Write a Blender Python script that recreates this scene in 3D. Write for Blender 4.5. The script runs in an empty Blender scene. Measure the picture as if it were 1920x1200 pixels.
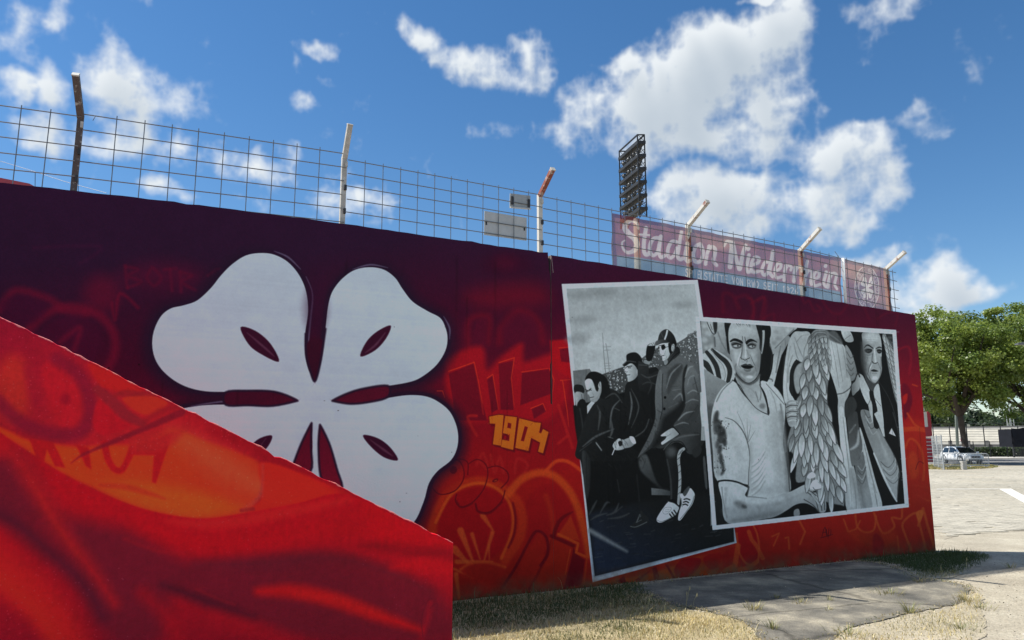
import bpy, math, random
import numpy as np
from mathutils import Vector, Matrix, Quaternion

random.seed(7); rng = np.random.default_rng(7)
scn = bpy.context.scene; COL = scn.collection
PI = math.pi; R = math.radians

# ------------------------------------------------------------------ camera
FPX, HCAM, HORIZON = 1420.0, 1.65, 836.0           # focal length in photo pixels (1920 wide), eye height
PITCH = math.atan((HORIZON-600)/FPX); CP, SP = math.cos(PITCH), math.sin(PITCH)
cam_d = bpy.data.cameras.new('camera'); cam = bpy.data.objects.new('camera', cam_d); COL.objects.link(cam)
cam_d.sensor_width = 36.0; cam_d.lens = 36.0*FPX/1920.0; cam_d.clip_start = 0.05; cam_d.clip_end = 3000
cam.location = (0, 0, HCAM); cam.rotation_euler = (PI/2+PITCH, 0, 0)
scn.camera = cam

def ray(x, y):                                     # photo pixel -> direction (right, forward, up)
    u = (x-960)/FPX; v = (600-y)/FPX
    return np.array([u, CP-SP*v, SP+CP*v])
def ground(x, y, z=0.0):                           # where a pixel's ray meets a level
    d = ray(x, y); return d*((z-HCAM)/d[2]) + np.array([0, 0, HCAM])
def at(x, y, Y):                                   # point on a pixel's ray at forward distance Y
    d = ray(x, y); return d*(Y/d[1]) + np.array([0, 0, HCAM])
def on_plane(x, y, p, t):                          # on the vertical plane through plan point p along t -> (along, z)
    d = ray(x, y); n = np.array([-t[1], t[0]])
    k = (n@p)/(n@d[:2]); w = d*k
    return float((w[:2]-p)@t), float(w[2]+HCAM)

# ------------------------------------------------------------------ sun and sky
SUN_EL = R(56.5); SUN_AZ = math.atan2(-0.99, 0.14)   # azimuth measured from +Y towards +X
S = Vector((math.sin(SUN_AZ)*math.cos(SUN_EL), math.cos(SUN_AZ)*math.cos(SUN_EL), math.sin(SUN_EL)))
sun_d = bpy.data.lights.new('sun', 'SUN'); sun = bpy.data.objects.new('sun', sun_d); COL.objects.link(sun)
sun_d.energy = 5.0; sun_d.angle = R(0.53); sun_d.color = (1.0, 0.955, 0.88)
sun.rotation_euler = S.to_track_quat('Z', 'Y').to_euler(); sun.location = (-30, 5, 50)

scn.view_settings.view_transform = 'Standard'; scn.view_settings.look = 'None'
EXPOSURE = 0.5
scn.view_settings.exposure = EXPOSURE; scn.view_settings.gamma = 1.0; scn.view_settings.use_curve_mapping = False

world = bpy.data.worlds.new('World'); scn.world = world; world.use_nodes = True
SKY_STRENGTH = 0.095
SKY_SAT, SKY_VAL = 1.25, 0.97
CLOUDS = [
 (18,135,32,34,1.0),(92,140,36,52,1.0),(205,150,50,52,1.0),(280,190,85,55,1.05),(120,245,95,36,.9),(235,240,70,42,.9),(20,40,50,45,.5),(95,8,26,22,.6),(232,10,22,16,.5),
 (440,305,95,34,.85),(505,275,40,24,.7),(300,362,55,18,.8),(690,374,45,13,.55),(640,385,50,26,.45),(575,108,30,11,.45),(540,192,24,14,.42),(600,160,16,8,.3),
 (800,62,42,22,.75),(850,92,50,28,.9),(915,112,62,44,1.0),(1005,120,36,62,.95),(955,155,60,34,.9),
 (1350,130,135,66,1.20),(1440,78,70,56,1.10),(1280,205,125,70,1.20),(1190,235,85,56,1.10),(1110,225,66,48,1.05),(1055,275,62,30,0.94),(1340,270,120,46,1.10),(1160,140,30,18,0.77),(1465,180,64,62,1.10),(1402,10,28,12,0.89),(1040,260,40,26,0.77),(940,268,40,14,0.50),
 (1255,350,72,42,1.05),(1360,380,150,44,1.15),(1500,375,130,48,1.15),(1620,375,76,46,1.10),(1580,292,86,46,1.10),(1440,425,150,30,1.05),(1600,255,50,22,0.89),(1640,330,50,40,0.99),(1592,336,56,44,1.25),
 (1715,530,90,40,1.0),(1795,548,80,22,.9),(1860,550,55,15,.8),(1640,480,80,20,.85),(1722,235,32,22,.42),(1680,222,26,14,.5),(1650,20,60,28,.42),(1690,580,90,16,.8)]

def cloud_map(W=4800, Hh=1200):
    """cover (alpha) and self-shade of cumulus clouds over the whole upper sky, indexed by azimuth and elevation"""
    r = np.random.default_rng(21); dg = 360.0/W
    def pn(cell, octaves, rough, billow=False):     # tiling value noise, -0.5..0.5
        out = np.zeros((Hh, W), np.float32); amp = 1.0; tot = 0
        for o in range(octaves):
            gx = max(4, int(round(360.0/(cell/2**o)))); cx = W/gx; gh = int(Hh/cx)+3
            g = r.random((gh, gx), dtype=np.float32); x = np.arange(W)/cx; y = np.arange(Hh)/cx
            x0 = x.astype(int); y0 = y.astype(int); fx = (x-x0)[None].astype(np.float32); fy = (y-y0)[:, None].astype(np.float32)
            fx = fx*fx*(3-2*fx); fy = fy*fy*(3-2*fy); x1 = (x0+1) % gx; x0 = x0 % gx
            ga, gb = g[y0], g[y0+1]; n = (ga[:, x0]*(1-fx)+ga[:, x1]*fx)*(1-fy)+(gb[:, x0]*(1-fx)+gb[:, x1]*fx)*fy-0.5
            if billow: n = 0.5-np.abs(n)*2.4
            out += amp*n; tot += amp; amp *= rough
        return out/tot
    az = ((np.arange(W)+.5)*dg-180)[None].astype(np.float32); el = ((np.arange(Hh)+.5)*dg)[:, None].astype(np.float32)
    wx, wy = pn(5.0, 5, .55)*5.0, pn(5.0, 5, .55)*3.6
    A, E = az+wx, el+wy
    def azel(x, y):
        d = ray(x, y); d = d/np.linalg.norm(d); return math.degrees(math.atan2(d[0], d[1])), math.degrees(math.asin(d[2]))
    f = np.full((Hh, W), -1.2, np.float32)
    j0, j1 = int(125/dg), int(235/dg); i1 = int(62/dg)
    sub = f[:i1, j0:j1]; As, Es = A[:i1, j0:j1], E[:i1, j0:j1]
    for (x, y, rx, ry, wt) in CLOUDS:              # each cloud lump: a direction and an angular size
        a0, e0 = azel(x, y); a1, _ = azel(x+rx, y); _, e1 = azel(x, y-ry)
        v = wt-(((As-a0)/(a1-a0))**2+((Es-e0)/(e1-e0))**2)*wt*.62
        h = np.clip(.5+.5*(v-sub)/.4, 0, 1); sub[:] = sub*(1-h)+v*h+.4*h*(1-h)*.6
    # unseen cumulus added all round outside the stretch above, thickened to brighten the wall
    ca = np.cos(np.radians(el))*np.cos(np.radians(az))*CP+np.sin(np.radians(el))*SP
    out = np.clip((0.76-ca)/.12, 0, 1); f2 = np.minimum(pn(26, 3, .5)*6.5-.1, 1.0)
    f = np.maximum(f, f2-1.5*(1-out))
    d = f*.85+pn(3.4, 7, .56)*1.75+(pn(2.6, 7, .60, True)-.1)*1.2
    dens = np.clip((d+.22)/1.5, 0, 1); dens = dens*dens*(3-2*dens); alpha = np.clip(dens*1.25, 0, 1)
    def blur(a, q):
        for ax in (0, 1):
            cs = np.cumsum(np.concatenate([np.take(a, range(-q-1, 0), ax), a, np.take(a, range(0, q), ax)], ax), ax, dtype=np.float64)
            a = ((np.take(cs, range(2*q+1, cs.shape[ax]), ax)-np.take(cs, range(0, cs.shape[ax]-2*q-1), ax))/(2*q+1)).astype(np.float32)
        return a
    thick = blur(np.clip(d-.10, 0, 2.0), 4); acc = np.zeros_like(d)
    for k in range(1, 8):                          # cloud lying between a spot and the sun (up and to the left) shades it
        acc += np.roll(np.roll(thick, int(k*.16/dg), 1), -int(k*.36/dg), 0)
        if k % 3 == 0: thick = blur(thick, 5)
    lit = np.exp(-np.clip(blur(acc, 3)*.16-.16, 0, 9)); lit = np.clip(lit+.10*pn(1.5, 4, .6), 0, 1)
    img = bpy.data.images.new('clouds', W, Hh, alpha=True, float_buffer=True); px = np.zeros((Hh, W, 4), np.float32)
    px[..., 0] = alpha; px[..., 1] = lit; px[..., 3] = 1; img.colorspace_settings.name = 'Non-Color'
    img.pixels.foreach_set(px.ravel()); img.update(); img.pack(); return img
def build_sky():
    nt = world.node_tree; nt.nodes.clear(); N = nt.nodes.new; L = nt.links.new
    out = N('ShaderNodeOutputWorld'); bg = N('ShaderNodeBackground'); L(bg.outputs[0], out.inputs[0])
    bg.inputs['Strength'].default_value = SKY_STRENGTH
    sky = N('ShaderNodeTexSky'); sky.sky_type = 'NISHITA'; sky.sun_disc = False
    sky.sun_elevation = SUN_EL; sky.sun_rotation = SUN_AZ
    sky.air_density = 1.0; sky.dust_density = 0.12; sky.ozone_density = 2.6; sky.altitude = 50
    hs = N('ShaderNodeHueSaturation'); hs.inputs['Saturation'].default_value = SKY_SAT; hs.inputs['Value'].default_value = SKY_VAL
    L(sky.outputs[0], hs.inputs['Color'])
    def M(op, a, b=None, c=None):
        n = N('ShaderNodeMath'); n.operation = op
        for i, v in enumerate((a, b, c)):
            if v is None: continue
            if isinstance(v, (int, float)): n.inputs[i].default_value = v
            else: L(v, n.inputs[i])
        return n.outputs[0]
    tc = N('ShaderNodeTexCoord'); sp = N('ShaderNodeSeparateXYZ'); L(tc.outputs['Generated'], sp.inputs[0])
    u = M('MULTIPLY_ADD', M('ARCTAN2', sp.outputs[0], sp.outputs[1]), 1/(2*PI), .5); v = M('MULTIPLY', M('ARCSINE', sp.outputs[2]), 2/PI)
    uv = N('ShaderNodeCombineXYZ'); L(u, uv.inputs[0]); L(v, uv.inputs[1])
    im = N('ShaderNodeTexImage'); im.image = cloud_map(); im.interpolation = 'Cubic'; im.extension = 'EXTEND'; L(uv.outputs[0], im.inputs[0])
    se = N('ShaderNodeSeparateColor'); L(im.outputs[0], se.inputs[0])
    mixc = N('ShaderNodeMix'); mixc.data_type = 'RGBA'; L(se.outputs[1], mixc.inputs[0]); k = 1.0/(SKY_STRENGTH*2**EXPOSURE)
    mixc.inputs[6].default_value = (0.38*k, 0.47*k, 0.57*k, 1); mixc.inputs[7].default_value = (0.84*k, 0.89*k, 0.93*k, 1)
    mx = N('ShaderNodeMix'); mx.data_type = 'RGBA'; L(se.outputs[0], mx.inputs[0]); L(hs.outputs[0], mx.inputs[6]); L(mixc.outputs[2], mx.inputs[7])
    L(mx.outputs[2], bg.inputs['Color'])
build_sky()

# ------------------------------------------------------------------ painter: spray paint laid down on a wall's own coordinates
WALL_P = ground(850, 1127)[:2]; _q = ground(1755, 1035)[:2]
WALL_T = (_q-WALL_P)/np.hypot(*(_q-WALL_P)); WALL_N = np.array([WALL_T[1], -WALL_T[0]])   # along the wall; out of its painted face
_e = ray(850, 1100); STAIR_P = (_e/_e[1]*5.5)[:2]                                      # lower end of the stair wall, same direction
def wp(s, off, z, p=None):
    a = (WALL_P if p is None else p) + WALL_T*s + WALL_N*off
    return (float(a[0]), float(a[1]), float(z))

LIGHT = np.array([0.43, 0.44, 0.52])               # what a white wall in this shade returns: paint = seen colour / light
def lin(c):
    c = np.clip(np.asarray(c, dtype=np.float32), 0, 1)
    return np.where(c <= 0.04045, c/12.92, ((c+0.055)/1.055)**2.4)
def grey(g):
    f = g/170.0
    return (max(0, g-8*f), g, g+11*f)
def vnoise(h, w, cell, seed, octaves=4, rough=0.5):
    r = np.random.default_rng(seed); out = np.zeros((h, w), np.float32); amp = 1.0; tot = 0
    for o in range(octaves):
        cx = max(1.0, cell/2**o); gh, gw = int(h/cx)+3, int(w/cx)+3
        g = r.random((gh, gw), dtype=np.float32)
        y = np.arange(h)/cx; x = np.arange(w)/cx; y0 = y.astype(int); x0 = x.astype(int)
        fy = (y-y0)[:, None]; fx = (x-x0)[None]; fy = fy*fy*(3-2*fy); fx = fx*fx*(3-2*fx)
        a = g[y0][:, x0]; b = g[y0][:, x0+1]; c = g[y0+1][:, x0]; d = g[y0+1][:, x0+1]
        out += amp*((a*(1-fx)+b*fx)*(1-fy)+(c*(1-fx)+d*fx)*fy); tot += amp; amp *= rough
    return out/tot-0.5
def spline(pts, closed, n=6):
    P = np.asarray(pts, float); m = len(P); out = []
    if m < 3: return P
    for i in range(m if closed else m-1):
        if closed: p0, p1, p2, p3 = P[i-1], P[i], P[(i+1) % m], P[(i+2) % m]
        else: p0, p1, p2, p3 = P[max(i-1, 0)], P[i], P[i+1], P[min(i+2, m-1)]
        for k in range(n):
            t = k/n; out.append(0.5*((2*p1)+(-p0+p2)*t+(2*p0-5*p1+4*p2-p3)*t*t+(-p0+3*p1-3*p2+p3)*t**3))
    if not closed: out.append(P[-1])
    return np.array(out)

class Canvas:
    def __init__(c, plane, s0, s1, z0, z1, ppm):
        c.p, (c.s0, c.s1, c.z0, c.z1), c.ppm = plane, (s0, s1, z0, z1), ppm
        c.w, c.h = int((s1-s0)*ppm), int((z1-z0)*ppm)
        s = (np.arange(c.w)+.5)/ppm+s0; z = (np.arange(c.h)+.5)/ppm+z0
        c.S, c.Z = np.meshgrid(s, z); c.S = c.S.astype(np.float32); c.Z = c.Z.astype(np.float32)
        X = c.p[0]+WALL_T[0]*c.S; Y = c.p[1]+WALL_T[1]*c.S; Zc = c.Z-HCAM
        fw = CP*Y+SP*Zc; up = -SP*Y+CP*Zc          # sketch coordinates of every texel
        c.X = (960+FPX*X/fw).astype(np.float32); c.Y = (600-FPX*up/fw).astype(np.float32)
        c.A = np.zeros((c.h, c.w, 3), np.float32)
        c.T = (0, 0, 1.0)
    def crop(c, ox, oy, k): c.T = (ox, oy, k)
    def px(c, pts):
        P = np.asarray(pts, np.float32).reshape(-1, 2); ox, oy, k = c.T
        return P/k+np.array([ox, oy], np.float32)
    def box(c, P, pad):
        a = P.min(0)-pad; b = P.max(0)+pad
        q = [on_plane(x, y, c.p, WALL_T) for x in (a[0], b[0]) for y in (a[1], b[1])]
        s = [v[0] for v in q]; z = [v[1] for v in q]
        i0 = max(0, int((min(z)-c.z0)*c.ppm)-1); i1 = min(c.h, int((max(z)-c.z0)*c.ppm)+2)
        j0 = max(0, int((min(s)-c.s0)*c.ppm)-1); j1 = min(c.w, int((max(s)-c.s0)*c.ppm)+2)
        return i0, i1, j0, j1
    def put(c, b, cov, col):
        i0, i1, j0, j1 = b; A = c.A[i0:i1, j0:j1]
        if isinstance(col, tuple) and col and col[0] == 'g':         # linear blend between two points
            _, p0, c0, p1, c1 = col; p0 = c.px([p0])[0]; p1 = c.px([p1])[0]; d = p1-p0
            t = np.clip(((c.X[i0:i1, j0:j1]-p0[0])*d[0]+(c.Y[i0:i1, j0:j1]-p0[1])*d[1])/(d@d), 0, 1)[..., None]
            f = lambda q: np.array(grey(q) if isinstance(q, (int, float)) else q, np.float32)/255
            C = f(c0)*(1-t)+f(c1)*t
        else:
            C = np.array(grey(col) if isinstance(col, (int, float)) else col, np.float32)/255
        A += (C-A)*cov[..., None]
    def fill(c, pts, col, soft=0.6, alpha=1.0, smooth=True, closed=True):
        P = c.px(pts); soft = max(soft/c.T[2], 0.45)
        if smooth: P = spline(P, True, 5)
        b = c.box(P, soft+1); i0, i1, j0, j1 = b
        if i1 <= i0 or j1 <= j0: return
        X = c.X[i0:i1, j0:j1]; Y = c.Y[i0:i1, j0:j1]
        d2 = np.full(X.shape, 1e9, np.float32); ins = np.zeros(X.shape, bool)
        for k in range(len(P)):
            ax, ay = P[k-1]; bx, by = P[k]; dx, dy = bx-ax, by-ay; L = dx*dx+dy*dy
            if L < 1e-9: continue
            t = np.clip(((X-ax)*dx+(Y-ay)*dy)/L, 0, 1)
            np.minimum(d2, (X-ax-t*dx)**2+(Y-ay-t*dy)**2, out=d2)
            if dy != 0:
                ins ^= ((ay > Y) != (by > Y)) & (X < (Y-ay)*(dx/dy)+ax)
        sd = np.sqrt(d2); sd = np.where(ins, sd, -sd)
        t = np.clip(0.5+sd/(2*soft), 0, 1); c.put(b, (t*t*(3-2*t))*alpha, col)
    def line(c, pts, w, col, soft=0.6, alpha=1.0, smooth=True):
        P = c.px(pts); k = c.T[2]; n = len(P); soft = max(soft/k, 0.45)
        W = np.full(n, w/k/2) if isinstance(w, (int, float)) else np.interp(np.linspace(0, 1, n), np.linspace(0, 1, len(w)), w)/k/2
        if smooth and n > 2:
            Q = spline(np.column_stack([P, W]), False, 5); P, W = Q[:, :2], np.maximum(Q[:, 2], 0)
        b = c.box(P, max(W)+soft+1); i0, i1, j0, j1 = b
        if i1 <= i0 or j1 <= j0: return
        X = c.X[i0:i1, j0:j1]; Y = c.Y[i0:i1, j0:j1]; sd = np.full(X.shape, -1e9, np.float32)
        for q in range(len(P)-1):
            ax, ay = P[q]; dx, dy = P[q+1]-P[q]; L = max(dx*dx+dy*dy, 1e-9)
            t = np.clip(((X-ax)*dx+(Y-ay)*dy)/L, 0, 1)
            np.maximum(sd, W[q]+(W[q+1]-W[q])*t-np.sqrt((X-ax-t*dx)**2+(Y-ay-t*dy)**2), out=sd)
        t = np.clip(0.5+sd/(2*soft), 0, 1); c.put(b, (t*t*(3-2*t))*alpha, col)
    def oval(c, x, y, rx, ry, col, soft=0.6, alpha=1.0, rot=0.0):
        a = np.linspace(0, 2*PI, 13)[:-1]; cr, sr = math.cos(rot), math.sin(rot)
        c.fill([(x+rx*math.cos(q)*cr-ry*math.sin(q)*sr, y+rx*math.cos(q)*sr+ry*math.sin(q)*cr) for q in a], col, soft, alpha)
    def feather(c, x, y, ang, L, wd, tone):
        u = np.array([math.sin(ang), math.cos(ang)]); v = np.array([u[1], -u[0]]); o = np.array([x, y])
        pr = [(0, .15), (.2, .8), (.45, 1), (.7, .8), (.9, .35), (1, 0)]
        ol = [o+u*L*a+v*wd/2*b for a, b in pr]+[o+u*L*a-v*wd/2*b for a, b in pr[-2::-1]]
        c.line(ol, wd*.22, 48, wd*.12, .9); c.fill(ol, ('g', tuple(o), tone-48, tuple(o+u*L), tone+14), wd*.07)
        c.line([o+u*L*.1, o+u*L*.9+v*wd*.08], [wd*.07, wd*.03], tone-45, wd*.06, .7)
        c.line([o+u*L*.35+v*wd*.3, o+u*L*.85+v*wd*.12], wd*.14, tone+22, wd*.08, .75)
    def image(c, name, alpha=None):
        img = bpy.data.images.new(name, c.w, c.h, alpha=True, float_buffer=False)
        out = np.ones((c.h, c.w, 4), np.float32)
        alb = np.clip(lin(c.A)/LIGHT, 0.004, 0.88)
        out[..., :3] = np.where(alb <= 0.0031308, alb*12.92, 1.055*alb**(1/2.4)-0.055)
        if alpha is not None: out[..., 3] = alpha
        img.pixels.foreach_set(out.ravel()); img.update(); img.pack()
        return img

def lerp_stops(v, stops):
    xs = [s[0] for s in stops]
    return np.stack([np.interp(v, xs, [s[1][i] for s in stops]) for i in range(3)], -1).astype(np.float32)/255

def paint_main_wall():
    c = Canvas(WALL_P, -6.2, 8.35, -0.1, 4.12, 190)
    # red ground: aubergine at the top running to orange red at the foot
    shift = np.interp(c.S, [-4.5, -2.5, -1, 0, 2, 8.2], [-.95, -.75, -.35, -.08, .18, .72])
    n = vnoise(c.h, c.w, 160, 3, 4)*0.9
    c.A = lerp_stops(c.Z-shift+n*0.35, [(-.4, (158, 34, 14)), (.5, (158, 22, 16)), (1.2, (150, 15, 20)), (1.8, (126, 10, 24)), (2.3, (98, 8, 28)), (2.8, (70, 7, 30)), (3.3, (52, 7, 31)), (4.2, (36, 14, 38))])
    F, Ln = c.fill, c.line
    RED, ORA, DRK, WIN = (150, 14, 24), (190, 66, 28), (92, 8, 22), (86, 8, 30)
    # -- old lettering showing through, upper left
    c.crop(0, 330, 2.667)
    q = (84, 10, 36)
    for p in ([(625, 450), (635, 560)], [(630, 455), (690, 470), (640, 500), (705, 530), (640, 560)], [(760, 460), (735, 510), (770, 550), (805, 510), (765, 460)], [(820, 470), (880, 465)], [(850, 468), (860, 575)], [(900, 480), (905, 580)], [(900, 482), (960, 500), (910, 530), (980, 575)], [(1040, 500), (1085, 470), (1120, 470)]):
        Ln(p, 15, q, 9, .55)
    c.oval(800, 500, 200, 70, (70, 10, 38), 70, .6); c.oval(510, 590, 90, 90, (92, 10, 36), 60, .55)
    Ln([(150, 760), (230, 690), (350, 655), (480, 690), (560, 770), (575, 880), (540, 960)], 44, (96, 10, 36), 22, .65)
    Ln([(0, 670), (80, 575), (250, 620), (320, 670), (430, 690)], 40, (92, 10, 36), 20, .6)
    F([(0, 650), (80, 600), (240, 640), (180, 730), (60, 740)], (52, 8, 36), 20, .7)
    c.oval(360, 830, 150, 130, (58, 8, 36), 25, .6); Ln([(300, 830), (400, 760), (370, 870)], 26, (92, 12, 38), 16, .6)
    Ln([(170, 360), (500, 355), (400, 440)], 14, (50, 14, 42), 14, .6); Ln([(560, 640), (575, 720), (600, 590), (690, 660)], 16, (92, 10, 36), 10, .6)
    # -- letters between the leaf and the picture
    c.crop(780, 460, 3.529)
    F([(330, 330), (620, 250), (840, 280), (850, 390), (480, 420)], (92, 8, 28), 90, .7)
    for p, w in (([(470, 640), (480, 480), (350, 500), (350, 700)], 40), ([(550, 640), (570, 540), (680, 440), (800, 500), (840, 640)], 45)): Ln(p, w, (100, 8, 28), 30, .6)
    F([(400, 500), (470, 470), (470, 800), (370, 640)], (74, 8, 32), 12, .7, smooth=False); c.oval(690, 560, 120, 110, (72, 8, 32), 25, .7)
    c.oval(600, 130, 160, 80, (46, 6, 30), 50, .7); c.oval(590, 120, 70, 45, (66, 8, 32), 50, .6)
    F([(190, 820), (215, 740), (430, 670), (470, 820), (560, 740), (700, 650), (720, 770), (890, 720), (990, 760), (1000, 1000), (860, 1160), (600, 1150), (270, 1180), (200, 960)], (146, 13, 25), 30, .85)
    F([(885, 632), (1020, 620), (1040, 900), (900, 800)], (146, 11, 22), 12, .9, smooth=False)
    for p in ([(215, 850), (385, 782), (440, 1050), (470, 1160), (265, 1160)], [(470, 892), (506, 862), (542, 1085), (500, 1110)], [(546, 785), (645, 765), (632, 900), (645, 1090), (560, 1090)], [(700, 846), (880, 820), (908, 900), (900, 980), (690, 1060)], [(765, 1085), (838, 1052), (858, 1100), (780, 1150)], [(950, 690), (1010, 680), (1030, 780), (960, 770)]):
        F(p, (94, 8, 27), 5, .92, smooth=False)
    for p in ([(215, 835), (385, 775), (412, 900), (440, 1050)], [(470, 880), (508, 855), (545, 1085)], [(548, 778), (650, 745), (630, 880), (648, 1060)], [(700, 840), (880, 815)], [(885, 820), (912, 890), (905, 970)], [(140, 965), (175, 965), (190, 1010)], [(760, 1080), (840, 1048), (860, 1095)], [(945, 680), (1010, 675)], [(955, 895), (1020, 890)], [(970, 900), (1000, 1100), (1010, 1200)]):
        Ln(p, [7, 6, 3], (178, 44, 28), 3, .85, smooth=False)
    Ln([(380, 770), (410, 900), (445, 1120)], 9, (170, 30, 28), 4, .5)
    # -- rings, bubbles, crown below
    c.crop(780, 740, 3.0)
    F([(720, 480), (920, 420), (1000, 1000), (700, 1130), (220, 1160), (215, 850), (500, 560)], (158, 20, 18), 60, .6)
    for p in ([(340, 395), (378, 330), (402, 420), (360, 380)], [(420, 340), (442, 440), (470, 350), (492, 440)], [(555, 440), (570, 360), (628, 400), (560, 500)], [(340, 120), (290, 130), (340, 230)], [(800, 60), (880, 300)], [(800, 275), (850, 235)]): Ln(p, 16, (160, 26, 28), 6, .7)
    c.oval(325, 720, 215, 225, (150, 10, 20), 12, .8); c.oval(750, 700, 150, 200, (146, 12, 20), 16, .7)
    Ln([(85, 800), (110, 670), (190, 545), (330, 488), (450, 510), (560, 590), (600, 700), (575, 820), (500, 930)], 52, (176, 44, 20), 14, .8)
    Ln([(110, 720), (200, 560), (330, 500), (440, 520), (520, 600), (545, 700), (530, 800), (480, 920)], 16, (196, 74, 26), 7, .8)
    Ln([(545, 610), (560, 700), (550, 790), (520, 860)], 12, (104, 8, 20), 6, .8)
    Ln([(520, 560), (590, 480), (690, 440), (780, 460), (860, 540), (910, 640), (945, 760), (975, 900)], 42, (192, 66, 24), 14, .85)
    Ln([(735, 425), (790, 375), (860, 380), (930, 430)], 20, (192, 60, 26), 7, .85); Ln([(730, 570), (760, 660), (770, 780), (740, 860)], 30, (170, 40, 22), 14, .6)
    Ln([(880, 660), (800, 720), (740, 900), (640, 1090)], [8, 22, 18, 20], (104, 8, 18), 5, .9)
    F([(790, 800), (870, 680), (920, 820)], (176, 48, 20), 6, .8, smooth=False); F([(745, 900), (760, 800), (870, 850), (830, 1060), (640, 1090)], (164, 32, 16), 8, .7, smooth=False)
    Ln([(760, 795), (850, 835), (885, 850)], 20, (104, 8, 18), 5, .9); F([(885, 860), (905, 900), (950, 930), (930, 1070), (830, 1090), (870, 940)], (108, 6, 20), 5, .95, smooth=False)
    Ln([(800, 785), (912, 838), (900, 888), (962, 915)], 15, (192, 66, 24), 4, .9, smooth=False); Ln([(962, 915), (945, 1060)], 10, (176, 50, 22), 4, .8); Ln([(868, 870), (840, 1010)], 8, (184, 56, 24), 3, .8)
    F([(540, 1080), (600, 950), (680, 790), (720, 790), (720, 900), (640, 1080)], (160, 26, 18), 8, .8)
    Ln([(480, 1090), (560, 970), (650, 800), (690, 768), (735, 810), (738, 900), (700, 960)], 16, (104, 8, 20), 4, .9)
    for p, w in (([(215, 870), (290, 945)], 44), ([(250, 765), (320, 940)], 38), ([(315, 785), (360, 925)], 22), ([(430, 775), (380, 940)], 24), ([(410, 850), (412, 930)], 12), ([(230, 940), (430, 940)], 26), ([(375, 680), (430, 760)], 30), ([(215, 980), (320, 1035)], 14), ([(225, 1010), (245, 1160)], 26)): Ln(p, [w, w*.8, w*.35], (196, 80, 34), 7, .75)
    Ln([(250, 985), (310, 950), (400, 945), (500, 970)], 18, (192, 66, 28), 8, .8); F([(260, 990), (380, 950), (490, 985), (470, 1120), (300, 1150)], (158, 24, 18), 18, .7)
    B = (92, 8, 20)
    for p, cl in (([(90, 500), (130, 410), (210, 365), (258, 395), (268, 470), (220, 540), (140, 562), (95, 530)], 1), ([(295, 390), (345, 365), (393, 395), (402, 460), (375, 540), (310, 612), (250, 632), (222, 600), (228, 560)], 0), ([(405, 412), (460, 403), (512, 435), (518, 480), (480, 525)], 0), ([(335, 612), (350, 655), (415, 660), (480, 600), (500, 540)], 0), ([(213, 365), (265, 365), (292, 390), (290, 450)], 0)):
        if cl: F(p, (156, 26, 24), 6, .6); p = p+p[:1]
        Ln(p, 7, B, 2.5, .9)
    Ln([(335, 618), (352, 660), (415, 665), (482, 605)], 13, (104, 8, 20), 4, .8); Ln([(228, 600), (255, 635), (315, 612)], 12, (104, 8, 20), 4, .8)
    c.oval(210, 425, 20, 22, B, 3, .9, .4); c.oval(445, 483, 18, 9, B, 3, .9, -.4); c.oval(447, 484, 9, 4, (160, 50, 30), 2, .9, -.4)
    # -- the year
    num = [[(412, 125), (465, 114), (492, 117), (478, 288), (432, 280), (446, 165), (415, 163)],
           [(502, 120), (567, 128), (546, 312), (478, 294), (484, 254), (512, 259), (517, 224), (488, 217)],
           [(580, 134), (665, 155), (632, 317), (558, 300)],
           [(662, 156), (702, 160), (692, 214), (703, 219), (714, 194), (745, 211), (714, 331), (686, 321), (698, 270), (646, 243)]]
    for p in num: F([(x+9, y+13) for x, y in p], (88, 8, 20), 5, 1, smooth=False); Ln(p+p[:1], 12, (96, 10, 20), 4, 1, smooth=False)
    for p in num: F(p, (202, 92, 26), 1.5, 1, smooth=False)
    c.crop(780, 740, 3.0)
    for p in ([(517, 158), (536, 163), (533, 192), (513, 187)], [(513, 232), (526, 222), (524, 262), (512, 259)], [(611, 178), (629, 183), (606, 264), (589, 260)]): F(p, (110, 12, 22), 2, 1, smooth=False)
    r = random.Random(4)
    for p in num:
        cx = sum(x for x, _ in p)/len(p); cy = sum(y for _, y in p)/len(p)
        for k in range(9):
            x, y = r.choice(p); x += r.uniform(-14, 14); y += r.uniform(-8, 8); Ln([(x, y), (x+(cx-x)*.32, y+(cy-y)*.22)], [3, 1], (140, 60, 26), 1.5, .7)
    # -- foot of the wall, under and beside the pictures
    c.crop(1080, 800, 4.0)
    F([(100, 1180), (480, 1120), (720, 1050), (940, 965), (1240, 880), (1240, 1075), (800, 1170)], (176, 62, 20), 14, .9)
    for p in ([(735, 1075), (790, 1000), (920, 985), (932, 1030), (870, 1110), (770, 1135)], [(955, 985), (1085, 945), (1075, 1030), (1010, 1072)], [(1098, 955), (1205, 905), (1195, 1040), (1140, 1072), (1100, 1030)]): F(p, (150, 12, 20), 5, .95)
    for p in ([(570, 1060), (600, 1050), (635, 1155), (590, 1165)], [(300, 1160), (360, 1120), (380, 1180)], [(665, 1030), (690, 1040), (745, 1135), (730, 1145)], [(560, 1075), (440, 1150), (470, 1165)]): F(p, (106, 8, 18), 5, .9, smooth=False)
    c.crop(1360, 860, 3.4286)
    F([(0, 470), (1190, 310), (1340, 280), (1358, 600), (0, 750)], (158, 22, 18), 40, .8)
    F([(75, 440), (200, 430), (215, 580), (190, 670), (100, 690)], (152, 12, 18), 6, .95)
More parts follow.
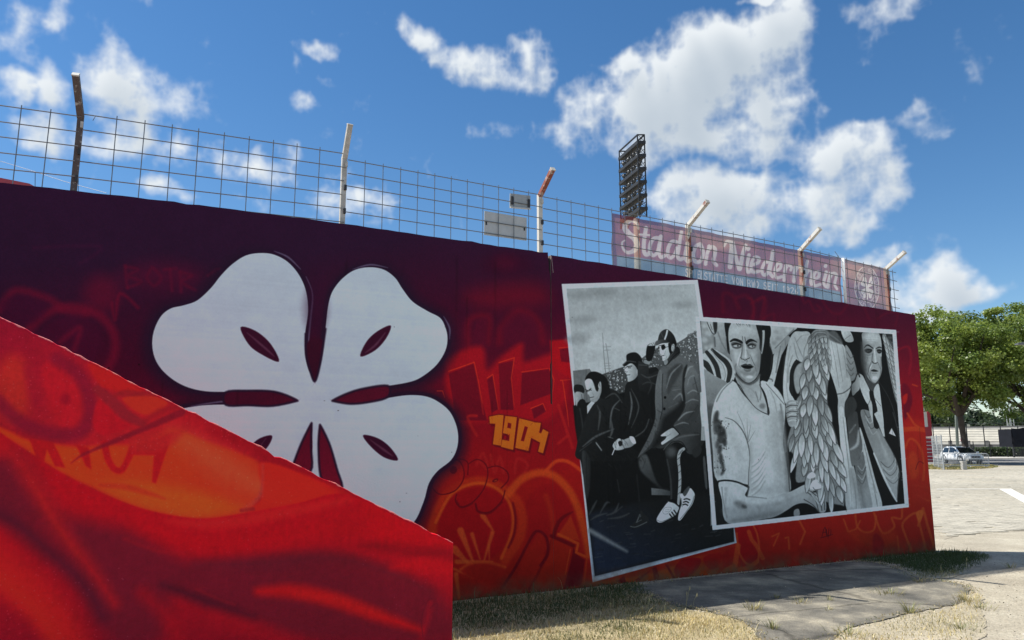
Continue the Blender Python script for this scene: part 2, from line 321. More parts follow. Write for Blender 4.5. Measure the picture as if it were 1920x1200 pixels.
    for p, w in (([(72, 480), (85, 590), (120, 660), (165, 684), (205, 665), (216, 580), (205, 490), (180, 430)], 13), ([(82, 560), (60, 690), (0, 722)], 34), ([(150, 470), (168, 520), (200, 560), (240, 640)], 26), ([(205, 660), (150, 700), (60, 720)], 26), ([(470, 390), (512, 470), (480, 550)], 13), ([(310, 560), (345, 480), (300, 500)], 10), ([(385, 510), (405, 505), (410, 580)], 12), ([(760, 390), (790, 470), (838, 455), (866, 400)], 11), ([(835, 360), (850, 440), (900, 474), (955, 455), (968, 370)], 13), ([(955, 350), (1010, 478), (1085, 440), (1070, 380), (1130, 385), (1135, 330)], 14), ([(1290, 590), (1250, 430), (1222, 350), (1140, 415), (1160, 500), (1195, 585)], 15), ([(1240, 430), (1270, 320), (1300, 430), (1340, 560)], 17), ([(1105, 500), (1115, 590)], 10)):
        Ln(p, w, (186, 66, 30), 5, .8, smooth=len(p) > 4)
    F([(1225, 350), (1255, 330), (1275, 345), (1248, 410)], (192, 80, 34), 5, .9); F([(780, 460), (960, 480), (1080, 460), (1100, 560), (900, 560)], (168, 44, 20), 30, .6)
    F([(950, 500), (975, 480), (1020, 540), (1000, 610), (950, 590)], (128, 10, 22), 8, .7)
    for p in ([(620, 500), (640, 440), (650, 500)], [(625, 475), (648, 472)], [(650, 455), (655, 490), (675, 490), (678, 455)], [(665, 450), (660, 510)], [(610, 510), (690, 488)]): Ln(p, 4, (70, 10, 22), 1.5, .9)
    for p in ([(1230, 230), (1290, 265), (1310, 270)], [(1205, 170), (1300, 185)]): Ln(p, 12, (184, 60, 30), 5, .8)
    c.crop(1680, 560, 3.53)
    F([(20, 860), (215, 850), (235, 1300), (90, 1300)], (164, 30, 22), 40, .8)
    F([(38, 570), (80, 580), (108, 680), (60, 800), (45, 700)], (92, 6, 28), 8, .9); F([(44, 650), (75, 630), (70, 680), (50, 700)], (166, 26, 24), 6, .9)
    for p, w in (([(55, 868), (120, 862), (205, 872)], 30), ([(60, 985), (90, 930), (130, 945), (170, 1010), (185, 1120), (180, 1200)], 16), ([(75, 760), (120, 830), (150, 850)], 14), ([(110, 570), (140, 580)], 9)): Ln(p, w, (182, 58, 28), 6, .7)
    Ln([(15, 340), (80, 320), (100, 400), (85, 500)], 14, (132, 14, 32), 9, .5)
    F([(75, 1060), (110, 1010), (140, 1050), (150, 1160), (100, 1190)], (178, 52, 26), 14, .7); Ln([(130, 1130), (150, 1080), (180, 1090)], 5, (90, 8, 22), 3, .8)
    # -- faint letters in the dark strip along the top
    c.crop(1400, 400, 5.456)
    for p in ([(0, 870), (60, 900), (70, 1080)], [(40, 930), (120, 880), (180, 870), (140, 1080)], [(170, 1080), (270, 1030), (280, 1100)], [(560, 840), (590, 920), (640, 900), (690, 1000), (760, 990), (720, 940)], [(760, 870), (850, 1000), (950, 1030), (1030, 940)], [(1200, 960), (1250, 1080)], [(1340, 1080), (1440, 1020), (1540, 1030), (1520, 1150)]): Ln(p, 26, (112, 8, 30), 14, .2)
    c.crop(1140, 380, 3.4286)
    for p in ([(740, 700), (740, 590), (800, 600), (840, 680)], [(830, 610), (900, 600), (940, 680), (920, 750)], [(960, 630), (1010, 620), (1000, 750)]): Ln(p, 24, (120, 8, 28), 14, .2)
    # the paint gets deeper towards the foot of the wall
    c.A *= np.interp(c.Z, [.2, 1.1, 2.0, 2.8], [.74, .82, .94, 1.0])[..., None].astype(np.float32)
    c.A[..., 0] *= np.interp(c.S, [1, 6, 8.2], [1, .95, .9])
    # -- the white four-leaf emblem: dark airbrushed rim first, then the leaf
    c.crop(260, 440, 2.142)
    leafA = [(707, 592), (682, 545), (668, 480), (668, 400), (680, 310), (672, 230), (645, 165), (600, 112), (545, 82), (490, 75), (430, 85), (375, 120), (330, 165), (290, 215), (235, 265), (180, 285), (130, 297), (92, 325), (65, 375), (54, 430), (62, 490), (90, 540), (140, 585), (200, 615), (270, 630), (350, 632), (440, 628), (530, 630), (590, 645), (637, 668)]
    leafB = [(707, 592), (728, 530), (742, 450), (752, 360), (762, 280), (780, 225), (820, 175), (870, 142), (930, 132), (985, 142), (1030, 175), (1060, 220), (1100, 270), (1160, 308), (1210, 335), (1232, 375), (1240, 420), (1230, 470), (1195, 525), (1140, 570), (1090, 592), (1000, 608), (900, 620), (830, 642), (778, 668)]
    leafC = [(778, 668), (850, 680), (930, 672), (1010, 655), (1090, 645), (1160, 652), (1215, 680), (1255, 720), (1280, 785), (1280, 850), (1255, 905), (1200, 950), (1165, 1000), (1145, 1070), (1105, 1155), (1040, 1190), (960, 1160), (890, 1110), (840, 1060), (812, 1005), (795, 940), (765, 840), (728, 765)]
    leafD = [(637, 668), (580, 682), (500, 688), (400, 684), (300, 684), (230, 690), (160, 705), (110, 745), (95, 820), (120, 890), (190, 940), (240, 1010), (300, 1090), (400, 1120), (500, 1080), (580, 1010), (620, 920), (650, 850), (694, 760)]
    stem = [(694, 760), (728, 765), (722, 850), (735, 980), (760, 1120), (720, 1160), (690, 1100), (690, 950), (698, 850)]
    RIM = (30, 14, 34)
    def sub(p, n=3): return spline(p, True, n)
    for lf, dx in ((leafA, -14), (leafB, 8), (leafC, 8), (leafD, -10)):
        q = np.array(lf[1:-1], float); q = np.vstack([q, q[-1:]])
        c.line(q+(dx, 6), 62, RIM, 30, .75); c.line(lf[1:-1], 30, RIM, 7, .95)
    for e in ([(672, 170), (698, 240), (690, 340), (682, 440), (690, 500)], [(545, 68), (600, 92), (650, 140)], [(860, 140), (930, 122), (1000, 134)], [(1225, 330), (1248, 375), (1248, 420)], [(210, 690), (330, 672), (440, 670)]): c.line(e, [2, 7, 2], (92, 84, 112), 3, .7)
    WH = ('g', (600, 80), (152, 164, 181), (700, 1100), (164, 177, 196))
    for lf in (leafA, leafB, leafC, leafD, stem):
        F(lf, WH, 1.6)
    F([(637, 668), (707, 592), (778, 668), (765, 730), (728, 765), (694, 760), (660, 710)], (160, 172, 190), 6, smooth=False)
    for slit, gl in (([(409, 373), (470, 388), (530, 440), (563, 511), (490, 480), (440, 440)], [(435, 395), (500, 450), (545, 490)]), ([(1012, 366), (995, 415), (950, 465), (890, 490), (915, 430), (960, 388)], [(990, 395), (950, 445), (910, 475)]), ([(901, 806), (960, 818), (1010, 855), (1041, 906), (985, 895), (930, 850)], [(930, 825), (985, 865), (1020, 890)]), ([(534, 807), (520, 850), (470, 900), (400, 950), (430, 880), (475, 825)], [(510, 820), (480, 860)])):
        F(slit, (46, 10, 32), 2.5); c.line(gl, [2, 9, 2], (86, 50, 72), 4, .7)
    for wdg in ([(637, 668), (590, 645), (530, 630), (440, 628), (350, 634), (350, 684), (440, 686), (540, 688)], [(778, 668), (830, 642), (900, 620), (1000, 608), (1000, 652), (930, 672), (850, 680)], [(694, 758), (655, 835), (622, 920), (610, 960), (690, 950), (692, 850)], [(728, 765), (765, 840), (795, 940), (815, 1020), (738, 990), (722, 860)]):
        F(wdg, ('g', (600, 600), (56, 8, 30), (760, 1000), (96, 12, 34)), 5); c.line(wdg+wdg[:1], 9, RIM, 4, .95)
    F([(707, 592), (682, 540), (668, 470), (690, 420), (735, 420), (742, 455), (728, 530)], (46, 8, 28), 3)
    c.line([(670, 400), (672, 480), (690, 550), (707, 590), (725, 535), (740, 450), (750, 380)], 9, RIM, 4, .95)
    c.oval(710, 300, 45, 100, (40, 10, 36), 30, .5)
    # weathering of the white
    m = (c.A.min(-1) > 0.52) & (c.S < 0.5)
    c.A += ((vnoise(c.h, c.w, 46, 9, 4, .6)*0.035+vnoise(c.h, 3, 5, 19, 2)[:, :1]*.02+vnoise(c.h, c.w, 240, 29, 2)*.05)*m)[..., None]
    paint_bench_picture(c); paint_statue_picture(c)
    # plaster mottling, runs and small knocks
    c.A *= (1+vnoise(c.h, c.w, 26, 11, 4, .7)*np.where(c.A.min(-1) > .4, .05, .10)+vnoise(c.h, c.w, 3, 13, 2, .7)*np.where(c.A.min(-1) > .4, .03, .12)+vnoise(c.h, c.w, 300, 12, 2)*0.10)[..., None]
    r = np.random.default_rng(5)
    for k in range(130):
        i, j = int(r.integers(0, c.h-6)), int(r.integers(0, c.w-6)); hh, ww = int(r.integers(1, 4)), int(r.integers(1, 4))
        c.A[i:i+hh, j:j+ww] *= r.choice([0.55, 0.7, 1.35])
    rw_ = np.random.default_rng(15)
    for k in range(46):                            # runs of rain and old drips
        s_ = rw_.uniform(-6, 8.2); z1 = rw_.uniform(1.2, 3.9); L_ = rw_.uniform(.3, 1.6); w_ = rw_.uniform(.006, .02)
        g_ = np.exp(-((c.S[0]-s_)/w_)**2)[None]*(np.clip((z1-c.Z[:, :1])/.08, 0, 1)*np.clip((c.Z[:, :1]-z1+L_)/L_, 0, 1)); c.A *= (1-.16*g_*(c.A.min(-1) < .45))[..., None]
    foot = np.clip(1-(c.Z-0.02)/(.20+.22*vnoise(c.h, c.w, 90, 22, 3)), 0, 1)*(0.6+1.4*vnoise(c.h, c.w, 24, 21, 4, .7))
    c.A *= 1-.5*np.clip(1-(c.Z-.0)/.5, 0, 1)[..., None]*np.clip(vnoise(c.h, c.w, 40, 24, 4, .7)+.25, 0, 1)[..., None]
    c.A += (np.array([70, 52, 40], np.float32)/255-c.A)*np.clip(foot, 0, .8)[..., None]
    return c

def paint_bench_picture(c):                        # tall grey picture: men in dark coats on a bench at a ground
    F = c.fill
    def Ln(pts, w, g, *a, **k): c.line(pts, w, g*1.3 if isinstance(g, (int, float)) and 36 <= g <= 112 else g, *a, **k)
    c.crop(0, 0, 1.0)
    F([(1053, 533), (1308, 525), (1381, 1018), (1111, 1092)], (166, 178, 196), .7, smooth=False)
    F([(1062, 542), (1302, 533), (1371, 1012), (1117, 1080)], ('g', (1100, 540), 138, (1150, 700), 164), .6, smooth=False)
    # cloudy sky
    for x, y, rx, ry, g, a in ((1110, 552, 45, 7, 108, .6), (1130, 545, 30, 5, 116, .6), (1090, 600, 26, 5, 112, .6), (1085, 636, 24, 9, 116, .6), (1200, 600, 60, 20, 160, .6), (1232, 597, 10, 9, 126, .5), (1280, 572, 14, 4, 100, .6), (1276, 571, 26, 5, 128, .5), (1150, 640, 50, 18, 172, .5), (1240, 650, 60, 24, 174, .5), (1120, 670, 25, 14, 152, .4), (1215, 555, 70, 8, 132, .4)): c.oval(x, y, rx, ry, g, 9, a, -.05)
    # terraces full of people
    c.crop(1150, 600, 4.615)
    crowd = [(-150, 490), (0, 436), (100, 402), (250, 330), (300, 290), (360, 250), (560, 196), (640, 146), (715, 104), (745, 300), (770, 620), (600, 700), (300, 640), (150, 640), (0, 720), (-120, 700)]
    F(crowd, ('g', (0, 600), 58, (600, 200), 74), 4, smooth=False)
    r = random.Random(3)
    for k in range(620):
        x = r.uniform(-130, 735); y = np.interp(x, [-150, 0, 100, 250, 300, 360, 560, 640, 715, 745], [490, 436, 402, 330, 290, 250, 196, 146, 104, 300])+6+r.random()**1.3*260
        c.oval(x, y, r.uniform(2.5, 6), r.uniform(3, 8), r.choice([44, 50, 96, 120, 145, 170, 190]), 2.5, .9)
    for k in range(14): Ln([(640+k*8, 150-k*4), (644+k*8, 132-k*4+r.uniform(-6, 6))], 6, 52, 2, .8)
    c.crop(1050, 520, 3.528)
    F([(85, 620), (195, 606), (218, 640), (250, 840), (100, 850)], 92, 2, smooth=False)
    Ln([(281, 372), (290, 520), (301, 632)], [3, 5, 6], 84, 2); Ln([(303, 440), (318, 540), (326, 632)], 5, 88, 2)
    for y in (462, 484, 570, 588, 606): Ln([(292, y), (335, y-2)], 3.5, 92, 2)
    # dark lower half
    F([(85, 850), (180, 830), (430, 760), (640, 700), (640, 1200), (150, 1300), (100, 1000)], 19, 6, smooth=False)
    c.crop(1080, 800, 4.0)
    F([(20, 80), (1000, 60), (1010, 740), (1180, 740), (1185, 862), (140, 1122)], 17, 3, smooth=False)
    F([(95, 650), (500, 560), (1000, 500), (1008, 742), (1180, 750), (1184, 860), (142, 1118)], ('g', (600, 600), 22, (300, 1080), (30, 36, 52)), 30, smooth=False)
    for k in range(80):
        x = r.uniform(130, 1160); y = r.uniform(700, 1080)
        if y < 1090-.26*(x-140): Ln([(x, y), (x+r.uniform(15, 60), y-r.uniform(0, 14))], r.uniform(3, 8), r.choice([34, 40, 26, 46]), 5, .5)
    Ln([(105, 780), (220, 845), (380, 935)], [34, 30, 18], 84, 16, .85)
    # far left man, cut by the frame
    c.crop(1050, 520, 3.528)
    F([(95, 715), (148, 717), (158, 765), (98, 768)], 26, 2); F([(100, 765), (148, 765), (156, 800), (130, 850), (108, 852)], ('g', (100, 800), 150, (156, 800), 112), 3); c.oval(147, 790, 8, 20, 120, 2); Ln([(141, 775), (146, 805)], 3, 50, 2)
    F([(108, 860), (175, 838), (185, 1190), (130, 1200)], 22, 3); Ln([(130, 870), (150, 1000), (140, 1150)], 8, 40, 6, .7)
    # bald man leaning forward
    F([(110, 1115), (150, 1000), (180, 900), (240, 822), (330, 740), (412, 796), (440, 900), (430, 1060), (520, 1200), (140, 1210)], ('g', (200, 850), 30, (420, 1000), 20), 3)
    F([(165, 684), (190, 634), (240, 626), (300, 660), (326, 720), (330, 800), (270, 800), (240, 750), (215, 690)], 20, 3)
    F([(164, 690), (185, 672), (212, 682), (232, 735), (246, 700), (268, 692), (274, 735), (268, 775), (246, 818), (214, 832), (200, 812), (196, 790), (180, 770), (172, 735)], ('g', (170, 720), 176, (265, 780), 128), 3)
    F([(232, 735), (244, 690), (262, 690), (250, 755)], 22, 3); c.oval(261, 714, 9, 20, 150, 2, 1, .15); Ln([(258, 700), (264, 722)], 4, 62, 2)
    Ln([(166, 742), (190, 752), (204, 736)], 6, 40, 2); Ln([(175, 756), (186, 752)], 6, 24, 2); Ln([(192, 742), (206, 748)], 5, 30, 2); Ln([(180, 758), (178, 776), (190, 780)], 4, 70, 2); Ln([(198, 798), (222, 792)], 5, 44, 2); Ln([(214, 765), (226, 790)], 4, 96, 3, .8); Ln([(205, 816), (240, 800), (262, 770)], 6, 92, 4, .6)
    F([(178, 852), (205, 822), (230, 831), (214, 850), (180, 905)], 172, 2, smooth=False)
    for p, w, g in (([(330, 1000), (336, 920), (352, 860), (396, 812)], 12, 66), ([(150, 1120), (240, 1052), (356, 1004)], 14, 56), ([(246, 850), (264, 905), (252, 1010)], 14, 50), ([(300, 800), (360, 770), (410, 830)], 10, 46), ([(334, 930), (345, 1010), (330, 1060)], 16, 50), ([(240, 1100), (275, 1142)], 8, 110), ([(318, 1056), (350, 1066)], 6, 84), ([(350, 862), (392, 880)], 8, 58), ([(130, 1150), (210, 1090)], 9, 46)): Ln(p, [w*.4, w, w*.4], g, 5, .9)
    # man with a dark hat, smoking
    F([(425, 790), (440, 704), (520, 652), (600, 600), (660, 640), (700, 1000), (560, 1060), (480, 1035), (462, 980), (432, 900)], ('g', (430, 800), 24, (640, 900), 18), 3)
    F([(428, 592), (440, 586), (470, 568), (500, 585), (514, 630), (496, 672), (452, 692), (446, 668), (438, 640), (428, 628)], ('g', (430, 630), 178, (510, 640), 120), 3)
    F([(414, 578), (438, 558), (442, 512), (500, 498), (540, 538), (542, 600), (520, 650), (505, 600), (470, 570), (428, 590)], 20, 3); Ln([(418, 580), (445, 556), (500, 562)], 6, 52, 3, .8)
    Ln([(442, 592), (474, 588)], 6, 30, 2); Ln([(450, 600), (466, 600)], 6, 36, 2); Ln([(430, 602), (438, 598)], 5, 40, 2); Ln([(430, 622), (436, 628), (446, 626)], 4, 70, 2); Ln([(440, 648), (462, 646)], 5, 46, 2); Ln([(470, 625), (478, 660)], 5, 110, 4, .7); c.oval(508, 626, 6, 16, 140, 2)
    Ln([(462, 760), (474, 850), (452, 975)], [4, 12, 3], 62, 5); Ln([(470, 740), (520, 860), (470, 1000)], [3, 9, 3], 44, 5); Ln([(588, 940), (560, 1010), (500, 1055)], 8, 44, 5)
    F([(348, 1110), (385, 1068), (420, 1075), (462, 1062), (498, 1092), (470, 1122), (430, 1132), (405, 1142), (365, 1142)], ('g', (360, 1080), 172, (450, 1130), 118), 2.5)
    c.oval(398, 1100, 15, 18, 26, 3); Ln([(372, 1085), (385, 1110), (380, 1130)], 7, 176, 2); Ln([(360, 1098), (368, 1130)], 4, 70, 2); Ln([(420, 1080), (445, 1110)], 4, 96, 3, .7); F([(458, 1056), (488, 1058), (502, 1098), (478, 1098)], 186, 2); Ln([(362, 1132), (345, 1174)], 6, 190, 2)
    # raised arm and glove of the tall man
    c.crop(1150, 600, 4.615)
    F([(214, 372), (240, 365), (300, 384), (312, 470), (392, 446), (400, 620), (250, 620), (214, 560)], ('g', (215, 400), 40, (390, 600), 20), 4)
    for p, g in (([(222, 390), (290, 395)], 62), ([(240, 470), (300, 500), (390, 470)], 50), ([(250, 560), (300, 540), (370, 560)], 40), ([(300, 500), (330, 560), (300, 640)], 36)): Ln(p, [4, 12, 4], g, 7, .9)
    F([(270, 352), (320, 345), (312, 384), (268, 376)], 120, 3); F([(290, 232), (335, 200), (362, 204), (356, 270), (326, 352), (284, 342)], 18, 2.5); F([(300, 222), (322, 205), (360, 190), (372, 214), (348, 224), (318, 226)], 156, 3); Ln([(330, 205), (340, 222)], 3, 40, 2); Ln([(345, 200), (356, 216)], 3, 40, 2)
    # tall man: coat
    F([(400, 440), (440, 395), (500, 358), (590, 318), (700, 398), (735, 520), (745, 720), (762, 1040), (660, 1130), (560, 1040), (430, 1110), (330, 1110), (222, 1184), (310, 1020), (362, 860), (360, 700), (366, 560)], ('g', (420, 500), 78, (600, 1040), 44), 4)
    F([(440, 840), (560, 740), (640, 620), (610, 800), (520, 930), (400, 1080), (330, 1100), (400, 960)], 24, 26)
    F([(470, 460), (560, 380), (600, 420), (520, 560), (470, 640)], 50, 14, .9); Ln([(460, 590), (500, 470), (580, 390)], [4, 14, 6], 88, 7, .8)
    F([(394, 440), (426, 468), (420, 620), (424, 760), (402, 860), (330, 1060), (222, 1184), (216, 1176), (310, 1000), (364, 840), (360, 700), (368, 560)], ('g', (400, 460), 92, (300, 1060), 72), 4)
    Ln([(426, 470), (420, 620), (424, 760), (404, 860)], 5, 26, 3)
    F([(612, 480), (650, 396), (715, 440), (745, 560), (742, 800), (640, 950), (566, 992), (518, 920), (580, 830), (624, 740), (616, 620)], ('g', (600, 600), 88, (740, 760), 48), 5)
    F([(600, 470), (640, 390), (612, 560), (618, 660), (596, 760)], 24, 8, .9)
    for p, w, g in (([(620, 500), (650, 420), (690, 400)], 14, 96), ([(640, 640), (690, 610), (735, 630)], 14, 92), ([(624, 720), (680, 690), (735, 700)], 12, 84), ([(560, 870), (620, 810), (700, 790)], 14, 90), ([(530, 915), (600, 890), (650, 900)], 12, 82), ([(640, 560), (660, 500), (700, 480)], 12, 88), ([(500, 580), (560, 575)], 8, 40), ([(510, 610), (580, 600)], 10, 84), ([(520, 690), (580, 640), (600, 700)], 16, 84), ([(700, 500), (735, 640)], 16, 30), ([(650, 860), (730, 740)], 14, 34), ([(690, 560), (720, 540)], 8, 36), ([(480, 760), (560, 720)], 18, 60)): Ln(p, [w*.3, w, w*.3], g, 7, .85)
    c.oval(447, 672, 11, 12, 14, 2); c.oval(440, 770, 11, 12, 14, 2)
    F([(428, 372), (470, 320), (540, 240), (566, 240), (574, 292), (500, 360), (448, 402)], ('g', (450, 380), 52, (570, 250), 22), 4); Ln([(470, 385), (520, 320), (570, 280)], 6, 16, 3); Ln([(450, 360), (520, 280)], 6, 48, 4)
    # head
    F([(394, 222), (420, 200), (470, 195), (492, 250), (488, 300), (468, 336), (436, 358), (424, 342), (420, 318), (404, 302), (398, 262)], ('g', (400, 280), 192, (490, 290), 150), 3)
    F([(386, 190), (398, 125), (430, 90), (470, 84), (520, 130), (546, 200), (540, 246), (510, 220), (480, 196), (440, 172)], ('g', (400, 130), 40, (530, 200), 18), 3)
    F([(360, 204), (378, 180), (440, 170), (484, 196), (420, 204), (370, 224)], ('g', (370, 190), 74, (480, 195), 30), 2.5); Ln([(466, 94), (458, 130), (445, 166)], 15, 164, 3); Ln([(410, 110), (430, 150)], 8, 52, 5, .7)
    F([(414, 226), (436, 216), (452, 240), (428, 262), (416, 250)], 16, 4); c.oval(393, 242, 7, 11, 22, 3); Ln([(392, 226), (440, 214)], 5, 30, 2); Ln([(452, 238), (478, 232)], 3, 30, 2)
    Ln([(402, 255), (400, 292), (414, 300)], 4, 84, 2); Ln([(412, 314), (438, 308)], 6, 36, 2); Ln([(440, 285), (448, 310)], 4, 96, 3); Ln([(450, 270), (460, 330)], 5, 120, 4, .7); Ln([(425, 340), (460, 330)], 5, 130, 4, .7); Ln([(425, 262), (440, 274)], 3, 110, 2)
    F([(474, 206), (500, 214), (504, 292), (484, 282)], 18, 3); c.oval(516, 242, 15, 34, 150, 3, 1, .1); Ln([(508, 220), (524, 222), (526, 255), (512, 274)], 4, 50, 2); Ln([(514, 235), (516, 260)], 4, 70, 2)
    F([(436, 358), (462, 340), (470, 370), (446, 392)], 120, 4)
    # hand and lower coat
    F([(410, 1000), (440, 975), (482, 948), (520, 938), (566, 980), (534, 1012), (470, 1052), (424, 1080), (413, 1062), (446, 1034), (458, 1008), (420, 1008)], ('g', (420, 1000), 178, (550, 1000), 126), 3); Ln([(460, 1010), (500, 985)], 4, 84, 2); Ln([(450, 1040), (510, 1010)], 4, 110, 2, .8); Ln([(514, 922), (545, 955), (574, 988)], 9, 18, 3)
    c.crop(1080, 800, 4.0)
    F([(656, 178), (680, 140), (740, 100), (800, 60), (900, 40), (962, 90), (940, 150), (880, 205), (832, 196), (806, 140), (740, 118)], ('g', (700, 120), 74, (940, 150), 30), 5); Ln([(660, 180), (720, 118), (790, 116), (832, 180)], 7, 24, 3); Ln([(720, 100), (820, 70), (920, 60)], [4, 14, 4], 66, 8, .8)
    F([(668, 190), (700, 140), (780, 130), (800, 180), (770, 300), (770, 560), (715, 560), (706, 420)], ('g', (670, 240), 34, (780, 240), 17), 5); c.oval(715, 190, 34, 36, 72, 24, .85); Ln([(682, 250), (708, 400), (714, 540)], 12, 46, 7, .8)
    F([(470, 250), (500, 212), (540, 230), (600, 400), (650, 460), (690, 470), (690, 520), (600, 440), (520, 370), (480, 320)], ('g', (480, 280), 68, (640, 460), 32), 12); F([(560, 230), (660, 220), (700, 440), (620, 420)], 18, 14)
    F([(564, 460), (640, 468), (706, 484), (706, 516), (566, 513)], ('g', (565, 490), 90, (706, 490), 56), 3, smooth=False)
    Ln([(806, 168), (780, 190), (768, 245), (776, 330), (778, 430), (766, 580)], [24, 26, 22, 20, 22, 18], 108, 3)
    for y, x in ((185, 790), (205, 776), (240, 768), (290, 772), (340, 776), (400, 777), (450, 775), (500, 772)): Ln([(x-9, y+8), (x+9, y-8)], 5, 40, 2, .8)
    F([(604, 692), (626, 650), (650, 615), (690, 566), (726, 566), (770, 604), (764, 630), (744, 664), (690, 696), (640, 719), (612, 715)], ('g', (620, 640), 196, (760, 660), 160), 2)
    for p in ([(702, 656), (720, 682)], [(718, 642), (737, 670)], [(734, 628), (752, 652)]): Ln(p, 10, 20, 2)
    Ln([(606, 700), (640, 712), (700, 688), (762, 640)], 4, 70, 2); Ln([(660, 610), (690, 604), (715, 612), (690, 650), (660, 655), (650, 635), (662, 610)], 3, 84, 2); Ln([(690, 560), (712, 580)], 4, 190, 2); Ln([(668, 625), (700, 620)], 3, 90, 2); Ln([(665, 640), (696, 634)], 3, 90, 2); F([(690, 560), (735, 545), (770, 600), (735, 575)], 16, 3)
    F([(764, 692), (776, 630), (790, 580), (780, 512), (800, 503), (816, 522), (850, 464), (874, 478), (890, 515), (872, 580), (822, 650), (782, 702)], ('g', (790, 560), 198, (880, 560), 164), 2)
    for p in ([(810, 546), (830, 541), (852, 549)], [(806, 567), (826, 562), (842, 570)], [(803, 586), (820, 582), (836, 590)]): Ln(p, 10, 20, 2)
    Ln([(778, 696), (824, 640), (868, 575), (886, 520)], 4, 60, 2); Ln([(790, 540), (795, 600)], 8, 70, 3, .8); F([(800, 500), (840, 450), (852, 464), (820, 520)], 60, 4)
    F([(404, 746), (440, 716), (470, 660), (488, 630), (510, 655), (546, 692), (530, 724), (470, 757), (420, 762)], 30, 3); Ln([(408, 748), (450, 752), (530, 716)], 5, 66, 3); Ln([(455, 715), (478, 660)], 7, 66, 4); Ln([(450, 720), (490, 700)], 4, 62, 3); c.oval(478, 672, 10, 8, 60, 3)
    for p in ([(100, 660), (130, 600), (155, 555)], [(180, 650), (225, 575), (250, 570)], [(110, 700), (160, 670), (230, 650)], [(230, 665), (290, 640), (320, 575)], [(240, 690), (330, 680), (400, 650)], [(300, 640), (345, 600)]): Ln(p, [6, 16, 6], 44, 7, .8)
    F([(45, 190), (104, 240), (106, 420), (82, 545), (62, 450)], ('g', (50, 300), 48, (106, 300), 30), 7); Ln([(310, 400), (325, 490)], 7, 34, 5); Ln([(455, 360), (475, 560)], 8, 30, 6); Ln([(150, 120), (190, 180)], 7, 120, 4, .8)
    F([(940, 0), (966, 0), (968, 106), (936, 104)], 128, 3, smooth=False); F([(868, 190), (900, 150), (940, 160), (930, 210), (890, 232)], 34, 5); F([(952, 250), (968, 240), (985, 448), (968, 445)], 60, 4)
    r2 = random.Random(31); c.crop(1050, 520, 3.528)
    for k in range(120):                           # creases of the dark coats
        x, y = r2.uniform(150, 640), r2.uniform(820, 1250); a = r2.gauss(1.2, .5); l = r2.uniform(15, 60); Ln([(x, y), (x+math.cos(a)*l*.5+4, y+math.sin(a)*l*.5), (x+math.cos(a)*l, y+math.sin(a)*l)], [1, r2.uniform(3, 8), 1], r2.choice([8, 30, 34, 27]), 5, .5)

def vnoice2(h, w):
    return vnoise(h, w, 7, 51, 3, .6)*.15+vnoise(h, w, 40, 52, 3, .6)*.09

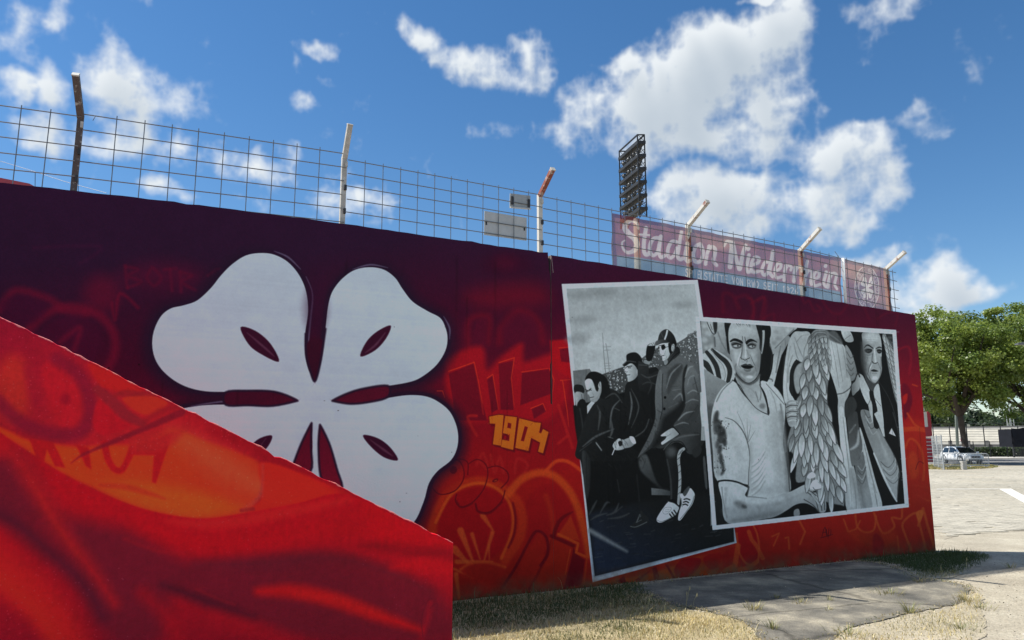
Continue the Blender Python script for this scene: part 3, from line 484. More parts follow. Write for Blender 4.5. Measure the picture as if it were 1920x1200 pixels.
def paint_statue_picture(c):                       # wide grey picture: man in a pale shirt, winged figure, man in a suit
    F, Ln = c.fill, c.line
    c.crop(0, 0, 1.0)
    F([(1304, 594), (1680, 619), (1704, 951), (1336, 994)], (168, 180, 198), .7, smooth=False)
    F([(1312, 602), (1673, 627), (1696, 945), (1343, 985)], 18, .6, smooth=False)
    A0 = c.A.copy()
    b7, t5, t6, t7 = (1300, 580, 2.857), (1310, 590, 6.0), (1440, 600, 6.0), (1320, 770, 4.8)
    c.crop(*b7)
    F([(40, 62), (215, 66), (200, 280), (130, 240), (45, 244)], ('g', (40, 80), 128, (120, 240), 108), 3, smooth=False)
    for x, y, s in ((62, 90, 14), (80, 130, 18), (60, 165, 16), (95, 200, 14), (70, 205, 12)): c.oval(x, y, s, s*.9, 158, 10, .7)
    c.crop(*t5)
    F([(100, 84), (300, 86), (345, 440), (300, 430), (200, 400), (172, 300), (172, 220), (120, 190)], ('g', (110, 150), 150, (330, 400), 116), 4)
    F([(160, 84), (205, 84), (205, 180), (180, 215)], 36, 8); Ln([(96, 92), (120, 150), (150, 205), (180, 220), (192, 170)], 9, 46, 3); Ln([(130, 110), (150, 170)], 8, 80, 5); Ln([(215, 200), (260, 320), (320, 420)], 14, 96, 9, .8); Ln([(178, 260), (184, 360)], 14, 54, 8, .8)
    F([(35, 462), (80, 430), (150, 380), (330, 490), (410, 600), (400, 720), (320, 795), (40, 622)], 158, 4)
    Ln([(90, 424), (150, 500), (200, 590), (228, 712)], [40, 50, 55, 52], 36, 4); Ln([(150, 395), (230, 470), (310, 540), (350, 640), (320, 790)], [30, 46, 56, 56, 40], 36, 4); Ln([(30, 530), (90, 570), (150, 680)], [60, 66, 40], 34, 4); Ln([(140, 385), (200, 490), (270, 570), (300, 680), (280, 750)], 7, 108, 4, .8); Ln([(40, 640), (90, 640), (160, 690)], 12, 150, 3)
    F([(42, 625), (180, 690), (335, 790), (240, 900), (180, 1040), (140, 1210), (70, 1210), (55, 900)], ('g', (60, 660), 128, (150, 1150), 84), 4)
    c.crop(*b7)
    F([(58, 560), (110, 520), (100, 640), (130, 930), (190, 1146), (112, 1154), (90, 900)], ('g', (80, 560), 70, (120, 900), 26), 14)
    c.crop(*t5)
    F([(790, 120), (1090, 142), (1060, 190), (990, 260), (850, 440), (800, 420), (800, 250)], ('g', (800, 140), 150, (900, 380), 134), 4)
    for k, (x, y) in enumerate(((870, 200), (940, 190), (900, 270), (1000, 180), (850, 320))): c.oval(x, y, 26, 22, (128, 142, 122, 160, 118)[k], 16, .8)
    Ln([(1068, 170), (1000, 240), (860, 380)], 12, 88, 6, .9)
    F([(1000, 240), (1030, 330), (900, 640), (846, 834), (756, 770), (770, 640), (830, 520), (850, 440), (920, 340)], ('g', (830, 560), 158, (1000, 420), 120), 4); Ln([(920, 360), (890, 520), (870, 650)], 12, 84, 9, .8); Ln([(770, 720), (820, 730), (830, 750)], 12, 60, 7, .8)
    F([(1004, 326), (960, 720), (978, 1005), (836, 840), (880, 650), (930, 460)], 18, 4, smooth=False)
    F([(648, 108), (790, 116), (812, 220), (790, 320), (836, 460), (820, 640), (762, 765), (680, 750)], 20, 4); Ln([(800, 330), (825, 460), (810, 620)], 10, 44, 7, .7)
    # head of the man in the pale shirt
    F([(345, 130), (360, 92), (650, 100), (668, 200), (690, 330), (692, 500), (680, 640), (640, 720), (570, 768), (505, 745), (425, 655), (382, 560), (350, 430), (335, 250)], ('g', (360, 400), 152, (690, 420), 132), 5)
    F([(290, 84), (362, 90), (338, 160), (332, 260), (352, 440), (322, 405), (306, 250)], 22, 5); F([(645, 104), (712, 112), (716, 200), (735, 300), (704, 430), (682, 380), (684, 280), (664, 200)], 24, 4)
    F([(714, 190), (728, 178), (742, 190), (738, 300), (714, 436), (700, 420), (712, 310)], 140, 4); Ln([(716, 200), (712, 320), (706, 420)], 6, 44, 3); Ln([(308, 250), (300, 330), (318, 430)], 6, 110, 4)
    for x0, x1, y1 in ((420, 450, 135), (440, 470, 128), (470, 462, 140), (490, 486, 130), (530, 552, 140), (555, 578, 148), (570, 582, 138), (500, 510, 122)): Ln([(x0, 98), (x1, y1)], [8, 2], 40, 3, .9)
    c.oval(500, 190, 130, 60, 160, 40, .7)
    F([(350, 300), (372, 280), (405, 268), (450, 280), (492, 304), (490, 330), (440, 308), (395, 298), (360, 312)], 22, 4); F([(524, 316), (552, 286), (592, 274), (648, 300), (656, 318), (610, 304), (566, 316), (540, 340)], 22, 4)
    F([(362, 330), (392, 308), (440, 312), (490, 336), (476, 372), (430, 384), (385, 372)], 66, 10, .9); F([(540, 345), (580, 318), (620, 318), (648, 350), (630, 382), (585, 386), (555, 375)], 66, 10, .9)
    F([(390, 350), (420, 340), (462, 345), (458, 358), (425, 366), (398, 361)], 158, 4); F([(566, 357), (592, 347), (624, 353), (618, 367), (590, 373)], 156, 4)
    Ln([(376, 342), (415, 324), (472, 338)], 9, 20, 3); Ln([(552, 352), (590, 334), (640, 348)], 9, 20, 3); Ln([(380, 370), (430, 384), (476, 368)], 5, 70, 3); Ln([(560, 380), (595, 388), (630, 372)], 5, 70, 3); Ln([(392, 340), (430, 334), (470, 340)], 15, 34, 8, .8); Ln([(562, 348), (592, 340), (634, 348)], 14, 36, 8, .8); c.oval(440, 352, 11, 11, 44, 4, .85); c.oval(606, 358, 10, 10, 46, 4, .85)
    Ln([(490, 246), (493, 292)], 5, 50, 3); Ln([(518, 254), (528, 306)], 6, 44, 3); Ln([(640, 325), (650, 345)], 4, 60, 3)
    Ln([(494, 340), (486, 420), (478, 480)], [10, 16, 12], 84, 8, .9); Ln([(520, 330), (527, 400), (528, 478)], [12, 16, 22], 178, 9, .8); Ln([(540, 400), (566, 470)], 10, 112, 8, .8)
    Ln([(470, 480), (482, 500), (500, 502), (520, 514), (548, 500), (572, 488)], 8, 34, 3); Ln([(545, 515), (540, 545)], 7, 84, 5, .8)
    Ln([(476, 410), (450, 500), (438, 570)], [4, 14, 8], 186, 7, .9); Ln([(466, 480), (450, 560), (470, 600)], 7, 92, 6, .8); Ln([(576, 450), (610, 530), (636, 580)], [4, 8, 4], 62, 4, .9); Ln([(640, 600), (650, 640)], 8, 80, 6, .8)
    F([(470, 578), (500, 560), (530, 552), (548, 562), (575, 556), (602, 574), (620, 588), (596, 606), (560, 616), (520, 612), (492, 598)], 52, 4); F([(484, 582), (530, 574), (604, 584), (580, 606), (520, 606)], 14, 3); F([(508, 614), (550, 622), (590, 612), (578, 640), (540, 646), (516, 634)], 92, 4); Ln([(488, 560), (530, 546), (580, 548)], 5, 172, 3)
    F([(470, 640), (560, 660), (640, 630), (600, 700), (530, 690)], 112, 16, .8); c.oval(572, 702, 36, 18, 182, 12, .9); Ln([(420, 560), (410, 610), (460, 690), (520, 740)], 14, 92, 10, .8); Ln([(690, 420), (676, 560), (650, 680)], 22, 104, 14, .8)
    # neck and pale shirt
    F([(400, 660), (470, 735), (560, 775), (640, 735), (684, 680), (690, 800), (760, 960), (780, 1120), (700, 1090), (620, 1030), (520, 900), (440, 780)], ('g', (480, 780), 132, (720, 900), 150), 5)
    Ln([(420, 680), (490, 750), (570, 782), (650, 740), (684, 680)], 26, 62, 12, .9); Ln([(510, 800), (600, 850), (660, 930)], 14, 122, 10, .8); Ln([(640, 870), (670, 980)], 10, 92, 7, .8); c.oval(715, 1030, 34, 30, 88, 18, .8); Ln([(440, 740), (500, 830)], 16, 104, 10, .7); Ln([(684, 760), (700, 880), (690, 960)], 12, 92, 8, .7)
    c.crop(*b7)
    shirt = [(212, 384), (262, 450), (330, 522), (402, 566), (400, 510), (360, 388), (432, 412), (482, 480), (492, 560), (480, 700), (492, 800), (512, 990), (300, 1012), (292, 940), (130, 922), (104, 760), (94, 620), (106, 520), (140, 440)]
    F(shirt, ('g', (140, 600), 166, (500, 800), 156), 3)
    c.crop(*t5)
    Ln([(376, 736), (460, 800), (520, 900), (620, 1030), (700, 1090), (784, 1126)], 9, 40, 3); F([(680, 786), (730, 850), (770, 960), (788, 1126), (772, 1112), (764, 1020), (720, 880)], 30, 4); Ln([(700, 800), (760, 900), (790, 1040)], 8, 170, 4)
    Ln([(380, 745), (270, 850), (200, 980)], 12, 84, 8, .8); Ln([(760, 780), (850, 880), (960, 1010)], 8, 70, 5, .8); Ln([(800, 850), (850, 960), (880, 1100)], 8, 116, 7, .7); Ln([(920, 1010), (950, 1200)], 18, 92, 9, .8)
    c.crop(*t7)
    Ln([(690, 20), (712, 180), (728, 320), (745, 560), (752, 720)], 40, 104, 22, .85); Ln([(740, 380), (762, 600), (770, 730)], 12, 54, 6, .9)
    Ln([(190, 64), (270, 94), (346, 180), (392, 290), (412, 420), (402, 560), (398, 700)], [4, 7, 9, 9, 7, 7, 9], 62, 4); Ln([(420, 300), (425, 460), (412, 640)], 26, 132, 18, .7)
    for p in ([(390, 280), (350, 130), (296, 10)], [(392, 270), (386, 70)], [(396, 260), (420, 130)], [(400, 280), (460, 180)]): Ln(p, [8, 5, 2], 96, 4, .8)
    for k in range(6):
        y = 400+k*52; Ln([(430, y+90), (490, y+40), (545, y-50)], [5, 14, 4], 176 if k % 2 else 182, 9, .85); Ln([(430, y+108), (495, y+58), (550, y-30)], [4, 9, 3], 118, 8, .8)
    Ln([(600, 160), (620, 300), (660, 420)], 30, 150, 24, .5)
    for x, y, a, b, rt in ((108, 60, 22, 60, .2), (120, 130, 38, 52, 0), (140, 180, 56, 46, .3), (160, 240, 42, 60, .2), (186, 290, 20, 34, 0), (120, 300, 18, 40, .2), (140, 350, 22, 44, .2), (150, 430, 20, 46, 0), (168, 500, 16, 50, -.2), (165, 560, 12, 24, .5)): c.oval(x, y, a, b, 34, 14, .85, rt)
    r = random.Random(9)
    for k in range(90): x, y = 150+r.gauss(0, 34), 90+r.random()*480; c.oval(x, y, r.uniform(2, 7), r.uniform(3, 9), r.choice([30, 50, 70]), 3, .8)
    # forearm and hand
    F([(130, 652), (200, 642), (300, 652), (392, 694), (376, 772), (560, 786), (700, 752), (780, 728), (900, 668), (980, 648), (1046, 662), (1048, 706), (980, 728), (1080, 760), (1096, 900), (1030, 915), (940, 850), (850, 838), (740, 900), (660, 945), (560, 972), (215, 1012), (160, 800)], ('g', (400, 700), 166, (500, 990), 118), 4)
    Ln([(130, 636), (200, 628), (300, 644), (400, 690)], 15, 24, 4); Ln([(402, 690), (385, 770)], 14, 50, 6, .9); Ln([(385, 775), (450, 778), (560, 790)], 8, 84, 5, .8); F([(220, 1000), (480, 930), (700, 900), (560, 975)], 92, 30, .7); c.oval(330, 850, 60, 30, 84, 26, .8, .4); c.oval(360, 865, 24, 14, 52, 12, .8, .4); Ln([(200, 700), (190, 900), (225, 1000)], 24, 126, 16, .6); Ln([(480, 850), (520, 950)], 14, 110, 12, .6); Ln([(160, 690), (170, 800), (205, 960)], 9, 96, 6, .7)
    F([(700, 945), (760, 890), (830, 846), (930, 838), (1040, 916), (900, 930), (780, 955)], 16, 5); F([(810, 900), (850, 885), (860, 940), (812, 950)], 110, 4)
    for p in ([(930, 735), (1000, 800), (1030, 905)], [(970, 735), (1040, 800), (1060, 900)], [(1010, 740), (1075, 800), (1085, 890)], [(900, 800), (980, 850), (1030, 910)], [(945, 720), (990, 735), (1060, 720)]): Ln(p, 9, 54, 4, .9)
    Ln([(970, 760), (1030, 840)], 8, 168, 5, .8); Ln([(1010, 770), (1060, 850)], 8, 160, 5, .8); Ln([(760, 800), (860, 760), (940, 720)], 16, 120, 14, .6)
    # pale robe, left
    c.crop(*t6)
    F([(290, 142), (370, 132), (462, 140), (492, 240), (470, 360), (440, 476), (380, 484), (312, 452), (256, 560), (244, 700), (240, 800), (300, 922), (196, 942), (168, 750), (188, 500), (228, 260)], ('g', (200, 500), 158, (460, 300), 142), 4)
    F([(250, 570), (312, 456), (330, 480), (290, 560), (280, 700), (282, 830), (262, 850), (242, 740)], 26, 5)
    for p in ([(300, 200), (350, 330), (400, 440)], [(460, 210), (410, 330), (400, 440)], [(290, 260), (320, 400), (350, 460)], [(320, 250), (380, 180), (450, 170)]): Ln(p, [4, 10, 4], 96, 7, .8)
    Ln([(318, 452), (380, 486), (444, 474), (452, 530)], 14, 30, 5, .9); Ln([(250, 300), (220, 500), (210, 740), (225, 900)], 8, 116, 6, .8); Ln([(275, 400), (232, 540), (222, 700)], 12, 104, 9, .7)
    F([(290, 610), (340, 500), (450, 480), (450, 620), (400, 700), (340, 830), (300, 760)], 128, 10)
    # robe, right
    F([(680, 210), (760, 250), (860, 300), (900, 500), (936, 720), (900, 860), (862, 950), (856, 1190), (800, 1190), (784, 1000), (780, 850), (690, 560), (658, 480)], ('g', (680, 500), 160, (930, 560), 140), 4)
    for p in ([(712, 250), (760, 500), (800, 760)], [(770, 270), (800, 450), (840, 700)], [(840, 300), (870, 480), (890, 650)], [(690, 300), (700, 450), (730, 560)]): Ln(p, [3, 8, 4], 98, 5, .8)
    Ln([(780, 836), (850, 820), (930, 762)], 12, 62, 6, .9); F([(868, 296), (910, 320), (960, 430), (1002, 622), (940, 690), (920, 640), (890, 520)], ('g', (880, 400), 118, (990, 600), 96), 4)
    for y in (380, 450, 520, 580): Ln([(885, y-20), (930, y+50), (960, y+20)], 9, 62, 5, .8)
    F([(820, 108), (912, 116), (962, 236), (870, 240)], ('g', (840, 130), 166, (940, 230), 132), 3); Ln([(860, 220), (930, 170)], 6, 96, 4)
    F([(660, 150), (760, 130), (840, 270), (700, 230)], 74, 12, .9); Ln([(670, 150), (760, 210), (830, 270)], 14, 104, 9, .7)
    # lower robe, drapery and sash
    c.crop(*t7)
    F([(1212, 0), (1262, 0), (1300, 300), (1352, 520), (1404, 760), (1412, 882), (1284, 892), (1266, 600), (1230, 350)], ('g', (1230, 400), 162, (1400, 600), 138), 4)
    F([(1400, 150), (1470, 360), (1540, 620), (1604, 862), (1508, 876), (1480, 700), (1425, 480)], 154, 4)
    F([(1290, 60), (1372, 10), (1392, 140), (1424, 350), (1340, 505), (1308, 370), (1296, 200)], ('g', (1300, 100), 50, (1400, 400), 84), 4); Ln([(1320, 350), (1380, 300), (1390, 180)], [14, 28, 8], 150, 12, .8); Ln([(1310, 200), (1360, 130)], 14, 96, 9, .8)
    F([(1356, 470), (1392, 440), (1432, 376), (1470, 620), (1514, 872), (1414, 882)], ('g', (1370, 600), 88, (1500, 700), 122), 4)
    for y in (520, 560, 600, 640): Ln([(1385, y-20), (1425, y+20), (1455, y-50)], 7, 142 if y % 80 else 60, 4, .8)
    for p in ([(1250, 60), (1290, 400), (1320, 700), (1330, 880)], [(1320, 520), (1360, 720), (1370, 880)], [(1520, 660), (1550, 800), (1560, 868)], [(1440, 300), (1500, 560), (1550, 740)]): Ln(p, [4, 8, 5], 92, 5, .8)
    F([(1300, 560), (1350, 530), (1390, 760), (1384, 800)], 118, 12, .6)
    F([(1410, 0), (1500, 10), (1532, 64), (1622, 240), (1745, 490), (1740, 700), (1732, 820), (1650, 680), (1530, 390), (1440, 150)], ('g', (1440, 60), 104, (1700, 640), 132), 4)
    Ln([(1528, 384), (1630, 620), (1734, 818)], [14, 20, 10], 164, 4); Ln([(1505, 20), (1622, 244), (1744, 492), (1738, 800)], 6, 60, 3)
    for k in range(5):
        x, y = 1640+k*12, 440+k*36; Ln([(x-50, y+20), (x+16, y+72), (x+70, y+10), (x+64, y-50)], 7, (60, 150, 70, 150, 80)[k], 4, .8)
    for k in range(4):
        x, y = 1470+k*14, 20+k*50; Ln([(x-30, y-20), (x+6, y+44), (x+44, y+14)], 8, (60, 148, 70, 140)[k], 5, .8)
    Ln([(1560, 200), (1640, 400)], 16, 146, 12, .5)
    # the big wing: rows of feathers, lowest first
    F([(905, -480), (1135, -480), (1110, -200), (1120, 0), (1190, 240), (1232, 420), (1262, 560), (1262, 830), (1228, 850), (1060, 800), (960, 640), (830, 640), (832, 440), (760, 340), (756, 240), (830, 0), (870, -200)], 104, 8)
    rows = 15; r = random.Random(12)
    for k in range(rows):
        v = 1-k/(rows-1); y = -480+v*1180
        x0 = np.interp(y, [-480, -200, 0, 240, 420, 700], [915, 860, 835, 775, 842, 1060]); x1 = np.interp(y, [-480, -200, 0, 240, 420, 700], [1115, 1085, 1110, 1170, 1210, 1245])
        n = max(3, int((x1-x0)/66)); L = 150+v*44
        for j in range(n):
            u = (j+.5*(k % 2)+.25)/n; x = x0+(x1-x0)*u+r.uniform(-8, 8)
            c.feather(x, y+r.uniform(-22, 22), (-.34+.72*u)+v*.10+r.uniform(-.1, .1), L*r.uniform(.7, 1.25), r.uniform(40, 60), r.choice([150, 160, 168, 138, 174, 128]))
    # upper plumage, softer
    c.crop(*t6)
    F([(480, 180), (540, 120), (670, 120), (690, 230), (680, 420), (600, 420), (500, 460), (450, 420)], 108, 10, .8)
    for k in range(5):
        for j in range(5):
            x = 480+j*40+r.uniform(-10, 10)+(4-k)*10; y = 420-k*62+r.uniform(-10, 10); c.feather(x, y, -.35+.16*j+r.uniform(-.12, .12), 100, 34, r.choice([128, 140, 150, 118]))
    for p in ([(500, 200), (560, 140), (650, 150)], [(520, 240), (600, 190), (660, 190)], [(490, 160), (540, 120), (640, 120)]): Ln(p, [6, 22, 6], 116, 8, .9); Ln([(x, y+14) for x, y in p], 5, 58, 4, .8)
    # thumb of the lower hand and fingers on the wing
    c.crop(*t7)
    F([(926, 596), (960, 556), (994, 562), (1002, 596), (950, 614)], 172, 4); F([(972, 640), (1010, 620), (1030, 640), (1054, 668), (1050, 704), (1000, 712), (950, 700)], 178, 4); Ln([(980, 690), (1000, 712), (1052, 704)], 5, 54, 3); Ln([(1022, 640), (1046, 664)], 4, 120, 3)
    c.crop(*t6)
    F([(200, 950), (250, 905), (330, 915), (326, 965), (330, 1030), (322, 1085), (300, 1190), (235, 1190), (200, 1050)], ('g', (200, 1000), 112, (330, 1000), 148), 4)
    for y in (975, 1042, 1100): Ln([(205, y+10), (260, y-14), (330, y-8)], 9, 46, 4, .95)
    for y in (938, 1002, 1066, 1135): Ln([(235, y+4), (270, y-8), (312, y-4)], 13, 164, 7, .8); Ln([(316, y-16), (328, y-2), (318, y+12)], 5, 60, 3, .9)
    # man in the suit
    F([(1058, 150), (1140, 138), (1232, 140), (1272, 220), (1280, 330), (1284, 480), (1268, 620), (1200, 716), (1130, 665), (1082, 560), (1068, 400), (1062, 250)], ('g', (1070, 400), 112, (1270, 420), 146), 5)
    c.oval(1160, 200, 80, 60, 160, 34, .85); F([(1062, 260), (1090, 420), (1110, 640), (1060, 560), (1040, 400)], 46, 16, .8)
    Ln([(1082, 314), (1120, 284), (1182, 322)], [8, 16, 10], 26, 6); Ln([(1216, 324), (1250, 308), (1278, 318)], [8, 14, 8], 30, 5); F([(1084, 338), (1120, 324), (1172, 334), (1160, 364), (1130, 376), (1098, 366)], 24, 9, .95); F([(1222, 338), (1256, 330), (1280, 348), (1266, 376), (1236, 374)], 24, 8, .95); Ln([(1096, 388), (1130, 396), (1165, 384)], 7, 84, 6, .7); Ln([(1084, 400), (1120, 430), (1160, 420)], 8, 100, 7, .6)
    Ln([(1112, 352), (1146, 350)], 5, 92, 3); Ln([(1236, 356), (1264, 358)], 5, 84, 4); Ln([(1100, 396), (1150, 400)], 6, 84, 5, .8); Ln([(1196, 320), (1202, 400), (1210, 470)], [12, 18, 24], 174, 8, .9); Ln([(1178, 380), (1168, 460), (1180, 480)], 10, 74, 6, .9); Ln([(1168, 466), (1186, 486), (1210, 490), (1232, 478)], 8, 28, 4)
    Ln([(1172, 500), (1140, 560), (1130, 640)], [6, 16, 8], 178, 8, .9); Ln([(1160, 480), (1136, 540), (1130, 590)], 7, 58, 5, .9); Ln([(1240, 490), (1262, 550)], 7, 70, 5, .9); Ln([(1190, 500), (1200, 540)], 8, 120, 6, .7)
    F([(1156, 572), (1190, 556), (1240, 576), (1218, 584), (1186, 584)], 30, 4); Ln([(1175, 600), (1220, 602)], 10, 96, 6, .8); c.oval(1200, 655, 30, 24, 172, 14, .9); Ln([(1120, 600), (1160, 690), (1205, 716)], 12, 72, 8, .8); Ln([(1120, 420), (1104, 500)], 8, 92, 6, .8); Ln([(1270, 420), (1266, 600), (1240, 680)], 10, 70, 7, .7)
    for y in (200, 225, 250): Ln([(1100, y), (1160, y-6), (1230, y+2)], 4, 122, 4, .6)
    F([(1085, 610), (1140, 680), (1200, 722), (1244, 680), (1236, 760), (1180, 806), (1120, 740)], 54, 7)
    F([(1008, 612), (1060, 624), (1100, 700), (1142, 790), (1162, 880), (1126, 952), (1070, 860), (1030, 740)], ('g', (1030, 640), 140, (1140, 850), 164), 3); F([(1186, 804), (1242, 722), (1270, 900), (1302, 1200), (1250, 1200), (1228, 1000)], 158, 3); F([(1126, 952), (1160, 880), (1180, 960), (1230, 1200), (1190, 1200)], 150, 3); Ln([(1160, 880), (1128, 950)], 5, 70, 3); Ln([(1196, 880), (1270, 970)], 5, 80, 3)
    F([(1140, 802), (1186, 816), (1182, 864), (1222, 1000), (1254, 1200), (1190, 1200), (1172, 960), (1146, 880)], 22, 3)
    Ln([(1250, 700), (1360, 880), (1430, 1080), (1440, 1200)], [3, 9, 3], 46, 4, .9); Ln([(1030, 640), (1010, 600), (985, 660), (930, 760)], 16, 30, 5)
    F([(940, 740), (980, 690), (1010, 620), (1034, 760), (990, 820), (950, 850)], ('g', (940, 760), 88, (1020, 760), 128), 4)
    F([(864, 960), (900, 880), (960, 870), (1000, 960), (960, 1050), (870, 1100)], 44, 8, .9)
    c.crop(*t7)
    F([(1530, 30), (1570, 0), (1600, 0), (1628, 236), (1612, 232), (1570, 120)], 156, 3, smooth=False); F([(1688, 158), (1726, 232), (1664, 206)], 184, 3, smooth=False); Ln([(1690, 165), (1700, 220)], 4, 110, 3); Ln([(1700, 20), (1745, 180), (1760, 320)], 8, 50, 4, .9)
    # wing behind the suit
    c.crop(*t6)
    F([(1306, 165), (1340, 200), (1390, 330), (1450, 560), (1474, 780), (1484, 1000), (1440, 920), (1395, 740), (1335, 440)], 120, 5)
    F([(1262, 140), (1300, 150), (1330, 440), (1300, 620), (1276, 480), (1280, 300)], 17, 4)
    for k in range(13):
        v = 1-k/12
        for j in range(3):
            x = 1290+v*140+j*34-(1-v)*10; y = 190+v*690+j*30; c.feather(x+14, y-30, .24+.06*j, 110, 32, r.choice([140, 150, 158]))
    F([(1330, 160), (1420, 166), (1444, 420), (1400, 330)], 40, 14, .8); c.oval(1370, 200, 26, 16, 84, 14, .6); c.oval(1408, 270, 20, 26, 74, 14, .6)
    # the white frame again over what ran past it, and nothing beyond the frame
    c.crop(0, 0, 1.0)
    for a, b, w in (((1308, 598), (1676.5, 623), 8), ((1339.5, 989.5), (1700, 948), 8), ((1308, 597), (1339.5, 989.5), 8), ((1676.5, 623), (1700, 948), 7)): Ln([a, b], w, (166, 178, 196), .7, smooth=False)
    qd = [(1304, 594), (1680, 619), (1704, 951), (1336, 994)]; m = np.ones(c.X.shape, bool)
    for i in range(4): (ax, ay), (bx, by) = qd[i-1], qd[i]; m &= ((bx-ax)*(c.Y-ay)-(by-ay)*(c.X-ax)) > 0
    c.A[~m] = A0[~m]
    # uneven white along the frame
    for a, b in (((1306, 598), (1680, 623)), ((1340, 989), (1704, 947)), ((1308, 598), (1340, 990)), ((1677, 622), (1700, 948))):
        for k in range(26):
            t = r.random(); x = a[0]+(b[0]-a[0])*t+r.uniform(-2, 2); y = a[1]+(b[1]-a[1])*t+r.uniform(-2, 2); c.oval(x, y, r.uniform(1, 6), r.uniform(.6, 1.6), r.choice([150, 186, 140, 180]), 1.5, .4)
    # broad soft modelling over the pale shirt, arm and robes
    c.crop(*t7)
    for p, w, g, a in (([(640, 40), (660, 240), (680, 500), (700, 700)], 90, 120, .45), ([(90, 120), (100, 300), (130, 560)], 50, 96, .5), ([(430, 700), (560, 720), (680, 700)], 60, 128, .45), ([(240, 200), (330, 420), (340, 600)], 60, 140, .4), ([(470, 60), (520, 200), (500, 330)], 60, 178, .5), ([(560, 500), (600, 600)], 90, 176, .4), ([(200, 900), (420, 900), (640, 850)], 60, 116, .4), ([(260, 720), (420, 820), (700, 790)], 40, 176, .45), ([(1250, 300), (1300, 620), (1330, 860)], 26, 176, .5), ([(1400, 640), (1440, 860)], 30, 84, .5), ([(1600, 320), (1680, 480)], 40, 150, .4)): Ln(p, w, g, w*.6, a)
    c.crop(*t5)
    for p, w, g, a in (([(360, 420), (400, 560), (460, 660)], 40, 110, .5), ([(660, 300), (672, 450), (650, 600)], 44, 104, .55), ([(380, 200), (500, 150), (620, 190)], 40, 170, .45), ([(420, 440), (440, 520)], 40, 172, .5), ([(600, 440), (630, 520)], 36, 166, .5), ([(500, 640), (560, 660), (620, 640)], 30, 100, .4), ([(450, 860), (560, 1000), (680, 1100)], 40, 130, .4)): Ln(p, w, g, w*.7, a)
    c.crop(*t6)
    for p, w, g, a in (([(1075, 260), (1085, 420), (1120, 600)], 50, 84, .55), ([(1150, 180), (1210, 200)], 50, 170, .5), ([(1240, 440), (1250, 560)], 40, 120, .45), ([(1150, 420), (1140, 480)], 34, 160, .45), ([(700, 300), (740, 520)], 40, 172, .4), ([(860, 420), (900, 640)], 34, 118, .5), ([(210, 420), (190, 640), (200, 860)], 34, 172, .4), ([(340, 160), (430, 180)], 44, 174, .4)): Ln(p, w, g, w*.7, a)
    # dry brush grain over both pictures
    X0, X1 = int((1.35-c.s0)*c.ppm), int((7.8-c.s0)*c.ppm); sub = c.A[:, X0:X1]; m = (sub.max(-1)-sub.min(-1) < .16)[..., None]
    g = vnoice2(c.h, X1-X0)
    sub *= 1+m*g[..., None]

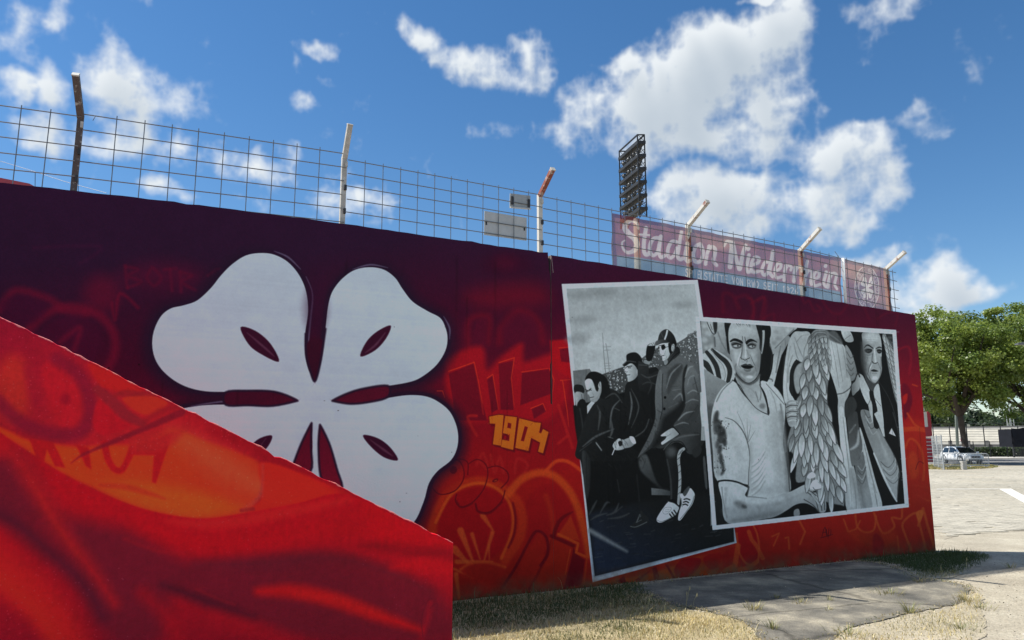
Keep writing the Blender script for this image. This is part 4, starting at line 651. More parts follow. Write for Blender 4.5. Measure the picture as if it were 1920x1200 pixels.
def paint_stair_wall():                            # orange sky over a red flag with deep folds
    c = Canvas(STAIR_P, -4.6, 0.08, -0.1, 3.3, 190)
    F, Ln = c.fill, c.line
    c.crop(0, 0, 1.0)
    c.A[:] = np.array([132, 10, 28], np.float32)/255
    F([(-400, 300), (0, 560), (300, 740), (480, 860), (300, 900), (0, 800), (-400, 700)], ('g', (0, 600), (124, 12, 40), (200, 850), (158, 22, 34)), 30)
    c.crop(0, 580, 3.75)
    c.oval(90, 560, 130, 240, (164, 40, 32), 70, .8); F([(290, 420), (440, 360), (560, 560), (570, 760), (480, 840), (370, 760)], (160, 18, 34), 30, .8)
    Ln([(200, 420), (220, 560), (250, 650)], 60, (134, 14, 40), 40, .7); c.oval(460, 630, 36, 40, (128, 10, 34), 22, .8)
    Ln([(-200, 480), (0, 660), (100, 760), (220, 830), (400, 880), (560, 865), (632, 740), (610, 560), (520, 430), (400, 350)], 96, (112, 14, 42), 34, .85)
    F([(620, 380), (760, 420), (1000, 560), (900, 590), (760, 560), (690, 520)], (166, 26, 26), 20, .8); F([(860, 625), (1040, 600), (1180, 660), (1060, 740), (960, 720)], (172, 44, 28), 14, .85)
    F([(690, 640), (760, 680), (930, 800), (760, 880), (680, 860), (650, 780)], (160, 14, 32), 14, .9)
    # orange field
    c.crop(0, 800, 2.2326)
    F([(-60, -20), (40, 20), (130, 58), (330, 84), (430, 76), (600, 70), (720, 10), (860, 60), (1000, 110), (1090, 160), (1090, 280), (1010, 370), (850, 385), (700, 366), (560, 330), (420, 270), (280, 205), (150, 125), (0, 30)], ('g', (200, 60), (190, 58, 20), (1050, 240), (176, 48, 26)), 14)
    F([(420, 240), (620, 230), (900, 290), (1010, 340), (850, 383), (700, 364), (560, 326)], (194, 76, 24), 40, .9); F([(700, 20), (820, 40), (1120, 220), (1230, 320), (1100, 300), (860, 180)], (186, 84, 52), 50, .55)
    F([(1090, 150), (1300, 210), (1480, 300), (1300, 330), (1040, 362), (1100, 290)], (178, 34, 24), 10, .9); Ln([(1100, 160), (1090, 280), (1030, 340), (1010, 360)], [10, 14, 22, 8], (150, 60, 60), 8, .5); Ln([(1010, 350), (1060, 345)], 16, (120, 20, 34), 6, .8)
    Ln([(780, 110), (960, 280), (1030, 330)], 40, (172, 58, 32), 30, .5); Ln([(900, 20), (1300, 190), (1500, 320)], 36, (140, 10, 26), 20, .6)
    D = (152, 12, 26)
    for p in ([(122, 50), (222, 66), (250, 120), (272, 172), (230, 166), (196, 96), (184, 150), (152, 132)], [(318, 76), (372, 88), (382, 178), (358, 164)], [(640, 50), (720, 30), (694, 110), (652, 238), (636, 232), (644, 120), (560, 118), (540, 90)]): F(p, D, 6, .92, smooth=False)
    Ln([(438, 70), (450, 130), (476, 175), (508, 182), (534, 140), (556, 86)], [30, 28, 26, 26, 26, 30], D, 6, .92)
    F([(560, 40), (760, 10), (700, 90), (560, 110)], (156, 30, 34), 20, .8)
    Ln([(296, 154), (350, 116), (480, 60), (600, 10), (760, -60)], [2, 12, 20, 22, 30], (112, 16, 36), 7, .85)
    Ln([(420, 245), (520, 252), (620, 278), (690, 302)], [18, 26, 20, 6], (150, 40, 26), 9, .7)
    c.crop(0, 580, 3.75)
    Ln([(680, 560), (790, 650), (880, 740), (1000, 800)], [60, 80, 80, 50], (120, 26, 40), 16, .8); Ln([(810, 605), (900, 590), (1100, 600)], [30, 46, 20], (130, 24, 34), 12, .8); Ln([(1010, 800), (1110, 720), (1260, 680)], 40, (128, 20, 34), 24, .6)
    r = np.random.default_rng(8)
    # the flag
    c.crop(0, 800, 2.2326)
    edge = [(-400, -260), (-100, -60), (0, 24), (150, 128), (280, 208), (420, 276), (560, 332), (700, 368), (850, 385), (1000, 366), (1240, 322), (1450, 282), (1700, 400), (1960, 520), (1960, 1100), (-400, 1100)]
    F(edge, ('g', (900, 360), (156, 8, 26), (900, 900), (122, 8, 30)), 5)
    Ln([(700, 395), (850, 410), (1000, 396), (1240, 350), (1460, 306)], [10, 44, 50, 44, 20], (170, 26, 32), 20, .8)
    F([(-40, 150), (90, 110), (240, 340), (400, 400), (560, 440), (800, 560), (1100, 548), (1400, 560), (1700, 640), (1860, 720), (1900, 900), (1300, 900), (1000, 790), (740, 690), (660, 900), (470, 900), (300, 600), (150, 420), (-40, 330)], (92, 16, 38), 60, .9)
    Ln([(-60, 340), (60, 400), (180, 500), (350, 660), (430, 800)], [60, 80, 70, 50, 30], (66, 16, 40), 50, .85)
    Ln([(-200, -40), (40, 110), (120, 210), (200, 340), (270, 450), (370, 580), (480, 740)], [20, 50, 70, 60, 50, 40, 20], (160, 18, 28), 48, .8); Ln([(130, 230), (240, 420), (330, 540)], 16, (150, 26, 30), 14, .5)
    Ln([(-200, 470), (0, 600), (120, 690), (230, 800), (330, 950)], [150, 170, 160, 140, 120], (164, 22, 26), 60, .9); Ln([(0, 640), (140, 760), (220, 880)], 60, (172, 34, 26), 50, .7)
    Ln([(560, 400), (800, 480), (1100, 470), (1400, 420), (1620, 450)], [30, 80, 90, 80, 30], (158, 8, 24), 50, .9); Ln([(520, 470), (660, 520), (790, 530)], 12, (140, 16, 30), 12, .45)
    Ln([(820, 580), (1100, 570), (1380, 550), (1600, 600), (1800, 690)], [20, 50, 56, 44, 20], (80, 20, 40), 40, .75)
    Ln([(680, 660), (760, 690), (900, 742), (1060, 796)], [10, 34, 44, 14], (56, 14, 36), 32, .8); Ln([(820, 680), (920, 724), (980, 744)], 8, (130, 20, 34), 9, .45)
    Ln([(1080, 690), (1230, 690), (1400, 726), (1580, 790), (1760, 850)], [30, 60, 60, 50, 20], (164, 14, 24), 26, .9); Ln([(1240, 700), (1400, 722), (1480, 750), (1600, 790)], [6, 26, 26, 6], (166, 26, 28), 34, .55)
    F([(1500, 500), (1700, 470), (1900, 520), (1900, 580), (1700, 540)], (112, 6, 24), 26, .8); Ln([(1640, 590), (1760, 575), (1920, 600)], [10, 60, 70], (158, 10, 26), 26, .8); F([(1500, 300), (1700, 400), (1880, 490), (1600, 480)], (158, 6, 22), 30, .7)
    Ln([(1760, 890), (1790, 800), (1800, 740)], 20, (150, 14, 36), 16, .5); Ln([(600, 700), (700, 800), (760, 920)], 50, (140, 10, 28), 40, .7); Ln([(900, 800), (1100, 860), (1300, 930)], 60, (140, 10, 30), 40, .7)
    Ln([(1770, 880), (1765, 800), (1790, 730), (1820, 720)], 4, (84, 12, 34), 3, .7); Ln([(1800, 760), (1830, 740), (1825, 820)], 4, (84, 12, 34), 3, .7)
    # coarse render under the paint: speckle where the spray was thin
    sp = r.random((c.h, c.w), dtype=np.float32)
    str_ = np.repeat(vnoise(c.h//10+1, c.w, 3, 35, 3, .7), 10, 0)[:c.h]
    c.A *= (1+vnoise(c.h, c.w, 6, 31, 3, .8)*0.15+str_*.07+vnoise(c.h, c.w, 120, 32, 3)*0.16)[..., None]
    c.A[..., 1:] *= .80
    edge = (c.Z-(.978-c.S*(2.373-.978)/2.795)+.004+vnoise(c.h, c.w, 8, 36, 3, .6)*.022)/.004     # sunlit rim painted into the colour along the top edge
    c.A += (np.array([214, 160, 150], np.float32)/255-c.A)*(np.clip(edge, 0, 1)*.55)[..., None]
    c.A += ((sp > 0.994)*(vnoise(c.h, c.w, 80, 33, 2) > .02)*0.10)[..., None]
    return c

CAPS = {'S': [[(1, .15), (.7, 0), (.3, 0), (0, .2), (.2, .45), (.8, .55), (1, .8), (.7, 1), (.3, 1), (0, .85)]], 'P': [[(0, 1), (0, 0), (.8, 0), (1, .25), (.8, .5), (0, .5)]], 'I': [[(.5, 0), (.5, 1)]],
        'E': [[(1, 0), (0, 0), (0, 1), (1, 1)], [(0, .5), (.8, .5)]], 'L': [[(0, 0), (0, 1), (1, 1)]], 'T': [[(0, 0), (1, 0)], [(.5, 0), (.5, 1)]], 'A': [[(0, 1), (.5, 0), (1, 1)], [(.2, .65), (.8, .65)]],
        'V': [[(0, 0), (.5, 1), (1, 0)]], 'O': [[(.5, 0), (1, .3), (1, .7), (.5, 1), (0, .7), (0, .3), (.5, 0)]], 'N': [[(0, 1), (0, 0), (1, 1), (1, 0)]], 'R': [[(0, 1), (0, 0), (.8, 0), (1, .25), (.8, .5), (0, .5)], [(.5, .5), (1, 1)]],
        'W': [[(0, 0), (.25, 1), (.5, .3), (.75, 1), (1, 0)]], '1': [[(.2, .2), (.5, 0), (.5, 1)]], '9': [[(1, .3), (.5, .5), (0, .25), (.5, 0), (1, .25), (.8, 1)]], '2': [[(0, .2), (.5, 0), (1, .25), (0, 1), (1, 1)]], '6': [[(.8, 0), (.1, .5), (.2, .95), (.8, 1), (1, .7), (.6, .5), (.1, .6)]], ' ': []}
BAN_P = WALL_P-WALL_N*0.128
def paint_banner():
    c = Canvas(BAN_P, 2.24, 7.92, 3.74, 4.78, 190)
    c.A[:] = np.array([102, 60, 58], np.float32)/255
    F, Ln = c.fill, c.line
    c.crop(1140, 380, 3.4286)
    F([(20, 335), (200, 350), (520, 410), (900, 470), (1500, 572), (1500, 800), (20, 600)], (82, 90, 100), 5, smooth=False)
    W = (146, 136, 136)
    for p, w in (([(196, 165), (186, 130), (150, 116), (118, 130), (108, 165), (135, 200), (172, 225), (190, 265), (172, 305), (130, 318), (98, 295), (92, 255), (112, 240)], [14, 20, 24, 28, 34, 36, 36, 34, 30, 22, 16, 12, 8]),
        ([(244, 160), (234, 250), (234, 310), (250, 332), (270, 322)], 26), ([(206, 202), (268, 206)], 13), ([(326, 226), (296, 228), (272, 270), (272, 318), (292, 338), (316, 318), (328, 270)], 23), ([(338, 216), (328, 310), (342, 348), (366, 340)], 24),
        ([(442, 250), (412, 248), (388, 292), (388, 338), (410, 352), (434, 326), (444, 290)], 23), ([(474, 184), (460, 280), (454, 340), (470, 362), (486, 356)], 24), ([(512, 260), (500, 340), (512, 376), (530, 370)], 24), ([(520, 204), (518, 210)], 24),
        ([(592, 264), (562, 282), (550, 334), (566, 378), (596, 372), (612, 324), (592, 264)], 25), ([(648, 280), (630, 392)], 25), ([(640, 322), (664, 284), (690, 292), (692, 330), (682, 374), (700, 400)], 23),
        ([(748, 278), (762, 250), (788, 252), (796, 290), (784, 412)], [12, 22, 26, 28, 30]), ([(798, 256), (818, 340), (846, 424)], 28), ([(884, 274), (868, 330), (850, 424)], 26), ([(908, 334), (894, 410), (906, 442), (926, 434)], 24), ([(904, 290), (902, 297)], 24),
        ([(936, 396), (966, 384), (970, 354), (946, 350), (924, 396), (936, 442), (972, 440)], 22), ([(1036, 380), (1008, 384), (992, 430), (1006, 464), (1030, 446), (1040, 400)], 22), ([(1060, 312), (1044, 410), (1042, 450), (1058, 474)], 23), ([(1086, 436), (1112, 420), (1114, 394), (1090, 392), (1074, 436), (1086, 480), (1120, 474)], 21),
        ([(1146, 402), (1134, 496)], 22), ([(1140, 436), (1160, 402), (1184, 412), (1180, 430)], 19), ([(1208, 412), (1196, 504)], 22), ([(1202, 446), (1226, 410), (1250, 422), (1246, 440)], 19), ([(1280, 376), (1262, 522)], 22), ([(1268, 474), (1292, 434), (1312, 446), (1304, 500), (1312, 524)], 20),
        ([(1336, 488), (1358, 474), (1360, 446), (1338, 446), (1322, 488), (1334, 530), (1366, 524)], 20), ([(1404, 444), (1390, 510), (1404, 538)], 21), ([(1402, 402), (1400, 408)], 20), ([(1430, 452), (1416, 542)], 21), ([(1424, 486), (1446, 452), (1466, 466), (1458, 524), (1474, 552)], 19)):
        Ln([(x+4, y+5) for x, y in p], w, (112, 84, 92), 4, .5); Ln(p, w, W, 3, .92)
    txt = 'SPIELSTATTE VON RWO SEIT 1926'; x0, x1 = 500, 1228; n = len(txt)
    for i, ch in enumerate(txt):
        x = x0+(x1-x0)*i/n; wd = (x1-x0)/n*.66; y = 424+(x-x0)*.172; hh = 46-(x-x0)*.008
        if ch == 'A' and txt[i-1] == 'T': Ln([(x+wd*.25, y-7), (x+wd*.27, y-7)], 5, W, 2); Ln([(x+wd*.75, y-5), (x+wd*.77, y-5)], 5, W, 2)
        for st in CAPS[ch]: Ln([(x+u*wd, y+v*hh+u*wd*.17) for u, v in st], 5.5, W, 2, .9, smooth=False)
    # round club crest with the four-leaf emblem
    cx, cy = 1668, 545
    def ring(rx, ry, w): Ln([(cx+rx*math.cos(a)+ry*.0*math.sin(a), cy+ry*math.sin(a)+rx*math.cos(a)*.16) for a in np.linspace(0, 2*PI, 25)], w, W, 2, .95)
    F([(cx+78*math.cos(a), cy+134*math.sin(a)+12*math.cos(a)) for a in np.linspace(0, 2*PI, 25)[:-1]], (86, 58, 66), 2, .7)
    ring(78, 134, 6); ring(54, 94, 4); ring(49, 87, 2.5)
    for i, ch in enumerate('ROT WEISS O OBERHAUSEN E V'):
        a = PI*.62+i/26*2*PI; ux, uy = math.cos(a), math.sin(a)
        ch = ch if ch in CAPS else 'O'
        for st in CAPS[ch]: Ln([(cx+(66+(.5-v)*12)*ux-(u-.5)*9*uy, cy+(115+(.5-v)*20)*uy+(u-.5)*15*ux+66*ux*.16) for u, v in st], 3, W, 1.5, .9, smooth=False)
    for sx, sy in ((-1, -1), (1, -1), (-1, 1), (1, 1)):
        F([(cx, cy), (cx+sx*6, cy+sy*36), (cx+sx*14, cy+sy*66), (cx+sx*28, cy+sy*66), (cx+sx*31, cy+sy*48), (cx+sx*40, cy+sy*34), (cx+sx*38, cy+sy*16), (cx+sx*20, cy+sy*6)], W, 2); Ln([(cx+sx*18, cy+sy*26), (cx+sx*25, cy+sy*40)], 4, (86, 58, 66), 2)
    F([(cx-3, cy+10), (cx+3, cy+10), (cx+6, cy+76), (cx-4, cy+76)], W, 2, smooth=False)
    # hem and folds printed dirt
    zt = np.interp(c.S, [2.276, 6.69, 6.75, 7.872], [4.716, 4.607, 4.60, 4.563]); hem = np.clip((c.Z-zt+.058)/.006, 0, 1)*.85; c.A += (np.array([62, 26, 34], np.float32)/255-c.A)*hem[..., None].astype(np.float32)
    Ln([(28, 60), (48, 400)], 22, (70, 34, 40), 3, .85); Ln([(1810, 430), (1824, 690)], 14, (60, 22, 28), 3, .9)
    r = random.Random(6)
    for k in range(26):
        x = r.uniform(40, 1480); y = 70+(x-24)*.2+r.uniform(10, 200); Ln([(x, y), (x+r.uniform(-12, 12), y+r.uniform(20, 60))], 6, r.choice([(170, 132, 138), (128, 88, 96)]), 6, .4)
    c.A *= (1+vnoise(c.h, c.w, 60, 41, 4)*.22)[..., None]
    return c

# ------------------------------------------------------------------ materials
def nodes(name):
    m = bpy.data.materials.new(name); m.use_nodes = True; nt = m.node_tree
    return m, nt, nt.nodes.get('Principled BSDF'), nt.nodes.new, nt.links.new
def mat(name, col, rough=.6, metal=0.0, vary=.18, scale=8.0, bump=0.0, bscale=60.0, col2=None, spots=.5, spec=.5):
    m, nt, b, N, L = nodes(name)
    tc = N('ShaderNodeTexCoord'); n = N('ShaderNodeTexNoise'); n.inputs['Scale'].default_value = scale; n.inputs['Detail'].default_value = 6; n.inputs['Roughness'].default_value = .65
    L(tc.outputs['Object'], n.inputs['Vector'])
    cr = N('ShaderNodeValToRGB'); L(n.outputs['Fac'], cr.inputs[0])
    c2 = col2 or tuple(v*(1+vary) for v in col); c1 = tuple(v*(1-vary) for v in col) if not col2 else col
    if col2: cr.color_ramp.elements[0].position = spots-.06; cr.color_ramp.elements[1].position = spots+.06
    else: cr.color_ramp.elements[0].position = .3; cr.color_ramp.elements[1].position = .7
    cr.color_ramp.elements[0].color = (*c1, 1); cr.color_ramp.elements[1].color = (*c2, 1)
    L(cr.outputs[0], b.inputs['Base Color']); b.inputs['Roughness'].default_value = rough; b.inputs['Metallic'].default_value = metal; b.inputs['Specular IOR Level'].default_value = spec
    if bump:
        n2 = N('ShaderNodeTexNoise'); n2.inputs['Scale'].default_value = bscale; n2.inputs['Detail'].default_value = 5; L(tc.outputs['Object'], n2.inputs['Vector'])
        bp = N('ShaderNodeBump'); bp.inputs['Strength'].default_value = bump; bp.inputs['Distance'].default_value = .01; L(n2.outputs['Fac'], bp.inputs['Height']); L(bp.outputs[0], b.inputs['Normal'])
    return m
def mural_mat(name, img, bump=.34, bscale=48.0, rough=.7):
    m, nt, b, N, L = nodes(name)
    t = N('ShaderNodeTexImage'); t.image = img; t.extension = 'EXTEND'; t.interpolation = 'Linear'
    L(t.outputs['Color'], b.inputs['Base Color']); b.inputs['Roughness'].default_value = rough; b.inputs['Specular IOR Level'].default_value = .10
    tc = N('ShaderNodeTexCoord'); n = N('ShaderNodeTexNoise'); n.inputs['Scale'].default_value = bscale; n.inputs['Detail'].default_value = 7; n.inputs['Roughness'].default_value = .6; L(tc.outputs['Object'], n.inputs['Vector'])
    n3 = N('ShaderNodeTexNoise'); n3.inputs['Scale'].default_value = 2.2; n3.inputs['Detail'].default_value = 3; L(tc.outputs['Object'], n3.inputs['Vector'])
    ad = N('ShaderNodeMath'); ad.operation = 'MULTIPLY_ADD'; L(n3.outputs['Fac'], ad.inputs[0]); ad.inputs[1].default_value = 2.5; L(n.outputs['Fac'], ad.inputs[2])
    bp = N('ShaderNodeBump'); bp.inputs['Strength'].default_value = bump; bp.inputs['Distance'].default_value = .008; L(ad.outputs[0], bp.inputs['Height']); L(bp.outputs[0], b.inputs['Normal'])
    return m
def leaf_mat(name, trans=.35):                     # colour comes from a per-leaf attribute
    m, nt, b, N, L = nodes(name); nt.nodes.remove(b); out = [n for n in nt.nodes if n.type == 'OUTPUT_MATERIAL'][0]
    a = N('ShaderNodeAttribute'); a.attribute_name = 'tint'; d = N('ShaderNodeBsdfDiffuse'); t = N('ShaderNodeBsdfTranslucent'); mx = N('ShaderNodeMixShader'); mx.inputs[0].default_value = trans
    g = N('ShaderNodeBsdfGlossy'); g.inputs['Roughness'].default_value = .45; g.inputs['Color'].default_value = (.5, .5, .5, 1); mg = N('ShaderNodeMixShader'); mg.inputs[0].default_value = .06
    hs = N('ShaderNodeHueSaturation'); hs.inputs['Value'].default_value = 1.3; hs.inputs['Hue'].default_value = .485; L(a.outputs['Color'], hs.inputs['Color'])
    L(a.outputs['Color'], d.inputs[0]); L(hs.outputs[0], t.inputs[0]); L(d.outputs[0], mx.inputs[1]); L(t.outputs[0], mx.inputs[2]); L(mx.outputs[0], mg.inputs[1]); L(g.outputs[0], mg.inputs[2]); L(mg.outputs[0], out.inputs[0])
    return m
def attr_mat(name, rough=.85, noise_scale=30.0, amount=.25, bump=.3):
    m, nt, b, N, L = nodes(name); a = N('ShaderNodeAttribute'); a.attribute_name = 'tint'
    tc = N('ShaderNodeTexCoord'); n = N('ShaderNodeTexNoise'); n.inputs['Scale'].default_value = noise_scale; n.inputs['Detail'].default_value = 6; L(tc.outputs['Object'], n.inputs['Vector'])
    mr = N('ShaderNodeMapRange'); L(n.outputs['Fac'], mr.inputs[0]); mr.inputs[1].default_value = .3; mr.inputs[2].default_value = .7; mr.inputs[3].default_value = 1-amount; mr.inputs[4].default_value = 1+amount
    mm = N('ShaderNodeVectorMath'); mm.operation = 'SCALE'; L(a.outputs['Color'], mm.inputs[0]); L(mr.outputs[0], mm.inputs['Scale']); L(mm.outputs[0], b.inputs['Base Color']); b.inputs['Roughness'].default_value = rough
    bp = N('ShaderNodeBump'); bp.inputs['Strength'].default_value = bump; bp.inputs['Distance'].default_value = .01; L(n.outputs['Fac'], bp.inputs['Height']); L(bp.outputs[0], b.inputs['Normal'])
    return m
def ground_mat(name, cols, scale, fine=120.0, pebble=35.0, bump=.6, crack=False):
    m, nt, b, N, L = nodes(name); geo = N('ShaderNodeNewGeometry'); P = geo.outputs['Position']
    def noi(s, d, r=.6):
        n = N('ShaderNodeTexNoise'); n.inputs['Scale'].default_value = s; n.inputs['Detail'].default_value = d; n.inputs['Roughness'].default_value = r; L(P, n.inputs['Vector']); return n.outputs['Fac']
    cr = N('ShaderNodeValToRGB'); L(noi(scale, 7), cr.inputs[0])
    for i, c in enumerate(cols):
        e = cr.color_ramp.elements[i] if i < 2 else cr.color_ramp.elements.new(.5)
    for i, c in enumerate(cols):
        e = cr.color_ramp.elements[i]; e.position = .32+.36*i/(len(cols)-1); e.color = (*c, 1)
    vo = N('ShaderNodeTexVoronoi'); vo.inputs['Scale'].default_value = pebble; L(P, vo.inputs['Vector'])
    sep = N('ShaderNodeSeparateColor'); L(vo.outputs['Color'], sep.inputs[0])
    f = noi(fine, 4, .7)
    mr = N('ShaderNodeMapRange'); L(f, mr.inputs[0]); mr.inputs[1].default_value = .3; mr.inputs[2].default_value = .7; mr.inputs[3].default_value = .78; mr.inputs[4].default_value = 1.2
    mr2 = N('ShaderNodeMapRange'); L(sep.outputs[0], mr2.inputs[0]); mr2.inputs[3].default_value = .86; mr2.inputs[4].default_value = 1.14
    mu = N('ShaderNodeMath'); mu.operation = 'MULTIPLY'; L(mr.outputs[0], mu.inputs[0]); L(mr2.outputs[0], mu.inputs[1])
    last = mu.outputs[0]
    if crack:
        v2 = N('ShaderNodeTexVoronoi'); v2.feature = 'DISTANCE_TO_EDGE'; v2.inputs['Scale'].default_value = .33
        nz = N('ShaderNodeTexNoise'); nz.inputs['Scale'].default_value = 1.6; nz.inputs['Detail'].default_value = 4; L(P, nz.inputs['Vector'])
        va = N('ShaderNodeVectorMath'); va.operation = 'MULTIPLY_ADD'; L(nz.outputs['Color'], va.inputs[0]); va.inputs[1].default_value = (.5, .5, 0); L(P, va.inputs[2]); L(va.outputs[0], v2.inputs['Vector'])
        m3 = N('ShaderNodeMapRange'); L(v2.outputs['Distance'], m3.inputs[0]); m3.inputs[1].default_value = .001; m3.inputs[2].default_value = .010; m3.inputs[3].default_value = .55; m3.inputs[4].default_value = 1
        m4 = N('ShaderNodeMath'); m4.operation = 'MULTIPLY'; L(last, m4.inputs[0]); L(m3.outputs[0], m4.inputs[1]); last = m4.outputs[0]
    vm = N('ShaderNodeVectorMath'); vm.operation = 'SCALE'; L(cr.outputs[0], vm.inputs[0]); L(last, vm.inputs['Scale']); L(vm.outputs[0], b.inputs['Base Color'])
    b.inputs['Roughness'].default_value = .95; b.inputs['Specular IOR Level'].default_value = .15
    bp = N('ShaderNodeBump'); bp.inputs['Strength'].default_value = bump; bp.inputs['Distance'].default_value = .012
    hh = N('ShaderNodeMath'); hh.operation = 'SUBTRACT'; L(f, hh.inputs[0]); L(vo.outputs['Distance'], hh.inputs[1]); L(hh.outputs[0], bp.inputs['Height']); L(bp.outputs[0], b.inputs['Normal'])
    return m

# ------------------------------------------------------------------ mesh helpers
class MB:
    def __init__(s): s.v = []; s.f = []
    def box(s, x0, x1, y0, y1, z0, z1, M=None):
        b = len(s.v); P = [(x, y, z) for z in (z0, z1) for y in (y0, y1) for x in (x0, x1)]
        s.v += [tuple(M @ Vector(p)) if M else p for p in P]
        s.f += [(b, b+2, b+3, b+1), (b+4, b+5, b+7, b+6), (b, b+1, b+5, b+4), (b+2, b+6, b+7, b+3), (b, b+4, b+6, b+2), (b+1, b+3, b+7, b+5)]; return s
    def bar(s, a, c, w, h=None, up=(0, 0, 1)):      # rectangular bar between two points
        a = Vector(a); c = Vector(c); d = (c-a); L = d.length; d.normalize(); u = Vector(up)
        if abs(d.dot(u)) > .98: u = Vector((0, 1, 0))
        x = d.cross(u).normalized(); u = x.cross(d).normalized(); h = h or w
        M = Matrix((x, d, u)).transposed().to_4x4(); M.translation = a
        return s.box(-w/2, w/2, 0, L, -h/2, h/2, M)
    def tube(s, pts, r, n=6, cap=True):
        P = [Vector(p) for p in pts]; m = len(P); rr = r if isinstance(r, (list, tuple)) else [r]*m; b = len(s.v); u = None
        for i, p in enumerate(P):
            d = (P[min(i+1, m-1)]-P[max(i-1, 0)]).normalized()
            if u is None: u = d.cross(Vector((0, 0, 1)) if abs(d.z) < .9 else Vector((0, 1, 0))).normalized()
            else: u = (u-d*u.dot(d)).normalized()
            w = d.cross(u)
            for k in range(n): a = 2*PI*k/n; s.v.append(tuple(p+(u*math.cos(a)+w*math.sin(a))*rr[i]))
        for i in range(m-1):
            for k in range(n): q = b+i*n; s.f.append((q+k, q+(k+1) % n, q+n+(k+1) % n, q+n+k))
        if cap: s.f.append(tuple(b+k for k in range(n))[::-1]); s.f.append(tuple(b+(m-1)*n+k for k in range(n)))
        return s
    def prism(s, poly, M, d0, d1):                  # polygon in local x,z swept along local y
        b = len(s.v); n = len(poly)
        for d in (d0, d1): s.v += [tuple(M @ Vector((x, d, z))) for x, z in poly]
        s.f.append(tuple(range(b, b+n))); s.f.append(tuple(range(b+n, b+2*n))[::-1])
        for k in range(n): s.f.append((b+(k+1) % n, b+k, b+n+k, b+n+(k+1) % n))
        return s
    def build(s, name, m, parent=None, smooth=False):
        me = bpy.data.meshes.new(name); me.from_pydata(s.v, [], s.f)
        me.materials.append(m); o = bpy.data.objects.new(name, me); COL.objects.link(o)
        import bmesh
        bm = bmesh.new(); bm.from_mesh(me); bmesh.ops.recalc_face_normals(bm, faces=bm.faces); bm.to_mesh(me); bm.free()
        if smooth: me.polygons.foreach_set('use_smooth', [True]*len(me.polygons))
        if parent: o.parent = parent; o.matrix_parent_inverse = Matrix.Translation(-Vector(parent.location)) if parent.type == 'EMPTY' else Matrix.Identity(4)
        return o
def tag(o, label, cat, group=None):
    o['label'] = label; o['category'] = cat
    if group: o['group'] = group
    return o
def thing(name, label, cat, loc, group=None):
    o = bpy.data.objects.new(name, None); o.empty_display_size = .2; o.location = loc; COL.objects.link(o); return tag(o, label, cat, group)
def kind(o, k): o['kind'] = k; return o
def cards(name, cent, size, nrm, tint, m, parent=None, aspect=1.0):   # many little leaf faces in one mesh
    cent = np.asarray(cent, np.float32); n = len(cent); nrm = nrm/np.linalg.norm(nrm, axis=1, keepdims=True)
    ref = rng.normal(size=(n, 3)); u = np.cross(nrm, ref); u /= np.linalg.norm(u, axis=1, keepdims=True); v = np.cross(nrm, u)
    sz = np.asarray(size)[:, None]; u = u*sz*.5; v = v*sz*.5*aspect
    V = np.stack([cent-u, cent-v*.8+u*.1, cent+u, cent+v*.8+u*.1], 1).reshape(-1, 3)
    me = bpy.data.meshes.new(name); me.vertices.add(4*n); me.vertices.foreach_set('co', V.astype(np.float32).ravel())
    me.loops.add(4*n); me.loops.foreach_set('vertex_index', np.arange(4*n, dtype=np.int32)); me.polygons.add(n)
    me.polygons.foreach_set('loop_start', np.arange(0, 4*n, 4, dtype=np.int32)); me.update(calc_edges=True)
    a = me.color_attributes.new('tint', 'FLOAT_COLOR', 'POINT'); C = np.ones((n, 4), np.float32); C[:, :3] = tint
    a.data.foreach_set('color', np.repeat(C, 4, 0).ravel()); me.materials.append(m)
    o = bpy.data.objects.new(name, me); COL.objects.link(o)
    if parent: o.parent = parent; o.matrix_parent_inverse = Matrix.Translation(-Vector(parent.location))
    return o
def inpoly(P, poly):
    x, y = P[:, 0], P[:, 1]; ins = np.zeros(len(P), bool); n = len(poly)
    for i in range(n):
        ax, ay = poly[i-1]; bx, by = poly[i]
        if ay != by: ins ^= ((ay > y) != (by > y)) & (x < (y-ay)*(bx-ax)/(by-ay)+ax)
    return ins
def sheet(name, poly, z, m, th=0.0):
    n = len(poly); V = [(x, y, z) for x, y in poly]; Fc = [tuple(range(n))]
    if th:
        V += [(x, y, z-th) for x, y in poly]; Fc += [(i, i+n, (i+1) % n+n, (i+1) % n) for i in range(n)]
    b = MB(); b.v = V; b.f = Fc; o = b.build(name, m)
    if o.data.polygons[0].normal.z < 0: o.data.flip_normals()
    return o

# ------------------------------------------------------------------ ground
def gp(pts): return [tuple(ground(x, y)[:2]) for x, y in pts]
gravel = ground_mat('sandy_gravel', [(.30, .265, .205), (.37, .33, .255), (.45, .41, .32)], 1.1, 90, 42, .5)
dry_soil = ground_mat('dry_soil', [(.25, .205, .115), (.36, .30, .175), (.46, .39, .24)], 2.6, 60, 60, .8)
old_asphalt = ground_mat('old_asphalt', [(.10, .096, .086), (.185, .172, .143), (.36, .325, .25)], 1.9, 150, 90, .5, crack=True)
road_asphalt = ground_mat('road_asphalt', [(.14, .14, .14), (.17, .17, .17), (.21, .205, .2)], .5, 40, 30, .2)
kind(sheet('ground', [(-700, -300), (700, -300), (700, 900), (-700, 900)], 0, gravel), 'structure')
kind(sheet('added_bounce_ground', [(-60, -70), (70, -70), (70, 1.5), (14, 2.2), (6, 3.0), (-60, 2.0)], .004, ground_mat('bounce_grey', [(.22, .22, .215), (.27, .268, .26), (.32, .315, .30)], .6, 60, 40, .4)), 'structure')  # unseen ground added behind the camera, grey to neutralise bounce light on the wall

